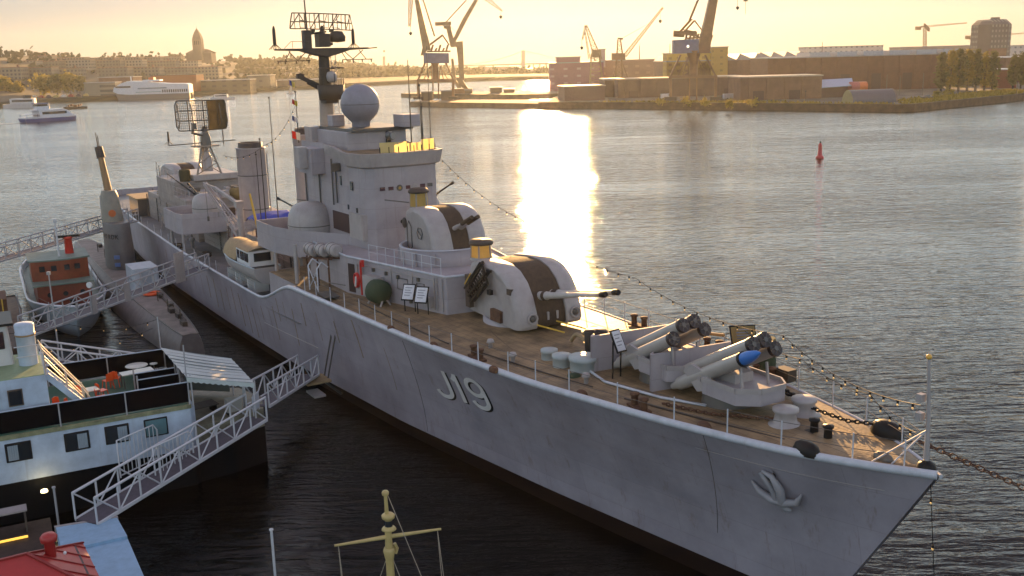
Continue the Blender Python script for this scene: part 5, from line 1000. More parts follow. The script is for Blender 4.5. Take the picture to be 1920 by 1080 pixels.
for a, b in (((.05,0,4.6),(.9,-1,1.5)), ((-.05,0,4.6),(-.9,1,1.5)), (yv * 1.6 + Vector((0,0,5.2)), yv * 1.9 + Vector((0,0,1.5))), (yv * 1.6 + Vector((0,0,5.2)), yv * 1.75 + Vector((0,0,1.5))), (yv * -1.6 + Vector((0,0,5.15)), yv * -1.5 + Vector((0,0,1.5))), (yv * -1.6 + Vector((0,0,5.15)), yv * -1.4 + Vector((0,0,1.5)))): MB().tube([a, b], .012, 4).build('rigging_line', RP, ym)
# ---------------------------------------------------------------- tug with the red wheelhouse
tg = thing('harbour_tug', 'old tug with a red brown wheelhouse, green roofs and a pale hull', 'tug', (-33.8, 76.3, 0), math.atan2(.89, -.46)); TR = mat('oxide_red', (.17,.028,.012), .5, var=.25, scale=2, streak=.4); TG = mat('roof_green', (.13,.18,.15), .6, var=.2); TH_ = mat('tug_hull', (.33,.38,.42), .5, var=.15, scale=.8)
rows = []
for k in range(21):
    t = k / 20; x = 30 * t; w = 3.05 * (1 - (1 - min(1, t / .34)) ** 2.1) ** .8 if t < .34 else 3.05 - .9 * max(0, (t - .75) / .25) ** 2; w = max(w, .08); sh_ = 1.1 + 1.15 * (1 - min(1, t / .5)) ** 2; xo = -1.9 * (1 - t) ** 6
    rows.append([(x + xo * zz, w * q, zz * sh_ - .4 * (1 - zz)) for q, zz in ((1,1.2),(1,1),(.86,.45),(.72,0),(-.72,0),(-.86,.45),(-1,1),(-1,1.2))])
MB().loft(rows, False, True, 0, True).build('hull', TH_, tg)
m = MB(); m.tube([r[0] for r in rows], .11, 6); m.tube([r[-1] for r in rows], .11, 6); m.build('bulwark_rail', RIM, tg)
MB().loft([[(r[1][0] - (.0), y * r[1][1] * .96, r[1][2] - .25) for y in (-1,0,1)] for r in rows], False, False).build('deck', TG, tg)
lo_ = MB().prism([(6.2,-1.8),(6.2,2.3),(15,2.3),(15,-1.8)], .9, 3.0).build('lower_house', TR, tg, .1); MB().prism([(5.9,-2.05),(5.9,2.6),(15.2,2.6),(15.2,-2.05)], 3.0, 3.12).build('lower_roof', TG, lo_)
hp = [(8.2 - .7 * math.cos(q * 1.2), 0.3 + 2.2 * q) for q in (-1,-.75,-.5,-.25,0,.25,.5,.75,1)] + [(12,2.5),(12,-1.9)]
uo = MB().prism(hp, 3.12, 4.75).build('wheelhouse', mat('oxide_orange', (.20,.042,.015), .5, var=.25, streak=.4), tg); MB().prism([(8.2 + (x - 8.2) * 1.1, .3 + (y - .3) * 1.08) for x, y in hp], 4.75, 4.87).build('wheelhouse_roof', TG, uo)
for y in (-1.2,-.4,.6,1.5): MB().box((7.45 + .1 * abs(y), y + .2, 4.15), (.14,.42,.45)).build('wheelhouse_window', GLASS, uo)
for y in (-1.1,.2,1.4): MB().tube([(6.15,y,2.2),(6.25,y,2.2)], .2, 12).build('porthole', GLASS, lo_)
m = MB().tube([(9.0,.2,4.8),(9.0,.2,7.9)], [.09,.06], 8).box((9.0,.2,7.9), (.25,.25,.3)).build('mast', ALU, tg); sk = MB().lathe((10.2,-.7,4.8), [(.36,0),(.3,1.3),(.38,1.35),(.38,1.5),(.01,1.55)], 14).build('exhaust_stack', RED, tg); MB().box((10.2,-.7,6.35), (.5,1.9,.2)).build('lamp_bar', BLACK, sk)
for x, y in ((3,-1.7),(3,1.7),(8,-2.9),(8,2.9),(13,-2.9),(13,2.9),(18,2.9),(18,-2.9),(23,2.8),(23,-2.8)): MB().tube([(x,y,1.3),(x,y,2.3)], .04, 5).build('stanchion', GALV, tg)
for y in (-2.9, 2.9): MB().tube([(x, y * (1 if x > 5 else .6), 2.25) for x in (3, 8, 13, 18, 23)], .02, 4).build('guard_wire', STEEL, tg)
MB().lathe((2.2,0,1.9), [(.2,0),(.2,.5),(.28,.55),(.01,.6)], 12).build('bow_bitt', BLACK, tg); MB().sphere((-1.9,.2,2.05), .16, 8, 5).build('bow_lamp', BLACK, tg); MB().box((17,0,1.7), (3,2,1.0)).build('towing_winch', STEEL, tg); MB().tube([(3.5,-1.5,3.2),(3.4,-1.4,3.2)], .25, 12).build('lifebuoy', WHITE, tg)
# dark workboat at the left edge
wb = thing('work_boat', 'dark workboat with yellow spar cut by the left edge of the picture', 'boat', (-40.2, 76.0, 0), R(117)); MB().loft([[(x, w * q, z) for q, z in ((1,1.5),(.85,0),(-.85,0),(-1,1.5))] for x, w in ((-8,.5),(-5,1.9),(3,2.2),(9,1.9))], False, True).build('hull', mat('craft_dark', (.03,.03,.035)), wb)
MB().loft([[(x, -w, 1.4), (x, w, 1.4)] for x, w in ((-8,.5),(-5,1.9),(3,2.2),(9,1.9))], False, False).build('deck', mat('wood_brown', (.12,.075,.045), .7, var=.4), wb); MB().box((1,0,2.3), (3.5,2.4,1.8)).build('deckhouse', RUST, wb, .08); MB().box((-3,.2,1.8), (1.2,1.4,.8)).build('winch', BLACK, wb)
MB().tube([(3,.5,1.4),(-3.5,-.8,6.6)], [.12,.08], 8).build('boom', mat('boom_tan', (.35,.22,.1)), wb); MB().tube([(3,.5,1.4),(3,.5,7)], [.11,.07], 8).build('mast', ALU, wb); MB().tube([(-6,-.9,1.5),(-6,-.9,4.2)], .05, 6).build('yellow_post', YEL, wb)
for x in (-4,-1,2,5): MB().tube([(x,-2,1.4),(x,-2,2.4)], .04, 5).build('stanchion', GALV, wb)
for k, (u, v, w_) in enumerate(((-29.6, 63.6, 'grey lamp post at the landing of the long truss gangway'),)):
    l = MB().tube([(0,0,0),(0,0,5.0)], [.06,.04], 6).box((0,0,5.0), (.2,.2,.2)).build('lamp_post', GALV, loc=(u, v, 2.5)); tag(l, w_, 'lamp post')
ld_ = thing('landing_stage', 'dark landing stage at the left end of the long truss gangway', 'landing stage', (-34.5, 61.5, 0), R(40)); MB().box((0,0,1.6), (7,6,3.6)).build('deck', mat('dark_planks', (.05,.03,.02)), ld_); MB().tube([(-3,2.8,3.4),(3.4,2.8,3.4),(3.4,2.8,4.5),(-3,2.8,4.5)], .04, 5).build('railing', GALV, ld_)
# ---------------------------------------------------------------- far things: the opposite shore, the peninsula, cranes, bridge
CO = Vector((0, 0, CAM_H))
def ray(u, v): return _fw + _rt * ((u - 960) / 1900) - _up * ((v - 540) / 1900)
def at(u, v, D): d = ray(u, v); return CO + d * (D / d.y)          # world point at depth D (metres north of the camera)
def onz(u, v, z=0.): d = ray(u, v); return CO + d * ((z - CAM_H) / d.z)
def zof(u, v, D): return at(u, v, D).z
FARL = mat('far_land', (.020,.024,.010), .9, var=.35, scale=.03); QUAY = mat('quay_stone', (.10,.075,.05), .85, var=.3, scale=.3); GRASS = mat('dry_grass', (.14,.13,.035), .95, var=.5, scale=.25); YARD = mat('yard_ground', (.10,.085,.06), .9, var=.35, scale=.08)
BRICK = mat('dark_brick', (.13,.055,.035), .85, var=.2, scale=.4); BRICK2 = mat('brown_brick', (.16,.085,.055), .85, var=.2, scale=.4); ROOFG = mat('roof_grey', (.22,.23,.25), .5, var=.2, scale=.2)
def wallmat(name, col, win, sx, sz, fill=.5):
    """facade with rows of windows: procedural bricks as panes on the wall itself"""
    if name in MATS: return MATS[name]
    m = mat(name, col, .8, var=.12, scale=.1); nt = m.node_tree; N = nt.nodes; L = nt.links; b = N['Principled BSDF']
    tc = N.new('ShaderNodeTexCoord'); sp = N.new('ShaderNodeSeparateXYZ'); L.new(tc.outputs['Object'], sp.inputs[0])
    ad = N.new('ShaderNodeMath'); ad.operation = 'ADD'; L.new(sp.outputs[0], ad.inputs[0]); L.new(sp.outputs[1], ad.inputs[1]); res = []
    for src, s, f in ((ad.outputs[0], sx, fill), (sp.outputs[2], sz, fill)):
        d = N.new('ShaderNodeMath'); d.operation = 'DIVIDE'; L.new(src, d.inputs[0]); d.inputs[1].default_value = s
        fr = N.new('ShaderNodeMath'); fr.operation = 'FRACT'; L.new(d.outputs[0], fr.inputs[0]); lt = N.new('ShaderNodeMath'); lt.operation = 'LESS_THAN'; L.new(fr.outputs[0], lt.inputs[0]); lt.inputs[1].default_value = f; res.append(lt)
    mu = N.new('ShaderNodeMath'); mu.operation = 'MULTIPLY'; L.new(res[0].outputs[0], mu.inputs[0]); L.new(res[1].outputs[0], mu.inputs[1])
    old = b.inputs['Base Color'].links[0].from_socket; mx = N.new('ShaderNodeMix'); mx.data_type = 'RGBA'; L.new(mu.outputs[0], mx.inputs[0]); L.new(old, mx.inputs[6]); mx.inputs[7].default_value = (*win, 1); L.new(mx.outputs[2], b.inputs['Base Color']); return m
# --- opposite shore (left) and its hill
COLS = [(-500,212,85),(-250,208,92),(0,203,100),(60,197,99),(100,193,103),(230,187,107),(300,183,106),(360,179,108),(430,175,110),(480,172,113),(560,168,111),(640,165,120),(700,161,124),(770,157,126),(850,154,128),(930,151,129),(990,150,131),(1050,150,131)]
sm = MB(); rows = []
for u, vb, vt in COLS:
    p0 = onz(u, vb, 0); D = p0.y; q = lambda k, z: Vector((at(u, 120, D * k).x, D * k, z)); zt = zof(u, vt + 5, D * 1.75)
    rows.append([Vector((p0.x, p0.y, -1)), Vector((p0.x, p0.y, 2.4)), q(1.08, 2.6), q(1.2, 3.5 + .1 * zt), q(1.35, .35 * zt + 2), q(1.55, .78 * zt), q(1.75, zt), q(1.95, zt * .75), q(2.4, 6), q(2.45, -1)])
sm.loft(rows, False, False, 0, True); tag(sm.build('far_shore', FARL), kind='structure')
HZW = [wallmat('hill_wall_%d' % k, c, (.06,.06,.055), 3.2, 3.0, .5) for k, c in enumerate(((.17,.155,.12),(.13,.12,.095),(.12,.12,.105),(.21,.195,.16)))]
ORD = ['first','second','third','fourth','fifth','sixth','seventh','eighth','ninth','tenth','eleventh','twelfth']
def block(name, label, cat, u0, u1, vt, vb, D, depth, wall, roof=None, group=None, rk=0., parts=True):
    """a building whose front spans u0..u1 at depth D, from the ground line vb up to vt"""
    a, b = at(u0, vb, D), at(u1, vb, D); w = b.x - a.x; z0 = min(a.z, b.z); zt = max(zof(u0, vt, D), zof(u1, vt, D)); t = thing(name, label, cat, ((a.x + b.x) / 2, D, z0 - 3), rk, group)
    MB().box((0, depth / 2, (zt - z0 + 3) / 2), (w, depth, zt - z0 + 3)).build('wall', wall, t)
    if parts: MB().box((0, depth / 2, zt - z0 + 3.15), (w + .8, depth + .8, .5)).build('roof', roof or ROOFG, t)
    return t, w, zt - z0 + 3
random.seed(11)
tiers = [('lowest row of hillside apartment blocks', 141, 127, 1.30, [(0,40),(44,98),(104,150),(186,240),(246,300),(306,352),(362,410)]), ('middle row of hillside apartment blocks', 128, 114, 1.5, [(-10,30),(34,70),(74,112),(116,170),(176,226),(232,268),(274,330),(336,372)]), ('top row of hillside apartment blocks', 116, 107, 1.68, [(40,98),(106,160),(166,214),(220,262),(266,300),(306,340)])]
for ti, (tn, vb, vt, k, us) in enumerate(tiers):
    for i, (u0, u1) in enumerate(us):
        D = 690 * k + (u0 - 150) * .35; t, w, h = block('apartment_block', 'hazy %s block, %s from the left in the %s' % (('pale', 'grey', 'cream')[(i + ti) % 3], ORD[i], tn), 'apartment block', u0, u1, vt + random.uniform(-1.5, 2), vb, D, 14, HZW[(i * 2 + ti) % 4], mat('tile_roof', (.20,.12,.08), .8), 'apartment blocks on the far hillside')
        if i % 2 == 0: MB().box((w * .2, 7, h + 1.2), (1.5,1.5,2)).build('chimney', BRICK2, t)
# church on the hill
D = 1180; c = at(374, 112, D); ch = thing('hill_church', 'dark church with a tall pointed tower on the skyline of the hill', 'church', (c.x, D, c.z - 6), 0); CHM = mat('church_stone', (.14,.11,.08), .9, var=.15, scale=.1); zb = 6
k = D / 1900; m = MB(); m.loft([[(sx * w * k, sy * w * k, zb + z * k) for sx, sy in ((-1,-1),(1,-1),(1,1),(-1,1))] for z, w in ((0,8.2),(18,8.2),(36,8.0),(44,6.0),(50,3.4),(54,1.2),(56,.3))]); m.build('tower', CHM, ch)
MB().box((0,12 * k,zb + 3 * k), (46 * k, 30 * k, 18 * k)).build('nave', CHM, ch); m = MB(); m.loft([[(-25 * k, 12 * k - 12 * k, zb + 12 * k), (25 * k, 0, zb + 12 * k)], [(-12 * k, 12 * k, zb + 19 * k), (12 * k, 12 * k, zb + 19 * k)], [(-25 * k, 28 * k, zb + 12 * k), (25 * k, 28 * k, zb + 12 * k)]], False, False); m.build('nave_roof', CHM, ch); MB().tube([(0,0,zb + 55 * k),(0,0,zb + 60 * k)], .3 * k, 5).build('finial', CHM, ch)
for x in (-3.5, 0, 3.5): MB().box((x * k, -8.2 * k, zb + 30 * k), (1.6 * k, .3 * k, 7 * k)).build('belfry_opening', BLACK, ch)
# trees
def leafy(name, cx, cy, z0, h, r, n, m, par, seed, shape='round', size=.9):
    rd_ = random.Random(seed); mb = MB(); clumps = []
    for i in range(max(5, n // 26)):
        t = rd_.random(); q = rd_.uniform(0, 6.28)
        if shape == 'poplar': rr = r * (math.sin(math.pi * min(1, .12 + t * .88)) ** .7) * rd_.uniform(.3, .95); z = z0 + h * (.08 + .9 * t)
        else: rr = r * math.sqrt(max(0, 1 - (2 * t - 1) ** 2)) * rd_.uniform(.3, 1); z = z0 + h * (.3 + .66 * t)
        clumps.append((cx + rr * math.cos(q), cy + rr * math.sin(q), z))
    for i in range(n):
        c = rd_.choice(clumps); s = size * rd_.uniform(.5, 1.2); sp_ = r * .3
        p = Vector((c[0] + rd_.gauss(0, sp_ * .6), c[1] + rd_.gauss(0, sp_ * .6), c[2] + rd_.gauss(0, sp_ * .75))); a = Vector((rd_.gauss(0,1), rd_.gauss(0,1), rd_.gauss(0,.7))).normalized(); b = a.orthogonal().normalized()
        mb.add([p + a * s, p + b * s * .6, p - a * s, p - b * s * .6], [(0,1,2,3)])
    return mb.build(name, m, par, auto=False)
def leafmat(name, col):
    if name in MATS: return MATS[name]
    m = mat(name, col, .8, var=.4, scale=.5); nt = m.node_tree; b = nt.nodes['Principled BSDF']; src = b.inputs['Base Color'].links[0].from_socket; tl = nt.nodes.new('ShaderNodeBsdfTranslucent'); nt.links.new(src, tl.inputs[0]); ms_ = nt.nodes.new('ShaderNodeMixShader'); ms_.inputs[0].default_value = .5; nt.links.new(b.outputs[0], ms_.inputs[1]); nt.links.new(tl.outputs[0], ms_.inputs[2]); nt.links.new(ms_.outputs[0], nt.nodes['Material Output'].inputs[0]); return m
LY, LG, LD = leafmat('leaf_yellow_green', (.26,.21,.035)), leafmat('leaf_green', (.12,.12,.03)), leafmat('leaf_dark', (.028,.034,.014))
def tree(name, label, u, vb, vt, D, wpx, m, group, shape='round', n=420, seed=0):
    b = at(u, vb, D); h = (vb - vt) / 1900 * D; r = wpx / 2 / 1900 * D; t = thing(name, label, 'tree', b, 0, group)
    tr = MB().tube([(0,0,-2),(0,0,h * .35),(.02 * h,0,h * .75)], [h * .035,h * .025,h * .008], 6)
    for q in range(4): tr.tube([(0,0,h * (.25 + .1 * q)), (r * .6 * math.cos(q * 1.7), r * .6 * math.sin(q * 1.7), h * (.45 + .12 * q))], [h * .012, h * .004], 5)
    tr.build('trunk', DARK, t); leafy('crown', 0, 0, 0, h, r, n, m, t, seed, shape, max(.3, r * .2)); return t
for i, (u, vb, vt, w, mm_) in enumerate(((6,181,148,34,LY),(30,180,158,26,LY),(84,176,148,38,LY),(108,175,146,36,LG),(132,174,143,36,LY),(150,172,148,26,LG))): tree('broadleaf_tree', 'yellow green tree on the far waterfront, %s from the left edge' % ORD[i], u, vb, vt, 740, w, mm_, 'trees on the far waterfront', n=900, seed=i)
# woods along the far ridge, one mass
rd_ = random.Random(5); wd = MB()
for u, vb, vt in COLS[2:]:
    for j in range(60 if u < 440 else 150):
        uu = u + rd_.uniform(-45, 45); kk = rd_.choice((1.25,1.4,1.55,1.7,1.75,1.76)); 
        vb_ = lerp([(c_[0], c_[1]) for c_ in COLS], uu); vt_ = lerp([(c_[0], c_[2]) for c_ in COLS], uu); D = onz(uu, vb_, 0).y
        if uu < 450 and rd_.random() < .72: continue
        zt = zof(uu, vt_ + 5, D * 1.75); z = {1.25: .15 * zt + 3, 1.4: .5 * zt, 1.55: .78 * zt, 1.7: .95 * zt, 1.75: zt, 1.76: zt}[kk]; x = at(uu, 120, D * kk).x; s = rd_.uniform(3, 7)
        for _ in range(9):
            p = Vector((x + rd_.gauss(0, s * .8), D * kk + rd_.gauss(0, 4), z + abs(rd_.gauss(0, s * .5)))); a = Vector((rd_.gauss(0,1), rd_.gauss(0,1), rd_.gauss(0,1))).normalized(); b = a.orthogonal().normalized(); wd.add([p + a * s * .5, p + b * s * .4, p - a * s * .5, p - b * s * .4], [(0,1,2,3)])
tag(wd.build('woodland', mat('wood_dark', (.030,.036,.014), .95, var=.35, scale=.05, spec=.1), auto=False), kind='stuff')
# waterfront buildings
block('waterfront_office', 'pale banded office block behind the far quay left of the catamaran', 'office', 160, 218, 156, 181, 735, 12, wallmat('band_wall', (.22,.2,.15), (.08,.07,.06), 30, 3.2, .5)); block('waterfront_hall', 'long dark hall with an orange red front above the catamaran', 'hall', 285, 370, 142, 168, 800, 20, mat('orange_wall', (.30,.09,.03), .8), mat('roof_dark', (.06,.05,.04))); block('waterfront_hall', 'low tan hall on the far quay right of the catamaran', 'hall', 366, 470, 152, 174, 810, 20, wallmat('tan_wall', (.12,.10,.06), (.07,.06,.045), 8, 4, .4)); block('waterfront_hall', 'pale warehouse with a light roof on the far quay below the woods', 'hall', 466, 508, 142, 169, 870, 20, wallmat('tan_wall2', (.15,.13,.09), (.09,.08,.06), 9, 5, .3), mat('roof_pale', (.5,.46,.36))); block('waterfront_hall', 'low hazy quay shed beside the fore mast', 'hall', 520, 640, 151, 165, 900, 20, wallmat('tan_wall3', (.13,.11,.08), (.09,.08,.06), 9, 5, .3)); block('waterfront_hall', 'dark red hall between the yellow trees and the office block', 'hall', 186, 250, 146, 160, 800, 20, BRICK2)
for i in range(16):
    u = 8 + i * 14; D = 700 + i * 3.2; b = at(u, 190 - i * .7, D); c_ = MB().box((0,0,1.2), (3.6,1.8,1.3)).box((.2,0,2.1), (2.0,1.6,.7)).build('parked_car', mat('car_%d' % (i % 4), ((.5,.5,.5),(.3,.04,.03),(.06,.06,.08),(.4,.3,.1))[i % 4], .3), loc=(b.x, b.y, 2.0)); tag(c_, 'tiny hazy parked vehicle on the far quay, one of a row', 'car', 'parked vehicles on the far quay')
# ---------------------------------------------------------------- boats on the water
def pax_ferry():
    p = onz(92, 227, 0); t = thing('commuter_ferry', 'blue and white commuter ferry under way at the left', 'ferry', (p.x, p.y, 0), R(52)); BL = mat('ferry_blue', (.015,.05,.2), .4); Wf = mat('ferry_white', (.55,.57,.62), .4)
    hp = lambda z, k, kb=0: [Vector((x * k, y * k, z)) for x, y in ((-11.5,-2.8),(-6,-3.6),(7,-3.6),(11,-2.4),(12.2,0),(11,2.4),(7,3.6),(-6,3.6),(-11.5,2.8))]
    MB().loft([hp(-.5,.95), hp(1.5,1.0)]).build('hull', BL, t); MB().loft([hp(1.5,1.0), hp(2.1,1.0)]).build('white_band', Wf, t)
    cb = MB().loft([[(-5,-3.2,2.1),(9.8,-2.9,2.1),(9.8,2.9,2.1),(-5,3.2,2.1)],[(-5.5,-3.0,4.6),(6.6,-2.8,4.6),(6.6,2.8,4.6),(-5.5,3.0,4.6)]]).build('cabin', Wf, t, .1); MB().box((1.2,-3.1,3.5), (10.5,.2,1.0)).build('window_band', GLASS, cb); MB().box((-.8,0,4.75), (13,6.2,.2)).build('cabin_roof', Wf, cb)
    wh = MB().loft([[(-5,-1.9,4.8),(-.3,-1.9,4.8),(-.3,1.9,4.8),(-5,1.9,4.8)],[(-5,-1.8,7.2),(-1.2,-1.7,7.2),(-1.2,1.7,7.2),(-5,1.8,7.2)]]).build('wheelhouse', Wf, t); MB().box((-3,0,6.7), (4.4,3.75,.8)).build('wheelhouse_window', GLASS, wh); MB().box((-3,0,7.4), (5,4.2,.35)).build('wheelhouse_roof', BL, wh); MB().box((-8.3,0,3.2), (5.5,5.6,.25)).build('stern_canopy', Wf, t)
    for x, y in ((-10.5,-2.6),(-10.5,2.6),(-6,-2.8)): MB().tube([(x,y,2),(x,y,3.2)], .12, 6).build('post', BL, t)
    w = MB(); w.loft([[Vector((-11.5 - i * 6, s * (1.5 + i * .9), .06)) for s in (-1,1)] for i in range(5)], False, False); w.build('wake_foam', mat('wake_foam', (.35,.36,.36), .6, var=.5), t)
pax_ferry()
def catamaran():
    p = onz(290, 185, 0); D = p.y; k = D / 1900; t = thing('catamaran_ferry', 'large white high speed catamaran ferry lying at the far quay', 'ferry', (p.x, D, 0), R(10)); Wf = mat('cat_white', (.55,.58,.62), .45)
    prof = [(-66,15),(-64,22),(-52,29),(-40,33),(-8,32),(-4,30),(30,27),(62,26),(66,24),(66,9),(-40,9),(-58,11)]
    MB().loft([[(x * k, y, z * k) for x, z in prof] for y in (-11, 11)]).build('upper_hull', Wf, t)
    for y in (-8.5, 8.5): MB().loft([[(-64 * k,y - .5,12 * k),(-48 * k,y - 2.4,9 * k),(66 * k,y - 2.4,9 * k),(66 * k,y + 2.4,9 * k),(-48 * k,y + 2.4,9 * k)],[(-58 * k,y - .4,-1),(-46 * k,y - 1.8,-1),(66 * k,y - 1.8,-1),(66 * k,y + 1.8,-1),(-46 * k,y + 1.8,-1)]]).build('hull', mat('cat_grey', (.14,.14,.14)), t)
    MB().box((-48 * k,-11.05,23 * k), (26 * k,.3,3 * k)).build('bridge_window', GLASS, t)
    for i in range(12): MB().box((20 * k + i * 3.8 * k,-11.05,14 * k), (2.1 * k,.3,5 * k)).build('side_opening', BLACK, t)
    MB().box((-5 * k,-11.05,13 * k), (44 * k,.3,1.3 * k)).build('side_stripe', mat('stripe_teal', (.12,.24,.26)), t); MB().box((0,0,33 * k), (30 * k,14,2.5 * k)).build('upper_cabin', Wf, t); MB().tube([(-38 * k,0,33 * k),(-38 * k,0,41 * k)], .4, 6).build('mast', Wf, t); MB().box((2 * k,-11.05,19.5 * k), (50 * k,.3,2 * k)).build('window_band', mat('pane_blue', (.15,.2,.22), .2), t); MB().box((-1 * k,0,36 * k), (9 * k,9,5 * k)).build('red_funnel', mat('funnel_red', (.5,.1,.03)), t)
catamaran()
def small_boat(name, label, u, v, L, rz, hullm, kind):
    p = onz(u, v, 0); t = thing(name, label, 'boat', (p.x, p.y, 0), rz, None); k = L / 10
    MB().loft([[(x * k, w * k * q, z * k) for q, z in ((1,1.0),(.85,-.2),(-.85,-.2),(-1,1.0))] for x, w in ((-5,1.3),(-2,1.6),(2,1.5),(4,.8),(5.2,.1))], False, True).build('hull', hullm, t); MB().loft([[(x * k, -w * k, .95 * k), (x * k, w * k, .95 * k)] for x, w in ((-5,1.3),(-2,1.6),(2,1.5),(4,.8),(5.2,.1))], False, False).build('deck', STEEL, t)
    if kind == 'ferry': MB().box((-.6 * k,0,1.6 * k), (5.5 * k,2.4 * k,1.3 * k)).build('cabin', hullm, t); MB().box((-.6 * k,-1.21 * k,1.7 * k), (4.6 * k,.05 * k,.5 * k)).build('window_band', GLASS, t); MB().box((.6 * k,0,2.6 * k), (1.8 * k,1.8 * k,.9 * k)).build('wheelhouse', GLASS, t)
    if kind == 'barge':
        for i, (x, z, w) in enumerate(((-2.8,1.4,.8),(-1.6,1.7,1.2),(0,1.3,1.6),(1.6,1.5,.9),(2.6,1.8,.5))): MB().box((x * k,0,z * k), (w * k,1.3 * k,.9 * k)).build('cargo', RUST, t)
        MB().tube([(-4 * k,0,1 * k),(-4 * k,0,3.2 * k)], .1 * k, 5).build('post', BLACK, t)
    if kind == 'sail': MB().tube([(.5 * k,0,1 * k),(.5 * k,0,12 * k)], .08 * k, 5).build('mast', WHITE, t); MB().box((0,0,1.5 * k), (3 * k,1.6 * k,.8 * k)).build('cabin', hullm, t); MB().plate([(.3 * k,0,2 * k),(-3 * k,0,2 * k),(.4 * k,0,9 * k)], .05 * k).build('sail', mat('sail_cream', (.5,.45,.36)), t)
    return t
CW = mat('boat_white', (.5,.51,.53), .4)
small_boat('passenger_boat', 'small white passenger boat behind the curved aft radar', 418, 187, 15, R(5), CW, 'ferry'); small_boat('work_barge', 'low dark work barge right of the blue and white ferry', 142, 204, 12, R(8), DARK, 'barge'); small_boat('sailing_boat', 'tiny hazy sailing boat beside the fore mast', 547, 176, 8, R(-20), CW, 'sail'); small_boat('passenger_boat', 'long low white boat at the quay behind the blue ferry', 50, 202, 24, R(12), CW, 'ferry')
by = onz(1537, 297, 0); b_ = thing('channel_buoy', 'red pillar channel buoy floating on the open water', 'buoy', by, 0); MB().lathe((0,0,0), [(.01,-.3),(.75,-.2),(.8,.25),(.6,.5),(.45,.6),(.34,2.2),(.4,2.4),(.2,2.9),(.01,3.0)], 16).build('float', mat('buoy_red', (.45,.03,.04), .4), b_); MB().tube([(0,0,2.8),(0,0,3.3)], .14, 8).build('lantern', BLACK, b_)
# ---------------------------------------------------------------- peninsula on the right
def land(name, poly, z, m, zb=-2):
    return tag(MB().prism(poly, zb, z).build(name, m), kind='structure')
land('dockland', [(13,428),(40,410),(70,386.5),(93,365.5),(128.5,335),(133,335.5),(195,388),(330,500),(700,800),(1500,2600),(60,2600),(60,700),(75,560),(38,545),(24,500),(20,470)], 2.2, YARD)
land('near_pier', [(-46,483),(-43,478),(13.2,427.8),(30,440),(20,462),(-20,489),(-42,494)], 2.0, QUAY); land('far_pier', [(-63,614),(-58,606),(2,541),(34,540),(37,575),(-10,600),(-50,640)], 2.1, QUAY)
land('quay_edge', [(13,427.6),(40,409.6),(70,386.1),(93,365.1),(128.5,334.6),(133,335.1),(195,387.6),(330,499.6),(329,500.5),(194,388.5),(132.5,336.2),(128.7,336),(93.4,366.5),(70.4,387.4),(40.4,411),(13.4,429)], 2.5, mat('quay_timber', (.075,.05,.032), .9, var=.4, scale=.4))
def strip(name, pts, m, z): 
    mb = MB(); rd = random.Random(7); 
    for (x0, y0), (x1, y1), w in pts:
        for i in range(int(math.hypot(x1 - x0, y1 - y0) * w * 1.2)):
            t = rd.random(); x = x0 + (x1 - x0) * t + rd.uniform(-1, 1) * w * .3; y = y0 + (y1 - y0) * t + rd.uniform(0, 1) * w; s = rd.uniform(.35, 1.1); a = rd.uniform(0, 3.14)
            mb.add([(x - s * .5 * math.cos(a), y - s * .5 * math.sin(a), z), (x + s * .5 * math.cos(a), y + s * .5 * math.sin(a), z), (x + rd.uniform(-.3,.3), y, z + s)], [(0,1,2)])
    tag(mb.build(name, m, auto=False), kind='stuff')
strip('dry_grass', [((70,390),(100,366),12),((100,366),(128,340),5),((133,340),(200,396),9),((140,352),(210,415),16),((38,416),(70,391),4)], leafmat('grass_gold', (.26,.19,.03)), 2.2)
def hall(name, label, cat, u0, u1, vt, vb, D, depth, wall, rz=0, roof=None, feat=None, group=None):
    t, w, h = block(name, label, cat, u0, u1, vt, vb, D, depth, wall, roof, group, rz)
    if feat == 'saw':
        n = max(4, int(w / 9)); tw = w / n
        for i in range(n): x = -w / 2 + tw * i; MB().loft([[(x, y, h + .2), (x + tw * .98, y, h + .2), (x + tw * .2, y, h + 3.4)] for y in (0.3, depth - .3)]).build('sawtooth_roof', ROOFG, t)
    if feat is None and w > 18: feat = 'pil'
    if feat == 'pil':
        for i in range(int(w / 7)): MB().box((-w / 2 + 3.5 + i * 7, -.25, h / 2), (.9,.5,h - .4)).build('pilaster', wall, t)
        for i in range(int(w / 14)): MB().box((-w / 2 + 7 + i * 14, -.12, h * .35), (4.2,.25,h * .45)).build('gate', mat('gate_brown', (.07,.035,.03), .7), t)
    if feat == 'win': MB().box((0,-.1,h * .82), (w * .94,.2,h * .12)).build('window_band', mat('pane_blue', (.15,.2,.22), .2), t)
    return t, w, h
t, w, h = hall('brick_hall', 'long dark red brick dock hall with pilasters behind the parked tank', 'hall', 1440, 1765, 110, 166, 470, 40, BRICK, R(-2), ROOFG, 'pil'); 
for i in range(6): MB().prism([(-w / 2 + 20 + i * 12, 4),(-w / 2 + 29 + i * 12, 4),(-w / 2 + 29 + i * 12, 30),(-w / 2 + 20 + i * 12, 30)], h + .3, h + 2.2).build('roof_light', mat('skylight', (.30,.34,.38), .25), t)
hall('brick_hall', 'lower red brick hall at the right edge behind the poplars', 'hall', 1740, 1925, 112, 165, 520, 40, BRICK2, 0, mat('roof_light_grey', (.4,.4,.42), .4)); hall('brick_hall', 'brown brick hall with pale flat roof behind the big right crane', 'hall', 1250, 1445, 116, 160, 560, 50, BRICK2, 0, ROOFG, 'saw'); hall('brick_hall', 'hall with a sawtooth roof under the pale office block', 'hall', 1420, 1520, 108, 125, 640, 30, BRICK2, 0, ROOFG, 'saw')
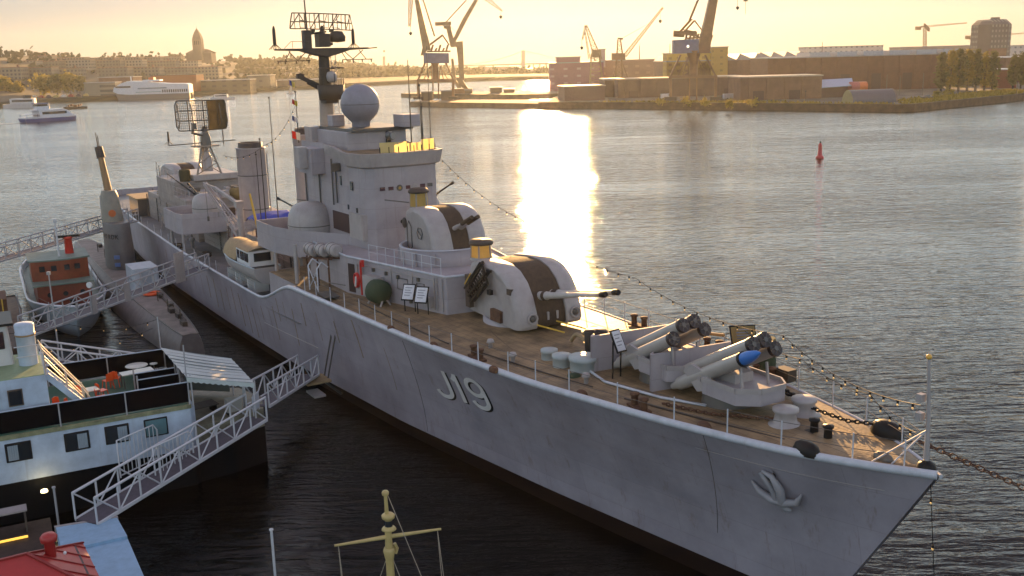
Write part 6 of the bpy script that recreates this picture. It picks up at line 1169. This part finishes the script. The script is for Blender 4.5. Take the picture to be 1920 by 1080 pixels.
hall('dock_shed', 'low brown shed with pale roof edge left of the blue roofed shed', 'shed', 1388, 1540, 146, 187, 400, 22, mat('shed_brown', (.17,.09,.055), .8, var=.2, scale=.3), 0, mat('roof_tan', (.34,.29,.24), .6)); hall('dock_shed', 'dark low shed between the two lattice cranes and the big right crane', 'shed', 1158, 1400, 150, 180, 455, 25, mat('shed_dark', (.11,.065,.05), .8, var=.2, scale=.3), 0, mat('roof_tan2', (.25,.2,.16), .7)); hall('dock_shed', 'small brick shed with orange front near the right edge', 'shed', 1870, 1905, 131, 165, 450, 15, mat('brick_orange', (.24,.07,.04)), 0, WHITE); hall('dock_shed', 'brown dock house standing at the water in the sun glare', 'shed', 1058, 1135, 163, 193, 440, 14, mat('shed_umber', (.13,.07,.06)), R(8), mat('roof_tan', (.3,.25,.2))); hall('dock_shed', 'long low shed running behind the glare lit dock house', 'shed', 1134, 1170, 150, 176, 470, 25, mat('shed_dark', (.11,.07,.05)))
p = onz(1570, 185, 2.2); bs = thing('blue_roof_shed', 'open shed with a bright blue grey lean-to roof', 'shed', (p.x, p.y + 12, 2.2), R(4)); MB().plate([(-11,-3,3.6),(9,-3,4.4),(12,6,7.0),(-12,6,6.4)], .25).build('roof', mat('roof_blue', (.25,.33,.46), .4), bs); MB().box((0,4,2.3), (22,6,4.6)).build('wall', mat('shed_umber', (.09,.05,.04)), bs)
p = onz(1648, 192, 2.2); hg = thing('arched_hangar', 'dark blue half round hangar with a tan end wall near the quay corner', 'hangar', (p.x, p.y, 2.2), R(8)); k = p.y / 1900
m = MB(); m.loft([[(x, 4.2 + 4.2 * math.cos(a), 4.4 * math.sin(a)) for a in [math.pi * i / 14 for i in range(15)]] for x in (-51 * k, 34 * k)], False, False, 0, True); m.build('roof', mat('hangar_blue', (.055,.07,.10), .5), hg)
e = [Vector((34 * k, 4.2 + 4.2 * math.cos(a), 4.4 * math.sin(a))) for a in [math.pi * i / 14 for i in range(15)]]; m = MB(); m.add(e, [tuple(range(15))]); m.add([v + Vector((9 * k, 0, 0)) * 0 - Vector((85 * k, 0, 0)) for v in e], [tuple(range(15))]); m.build('end_wall', mat('hangar_tan', (.30,.26,.13), .8), hg)
m = MB(); m.loft([[(34 * k + .01, 4.2 + 4.3 * math.cos(a), 4.5 * math.sin(a)), (36.5 * k, 4.2 + 4.3 * math.cos(a), 4.5 * math.sin(a))] for a in [math.pi * i / 14 for i in range(15)]], False, False); m.build('roof_rim', STEEL, hg)
p = onz(1631, 184, 2.2); tk = thing('red_tank', 'rounded bright red and orange inflated tent behind the dark hangar', 'tent', (p.x, p.y + 14, 2.2), 0); m = MB(); m.loft([[(x, 2.6 * math.cos(a), z0 + 4.0 + 1.9 * math.sin(a)) for a in [2 * math.pi * i / 14 for i in range(14)]] for x, z0 in ((-3.1,0),(0,0))], True, True, 0, True); m.build('red_half', mat('tank_red', (.42,.10,.09), .5), tk, .4); m = MB(); m.loft([[(x, 2.6 * math.cos(a), 4.0 + 1.9 * math.sin(a)) for a in [2 * math.pi * i / 14 for i in range(14)]] for x in (0.01, 3.1)], True, True, 0, True); m.build('orange_half', mat('tank_orange', (.60,.13,.03), .4), tk, .4); MB().box((0,0,1.1), (5,3,2.2)).build('base', DARK, tk)
# office blocks, tower, yellow house, glare-lit block
block('office_block', 'pale flat roofed office block on the skyline left of the tower crane', 'office', 1514, 1655, 89, 106, 800, 25, wallmat('off_pale', (.42,.40,.38), (.2,.2,.2), 4, 3.4, .4)); block('office_block', 'greyish low office block under the tower crane', 'office', 1690, 1838, 89, 112, 760, 25, wallmat('off_grey', (.26,.22,.18), (.14,.12,.1), 4, 3.4, .4)); block('office_block', 'pale block right of the rounded tower at the right edge', 'office', 1896, 1925, 86, 108, 800, 20, wallmat('off_pale', (.42,.40,.38), (.2,.2,.2), 4, 3.4, .4))
D = 640; a, b = at(1838, 108, D), at(1900, 108, D); rt_ = thing('tower_block', 'dark octagonal tower block with chamfered roof edges near the right edge', 'tower block', ((a.x + b.x) / 2, D, b.z - 3), 0); hw = (b.x - a.x) / 2; ht = zof(1870, 36, D) - b.z + 3; sl_ = ht - 9 * D / 1900
m = MB(); m.loft([[(x * k_, hw + y * k_, z) for x, y in ((-hw,-hw * .5),(-hw * .5,-hw),(hw * .6,-hw),(hw,-hw * .5),(hw,hw * .5),(hw * .5,hw),(-hw * .5,hw),(-hw,hw * .5))] for z, k_ in ((0,1),(ht * .36,1),(sl_,1),(ht,.72))]); m.build('wall', wallmat('tower_wall', (.10,.09,.085), (.22,.21,.19), 2.1, 3.1, .45), rt_); MB().box((2,hw,ht + .7), (4,4,1.6)).build('roof_plant', STEEL, rt_); MB().box((0,0.02 - .1,ht * .17), (hw * 1.1,.2,ht * .33)).build('red_base', BRICK2, rt_)
yh = block('yellow_house', 'ochre yellow building with a taller right end behind the big right crane', 'building', 1250, 1350, 101, 147, 560, 14, wallmat('ochre', (.42,.27,.05), (.25,.15,.04), 4.5, 3.4, .4))[0]; t, w, h = block('yellow_house', 'taller ochre stair tower at the end of the yellow building', 'building', 1335, 1364, 89, 147, 556, 12, wallmat('ochre2', (.36,.22,.05), (.22,.14,.04), 5, 3.4, .3))
gb = block('glare_block', 'boxy building turned purple by the sun glare left of the lattice crane', 'building', 1032, 1132, 119, 160, 620, 20, wallmat('glare_mauve', (.28,.13,.15), (.36,.22,.24), 8, 4.2, .3))[0]; block('glare_block', 'upper storey block of the purple glare lit building', 'building', 1044, 1088, 108, 120, 624, 14, mat('glare_mauve2', (.26,.12,.14))); block('glare_block', 'low hazy pink works behind the lattice cranes', 'building', 1130, 1252, 114, 152, 650, 20, wallmat('pinkish', (.26,.15,.10), (.34,.2,.13), 7, 4, .35)); block('silo', 'pale glare lit silo behind the lattice crane', 'silo', 1124, 1135, 93, 116, 640, 4, mat('silo_pale', (.4,.28,.25)))  # purple cast of the sun glare is put into the mauve walls
for i, (u, vt, vb, D) in enumerate(((1199,86,112,700),(1256,84,110,640),(1541,80,106,790),(1662,141,168,400),(1687,143,168,400),(1730,138,170,395))):
    q = at(u, vb, D); o = MB().tube([(0,0,-2),(0,0,(vb - vt) / 1900 * D)], [.35 if i < 3 else .16,.2 if i < 3 else .12], 6).build('mast_pole', STEEL if i > 2 else DARK, loc=q); tag(o, ('thin chimney pole on the skyline right of the luffing crane','thin pole on the skyline above the blue crane cab','short pole on the pale office block skyline','leftmost of the three lamp poles before the brick hall','middle one of the three lamp poles before the brick hall','rightmost lamp pole, nearest the poplars')[i], 'pole')
# poplars
for i, (u, vt, w) in enumerate(((1764,104,26),(1781,100,26),(1797,97,28),(1813,98,26),(1829,98,24),(1845,102,22),(1860,101,24))): tree('poplar_tree', 'tall yellow green poplar, %s from the left in the row before the brick hall' % ORD[i], u, 166, vt, 430, w, LY if i % 2 else LG, 'poplars on the dockland', 'poplar', 2200, 20 + i)
for i, (u, vt, w) in enumerate(((1899,106,22),(1914,104,26))): tree('poplar_tree', ('dense green poplar left of the pair at the right edge', 'dense green poplar cut by the right edge')[i], u, 160, vt, 440, w, LG, 'poplars at the right edge', 'poplar', 2200, 40 + i)
for i, (u, v) in enumerate(((1290,195),(1322,196),(1372,200),(1765,179),(1783,176),(1240,196),(1412,196))): q = onz(u, v, 2.2); t = thing('bush', 'low yellow green bush on the quay, %s from the left' % ORD[(5,6,0,0,0,0,0)[0] if False else sorted((1290,1322,1372,1765,1783,1240,1412)).index(u)], 'bush', q, 0, 'bushes along the quay'); leafy('foliage', 0, 2, -.6, 2.6, 2.2, 160, LY, t, 70 + i, 'round', .5)
def car(label, u, v, m, L=4.3, van=False):
    q = onz(u, v, 2.2); t = thing('parked_van' if van else 'parked_car', label, 'van' if van else 'car', q, R(8)); h = 1.9 if van else .75
    MB().box((0,0,.35 + h / 2), (L,1.8,h)).build('body', m, t, .12)
    if not van: MB().loft([[(-1.3,-.8,1.05),(1.2,-.8,1.05),(1.2,.8,1.05),(-1.3,.8,1.05)],[(-.8,-.7,1.55),(.7,-.7,1.55),(.7,.7,1.55),(-.8,.7,1.55)]]).build('cabin', GLASS, t)
    else: MB().box((L * .35,-.92,1.7), (L * .2,.05,.6)).build('side_window', GLASS, t)
    for x in (-L * .32, L * .32):
        for y in (-.85, .85): MB().tube([(x,y - .1,.33),(x,y + .1,.33)], .33, 12).build('wheel', BLACK, t)
car('dark car parked in the golden grass right of the hangar', 1737, 186, mat('car_dark', (.06,.06,.07), .3)); car('white van parked left of the brown shed by the big crane', 1415, 187, mat('van_white', (.5,.5,.52), .4), 5.2, True); car('long white trailer below the big right crane', 1374, 186, mat('trailer_white', (.45,.46,.5), .4), 8, True); car('white van standing left of the big crane legs', 1248, 186, mat('van_white', (.5,.5,.52)), 4, True)
for i, (u, v, w, h) in enumerate(((930,172,22,7),(955,174,20,6),(800,181,20,8),(838,181,22,10),(878,175,12,6),(1000,192,10,3))): block('pier_hut', ('dark hut on the far pier under the sun', 'second dark hut on the far pier, nearer the glare', 'small grey hut between the legs of the left crane', 'darker hut right of the left crane legs', 'tiny hut on the far pier right of the cranes', 'low box on the near pier edge')[i], 'hut', u - w / 2, u + w / 2, v - h, v, 580 if i in (0,1,4) else 495, 6, mat('hut_dark', (.10,.07,.05)), None, 'huts on the piers')
for i, u in enumerate((1510,1592,1906)): q = onz(u, 192 if i < 2 else 176, 2.2); o = MB().tube([(0,0,0),(0,0,4 if i < 2 else 4.5)], .1, 6).box((0,0,4 if i < 2 else 4.5), (.5,.4,.4)).build('quay_lamp_post', DARK, loc=q); tag(o, ('dark lamp post on the quay before the brown shed','lamp post at the left end of the arched hangar','dark post on the quay near the right edge')[i], 'lamp post')
# ---------------------------------------------------------------- cranes
CRN = mat('crane_rust', (.20,.10,.045), .6, var=.25, scale=.3); CBL = mat('crane_cab_blue', (.09,.11,.19), .55, var=.2, scale=.3); CTN = mat('crane_tan', (.30,.19,.09), .6, var=.2, scale=.3)
class CR:
    def __init__(s, name, label, u, v, D): s.D = D; s.o = at(u, v, D); s.t = thing(name, label, 'crane', s.o); 
    def p(s, u, v, dy=0): q = at(u, v, s.D + dy) - s.o; return q
    def beam(s, pts, w, name, m, dy=0, par=None):
        mb = MB(); ws_ = w if isinstance(w, (list, tuple)) else [w] * len(pts); k = s.D / 1900
        mb.loft([[s.p(u, v, dy) + Vector((dx * ww * k / 2, dz * ww * k / 2, 0)) if abs(pts[0][1] - pts[-1][1]) > abs(pts[0][0] - pts[-1][0]) else s.p(u, v, dy) + Vector((0, dz * ww * k / 2, dx * ww * k / 2)) for dx, dz in ((-1,-1),(1,-1),(1,1),(-1,1))] for (u, v), ww in zip(pts, ws_)]); return mb.build(name, m, par or s.t)
    def lat(s, a, b, wa, wb, n, name, m, r=.18):
        k = s.D / 1900; A, B_ = s.p(*a), s.p(*b); d = (B_ - A).normalized(); nx = Vector((-d.z, 0, d.x)); ny = Vector((0,1,0)); mb = MB(); cs = ((1,1),(-1,1),(-1,-1),(1,-1)); ring = lambda t: [A.lerp(B_, t) + nx * i * (wa + (wb - wa) * t) * k / 2 + ny * j * (wa + (wb - wa) * t) * k / 2 for i, j in cs]
        for q in range(4): mb.bar(ring(0)[q], ring(1)[q], r * 1.5)
        for i in range(n):
            r0, r1 = ring(i / n), ring((i + 1) / n)
            for q in range(4): mb.bar(r0[q], r1[(q + 1) % 4], r); mb.bar(r0[q], r0[(q + 1) % 4], r)
        return mb.build(name, m, s.t)
    def cable(s, a, b, dy=0): return MB().tube([s.p(*a, dy), s.p(*b, dy)], .07, 4).build('cable', BLACK, s.t)
    def hook(s, u, v, top):
        s.cable((u, top), (u, v)); k = s.D / 1900; o = MB().lathe(s.p(u, v), [(.01,-3.4 * k),(1.2 * k,-2.6 * k),(3.0 * k,0),(2.6 * k,2.2 * k),(.01,3.2 * k)], 12).build('hook_block', BLACK, s.t); return o
    def portal(s, ul, ur, vt, vb, ua, ub, va, m, dep=14):
        for dy in (-dep / 2, dep / 2):
            for u in (ul, ur): s.beam([(u, vt), (u + (.5 if u == ul else -.5), vb)], [5.5, 4], 'portal_leg', m, dy)
            s.beam([(ul - 1, vt + 1), (ur + 1, vt + 1)], 5, 'portal_beam', m, dy)
            for (x, y), (x2, y2) in (((ul, vt),(ua, va)), ((ur, vt),(ub, va))): s.beam([(x, y), (x2, y2)], 3.4, 'portal_strut', m, dy)
            for q in range(3):
                t0 = ul + (ur - ul) * (.15 + .12 * q); s.beam([(t0, vt), (ua + (ub - ua) * .3, va + 4)], 1.3, 'brace', m, dy); t0 = ur - (ur - ul) * (.15 + .12 * q); s.beam([(t0, vt), (ub - (ub - ua) * .3, va + 4)], 1.3, 'brace', m, dy)
            for u in (ul, ur): MB().box(s.p(u, vb, dy) + Vector((0,0,.6)), (4.5,1.6,1.4)).build('bogie', DARK, s.t)
        for u in (ul, ur): MB().bar(s.p(u, vt + 1, -dep / 2), s.p(u, vt + 1, dep / 2), 1.1).build('portal_beam', m, s.t)
        for u in ((ul * .58 + ur * .42), (ul * .42 + ur * .58)): s.beam([(u, vt), (u, vb)], 2.2, 'centre_post', m)
c1 = CR('harbour_crane', 'tall harbour crane with blue cab and single boom leaning left, left of the sun', 817, 190, 500); c1.portal(784, 850, 150, 186, 797, 836, 118, CRN)
MB().lathe(c1.p(817, 150), [(6 * .27,0),(5 * .27,6),(9 * .27,9)], 14).build('slewing_column', CRN, c1.t); c1.beam([(795,109),(842,109)], 18, 'machine_house', CBL); c1.beam([(793,104),(797,88)], [8,8], 'house_frame', CTN); c1.beam([(801,95),(790,40),(777,-25)], [14,11,6], 'boom', CTN); c1.beam([(815,68),(786,-25)], [3,2.5], 'boom_strut', CTN); c1.beam([(806,84),(830,66)], 4, 'a_frame', CRN); c1.beam([(830,66),(842,84)], 3, 'a_frame', CRN)
for i in range(5): c1.beam([(808 + i * 7, 98),(812 + i * 7, 84 + (i % 2) * 6)], 3.5, 'winch_gear', CRN)
c1.beam([(800,97),(845,96)], 2.5, 'platform', CRN); c1.lat((771,-20), (768,50), 8, 3, 7, 'jib', CTN, .16); c1.hook(770, 63, 0)
c2 = CR('harbour_crane', 'harbour crane with a tee shaped head and a boom rising right, behind the blue cab', 866, 175, 585); c2.beam([(866,150),(864,110),(862,85)], [9,10,12], 'column', CTN); c2.beam([(860,145),(868,160),(876,168)], [10,12,8], 'column_foot', CTN); MB().box(c2.p(866, 171), (12,8,3)).build('base', CRN, c2.t); c2.beam([(846,84),(868,82)], 9, 'slewing_platform', CTN); c2.beam([(850,88),(840,48)], [10,8], 'a_frame', CTN); c2.beam([(816,45),(846,44)], 6.5, 'counterweight', CTN); c2.beam([(832,51),(846,52)], 5, 'counterweight_arm', CTN); c2.beam([(848,84),(872,36),(900,-12)], [7,9,6], 'boom', CTN); c2.beam([(836,42),(880,-6)], 2.5, 'boom_strut', CTN); c2.lat((908,-6), (942,21), 8, 2, 6, 'jib', CTN, .15); c2.cable((840,46), (858,62)); c2.hook(939, 32, 22); c2.beam([(848,110),(852,150),(862,165)], [4,6,8], 'side_leg', CTN)
c3 = CR('harbour_crane', 'big harbour crane with a blue cab and leaning thick boom, standing right of the glare', 1300, 190, 398); c3.portal(1257, 1342, 143, 188, 1276, 1322, 103, CRN); MB().lathe(c3.p(1300, 145), [(9 * .21,0),(7 * .21,5),(14 * .21,10)], 14).build('slewing_column', CRN, c3.t)
c3.beam([(1262,88),(1308,86)], 24, 'machine_house', CBL); MB().sphere(c3.p(1290, 87, -3), .5, 8, 6).build('house_light', emit('bulb_cool', (1,.9,.7), .6), c3.t); c3.beam([(1316,100),(1325,60),(1340,-15)], [24,18,14], 'boom', CRN); c3.beam([(1322,96),(1334,66)], [10,6], 'boom_heel', CRN); m = MB().tube([c3.p(1263,63), c3.p(1283,64)], 5.5 * .21, 12).build('counterweight', CRN, c3.t)
c3.beam([(1276,58),(1296,36)], 6, 'rocker_arm', CRN); c3.beam([(1292,40),(1312,-8)], [4,3.5], 'boom_strut', CRN); c3.beam([(1284,58),(1302,38)], 5, 'a_frame', CRN); c3.beam([(1282,60),(1306,64)], 9, 'winch_deck', CRN); c3.beam([(1302,38),(1317,58)], 2.5, 'tie_rod', CRN); c3.beam([(1286,72),(1316,70)], 3, 'platform', CRN); c3.hook(1383, 15, -30); c3.cable((1398, -20), (1398, 27))
for i in range(5): c3.beam([(1285 + i * 7, 76),(1289 + i * 7, 58 + (i % 2) * 5)], 3.5, 'winch_gear', CRN)
MB().box(c3.p(1398, 1), (1.4,1.0,.6)).build('sheave_block', BLACK, c3.t); MB().bar(c3.p(1340,-15), c3.p(1402,-22), .8).build('jib', CRN, c3.t)
c4 = CR('lattice_crane', 'slender lattice crane hidden in the sun glare, boom to the left', 1118, 168, 560); c4.lat((1119,168), (1116,100), 26, 14, 8, 'tower', CTN, .22); c4.lat((1122,112), (1099,48), 13, 3, 9, 'boom', CTN, .2); c4.lat((1098,48), (1092,75), 3, 2, 4, 'jib', CTN, .15); c4.lat((1105,110), (1097,60), 3, 2, 6, 'rear_boom', CTN, .13); c4.hook(1091, 90, 74); MB().box(c4.p(1118, 100), (5,4,4)).build('cab', CTN, c4.t)
c5 = CR('lattice_crane', 'lattice luffing crane with its long boom pointing up right, beside the glare', 1160, 152, 560); c5.lat((1161,150), (1161,112), 12, 10, 4, 'tower', CRN, .25); c5.beam([(1148,150),(1158,115)], 2, 'leg', CRN); c5.beam([(1178,150),(1166,115)], 2, 'leg', CRN); c5.beam([(1147,106),(1172,106)], 12, 'machine_house', CRN); c5.lat((1162,100), (1161,74), 10, 5, 3, 'a_frame', CRN, .22); c5.beam([(1158,72),(1168,73)], 3, 'mast_head', CRN); c5.lat((1172,104), (1243,14), 6, 2.5, 14, 'boom', CRN, .2); c5.cable((1164,73), (1215,45)); c5.hook(1238, 40, 18)
c6 = CR('tower_crane', 'tower crane with a flat jib on the skyline right of the pale office block', 1734, 90, 820); c6.lat((1734,92), (1734,52), 4.5, 4.5, 8, 'tower', CTN, .2); c6.lat((1728,50), (1813,43), 3, 1.5, 18, 'jib', CTN, .14); c6.beam([(1717,51),(1736,50)], 2, 'counter_jib', CRN); c6.beam([(1717,53),(1726,53)], 6, 'counterweight', CRN); c6.beam([(1733,47),(1742,56)], 6, 'cab', CRN)
c7 = CR('tower_crane', 'second tower crane partly hidden behind the dark tower block', 1840, 108, 860); c7.lat((1842,108), (1842,68), 4, 4, 8, 'tower', CTN, .2); c7.lat((1836,68), (1925,62), 3, 1.5, 16, 'jib', CTN, .14); c7.beam([(1811,68),(1840,68)], 2, 'counter_jib', CRN); c7.beam([(1811,70),(1820,71)], 6, 'counterweight', CRN)
# ---------------------------------------------------------------- suspension bridge far out
D = 1700; bo = at(982, 150, D); sb = thing('suspension_bridge', 'hazy suspension bridge with a pale pylon crossing the far water', 'bridge', (bo.x, D, 0), 0); BM = mat('bridge_pale', (.45,.36,.28), .8); P_ = lambda u, v, dy=0: at(u, v, D + dy) - Vector((bo.x, D, 0))
MB().bar(P_(840, 124), P_(1062, 118), 14, 2.2).build('deck', BM, sb)
for u in (981, 720):
    for dy in (-7, 7): MB().bar(P_(u, 152, dy), P_(u, 95 if u > 900 else 106, dy), 6 if u > 900 else 4).build('pylon', BM, sb)
    MB().bar(P_(u, 96, -7), P_(u, 96, 7), 3).build('pylon_beam', BM, sb)
for dy in (-7, 7):
    MB().tube([P_(981 - 120 * t, 95 + 26 * (1 - (1 - t) ** 2), dy) for t in [i / 12 for i in range(13)]], .35, 4).build('main_cable', BM, sb); MB().tube([P_(981 + 75 * t, 95 + 23 * t - 3 * math.sin(math.pi * t), dy) for t in [i / 10 for i in range(11)]], .35, 4).build('main_cable', BM, sb)
for i in range(9): MB().bar(P_(905 + i * 12, 121), P_(905 + i * 12, 121 - .12 * abs(i * 12 - 10)), .25).build('hanger', BM, sb)
for u in (1000, 1012, 1024, 1036, 1050): MB().bar(P_(u, 119), P_(u, 140), 2.2).build('pier', BM, sb)
block('headland_works', 'low hazy works on the headland below the bridge', 'works', 910, 965, 126, 140, 1500, 30, BM); block('headland_works', 'pale mound like building at the foot of the bridge pylon', 'works', 962, 1000, 130, 142, 1450, 30, BM)
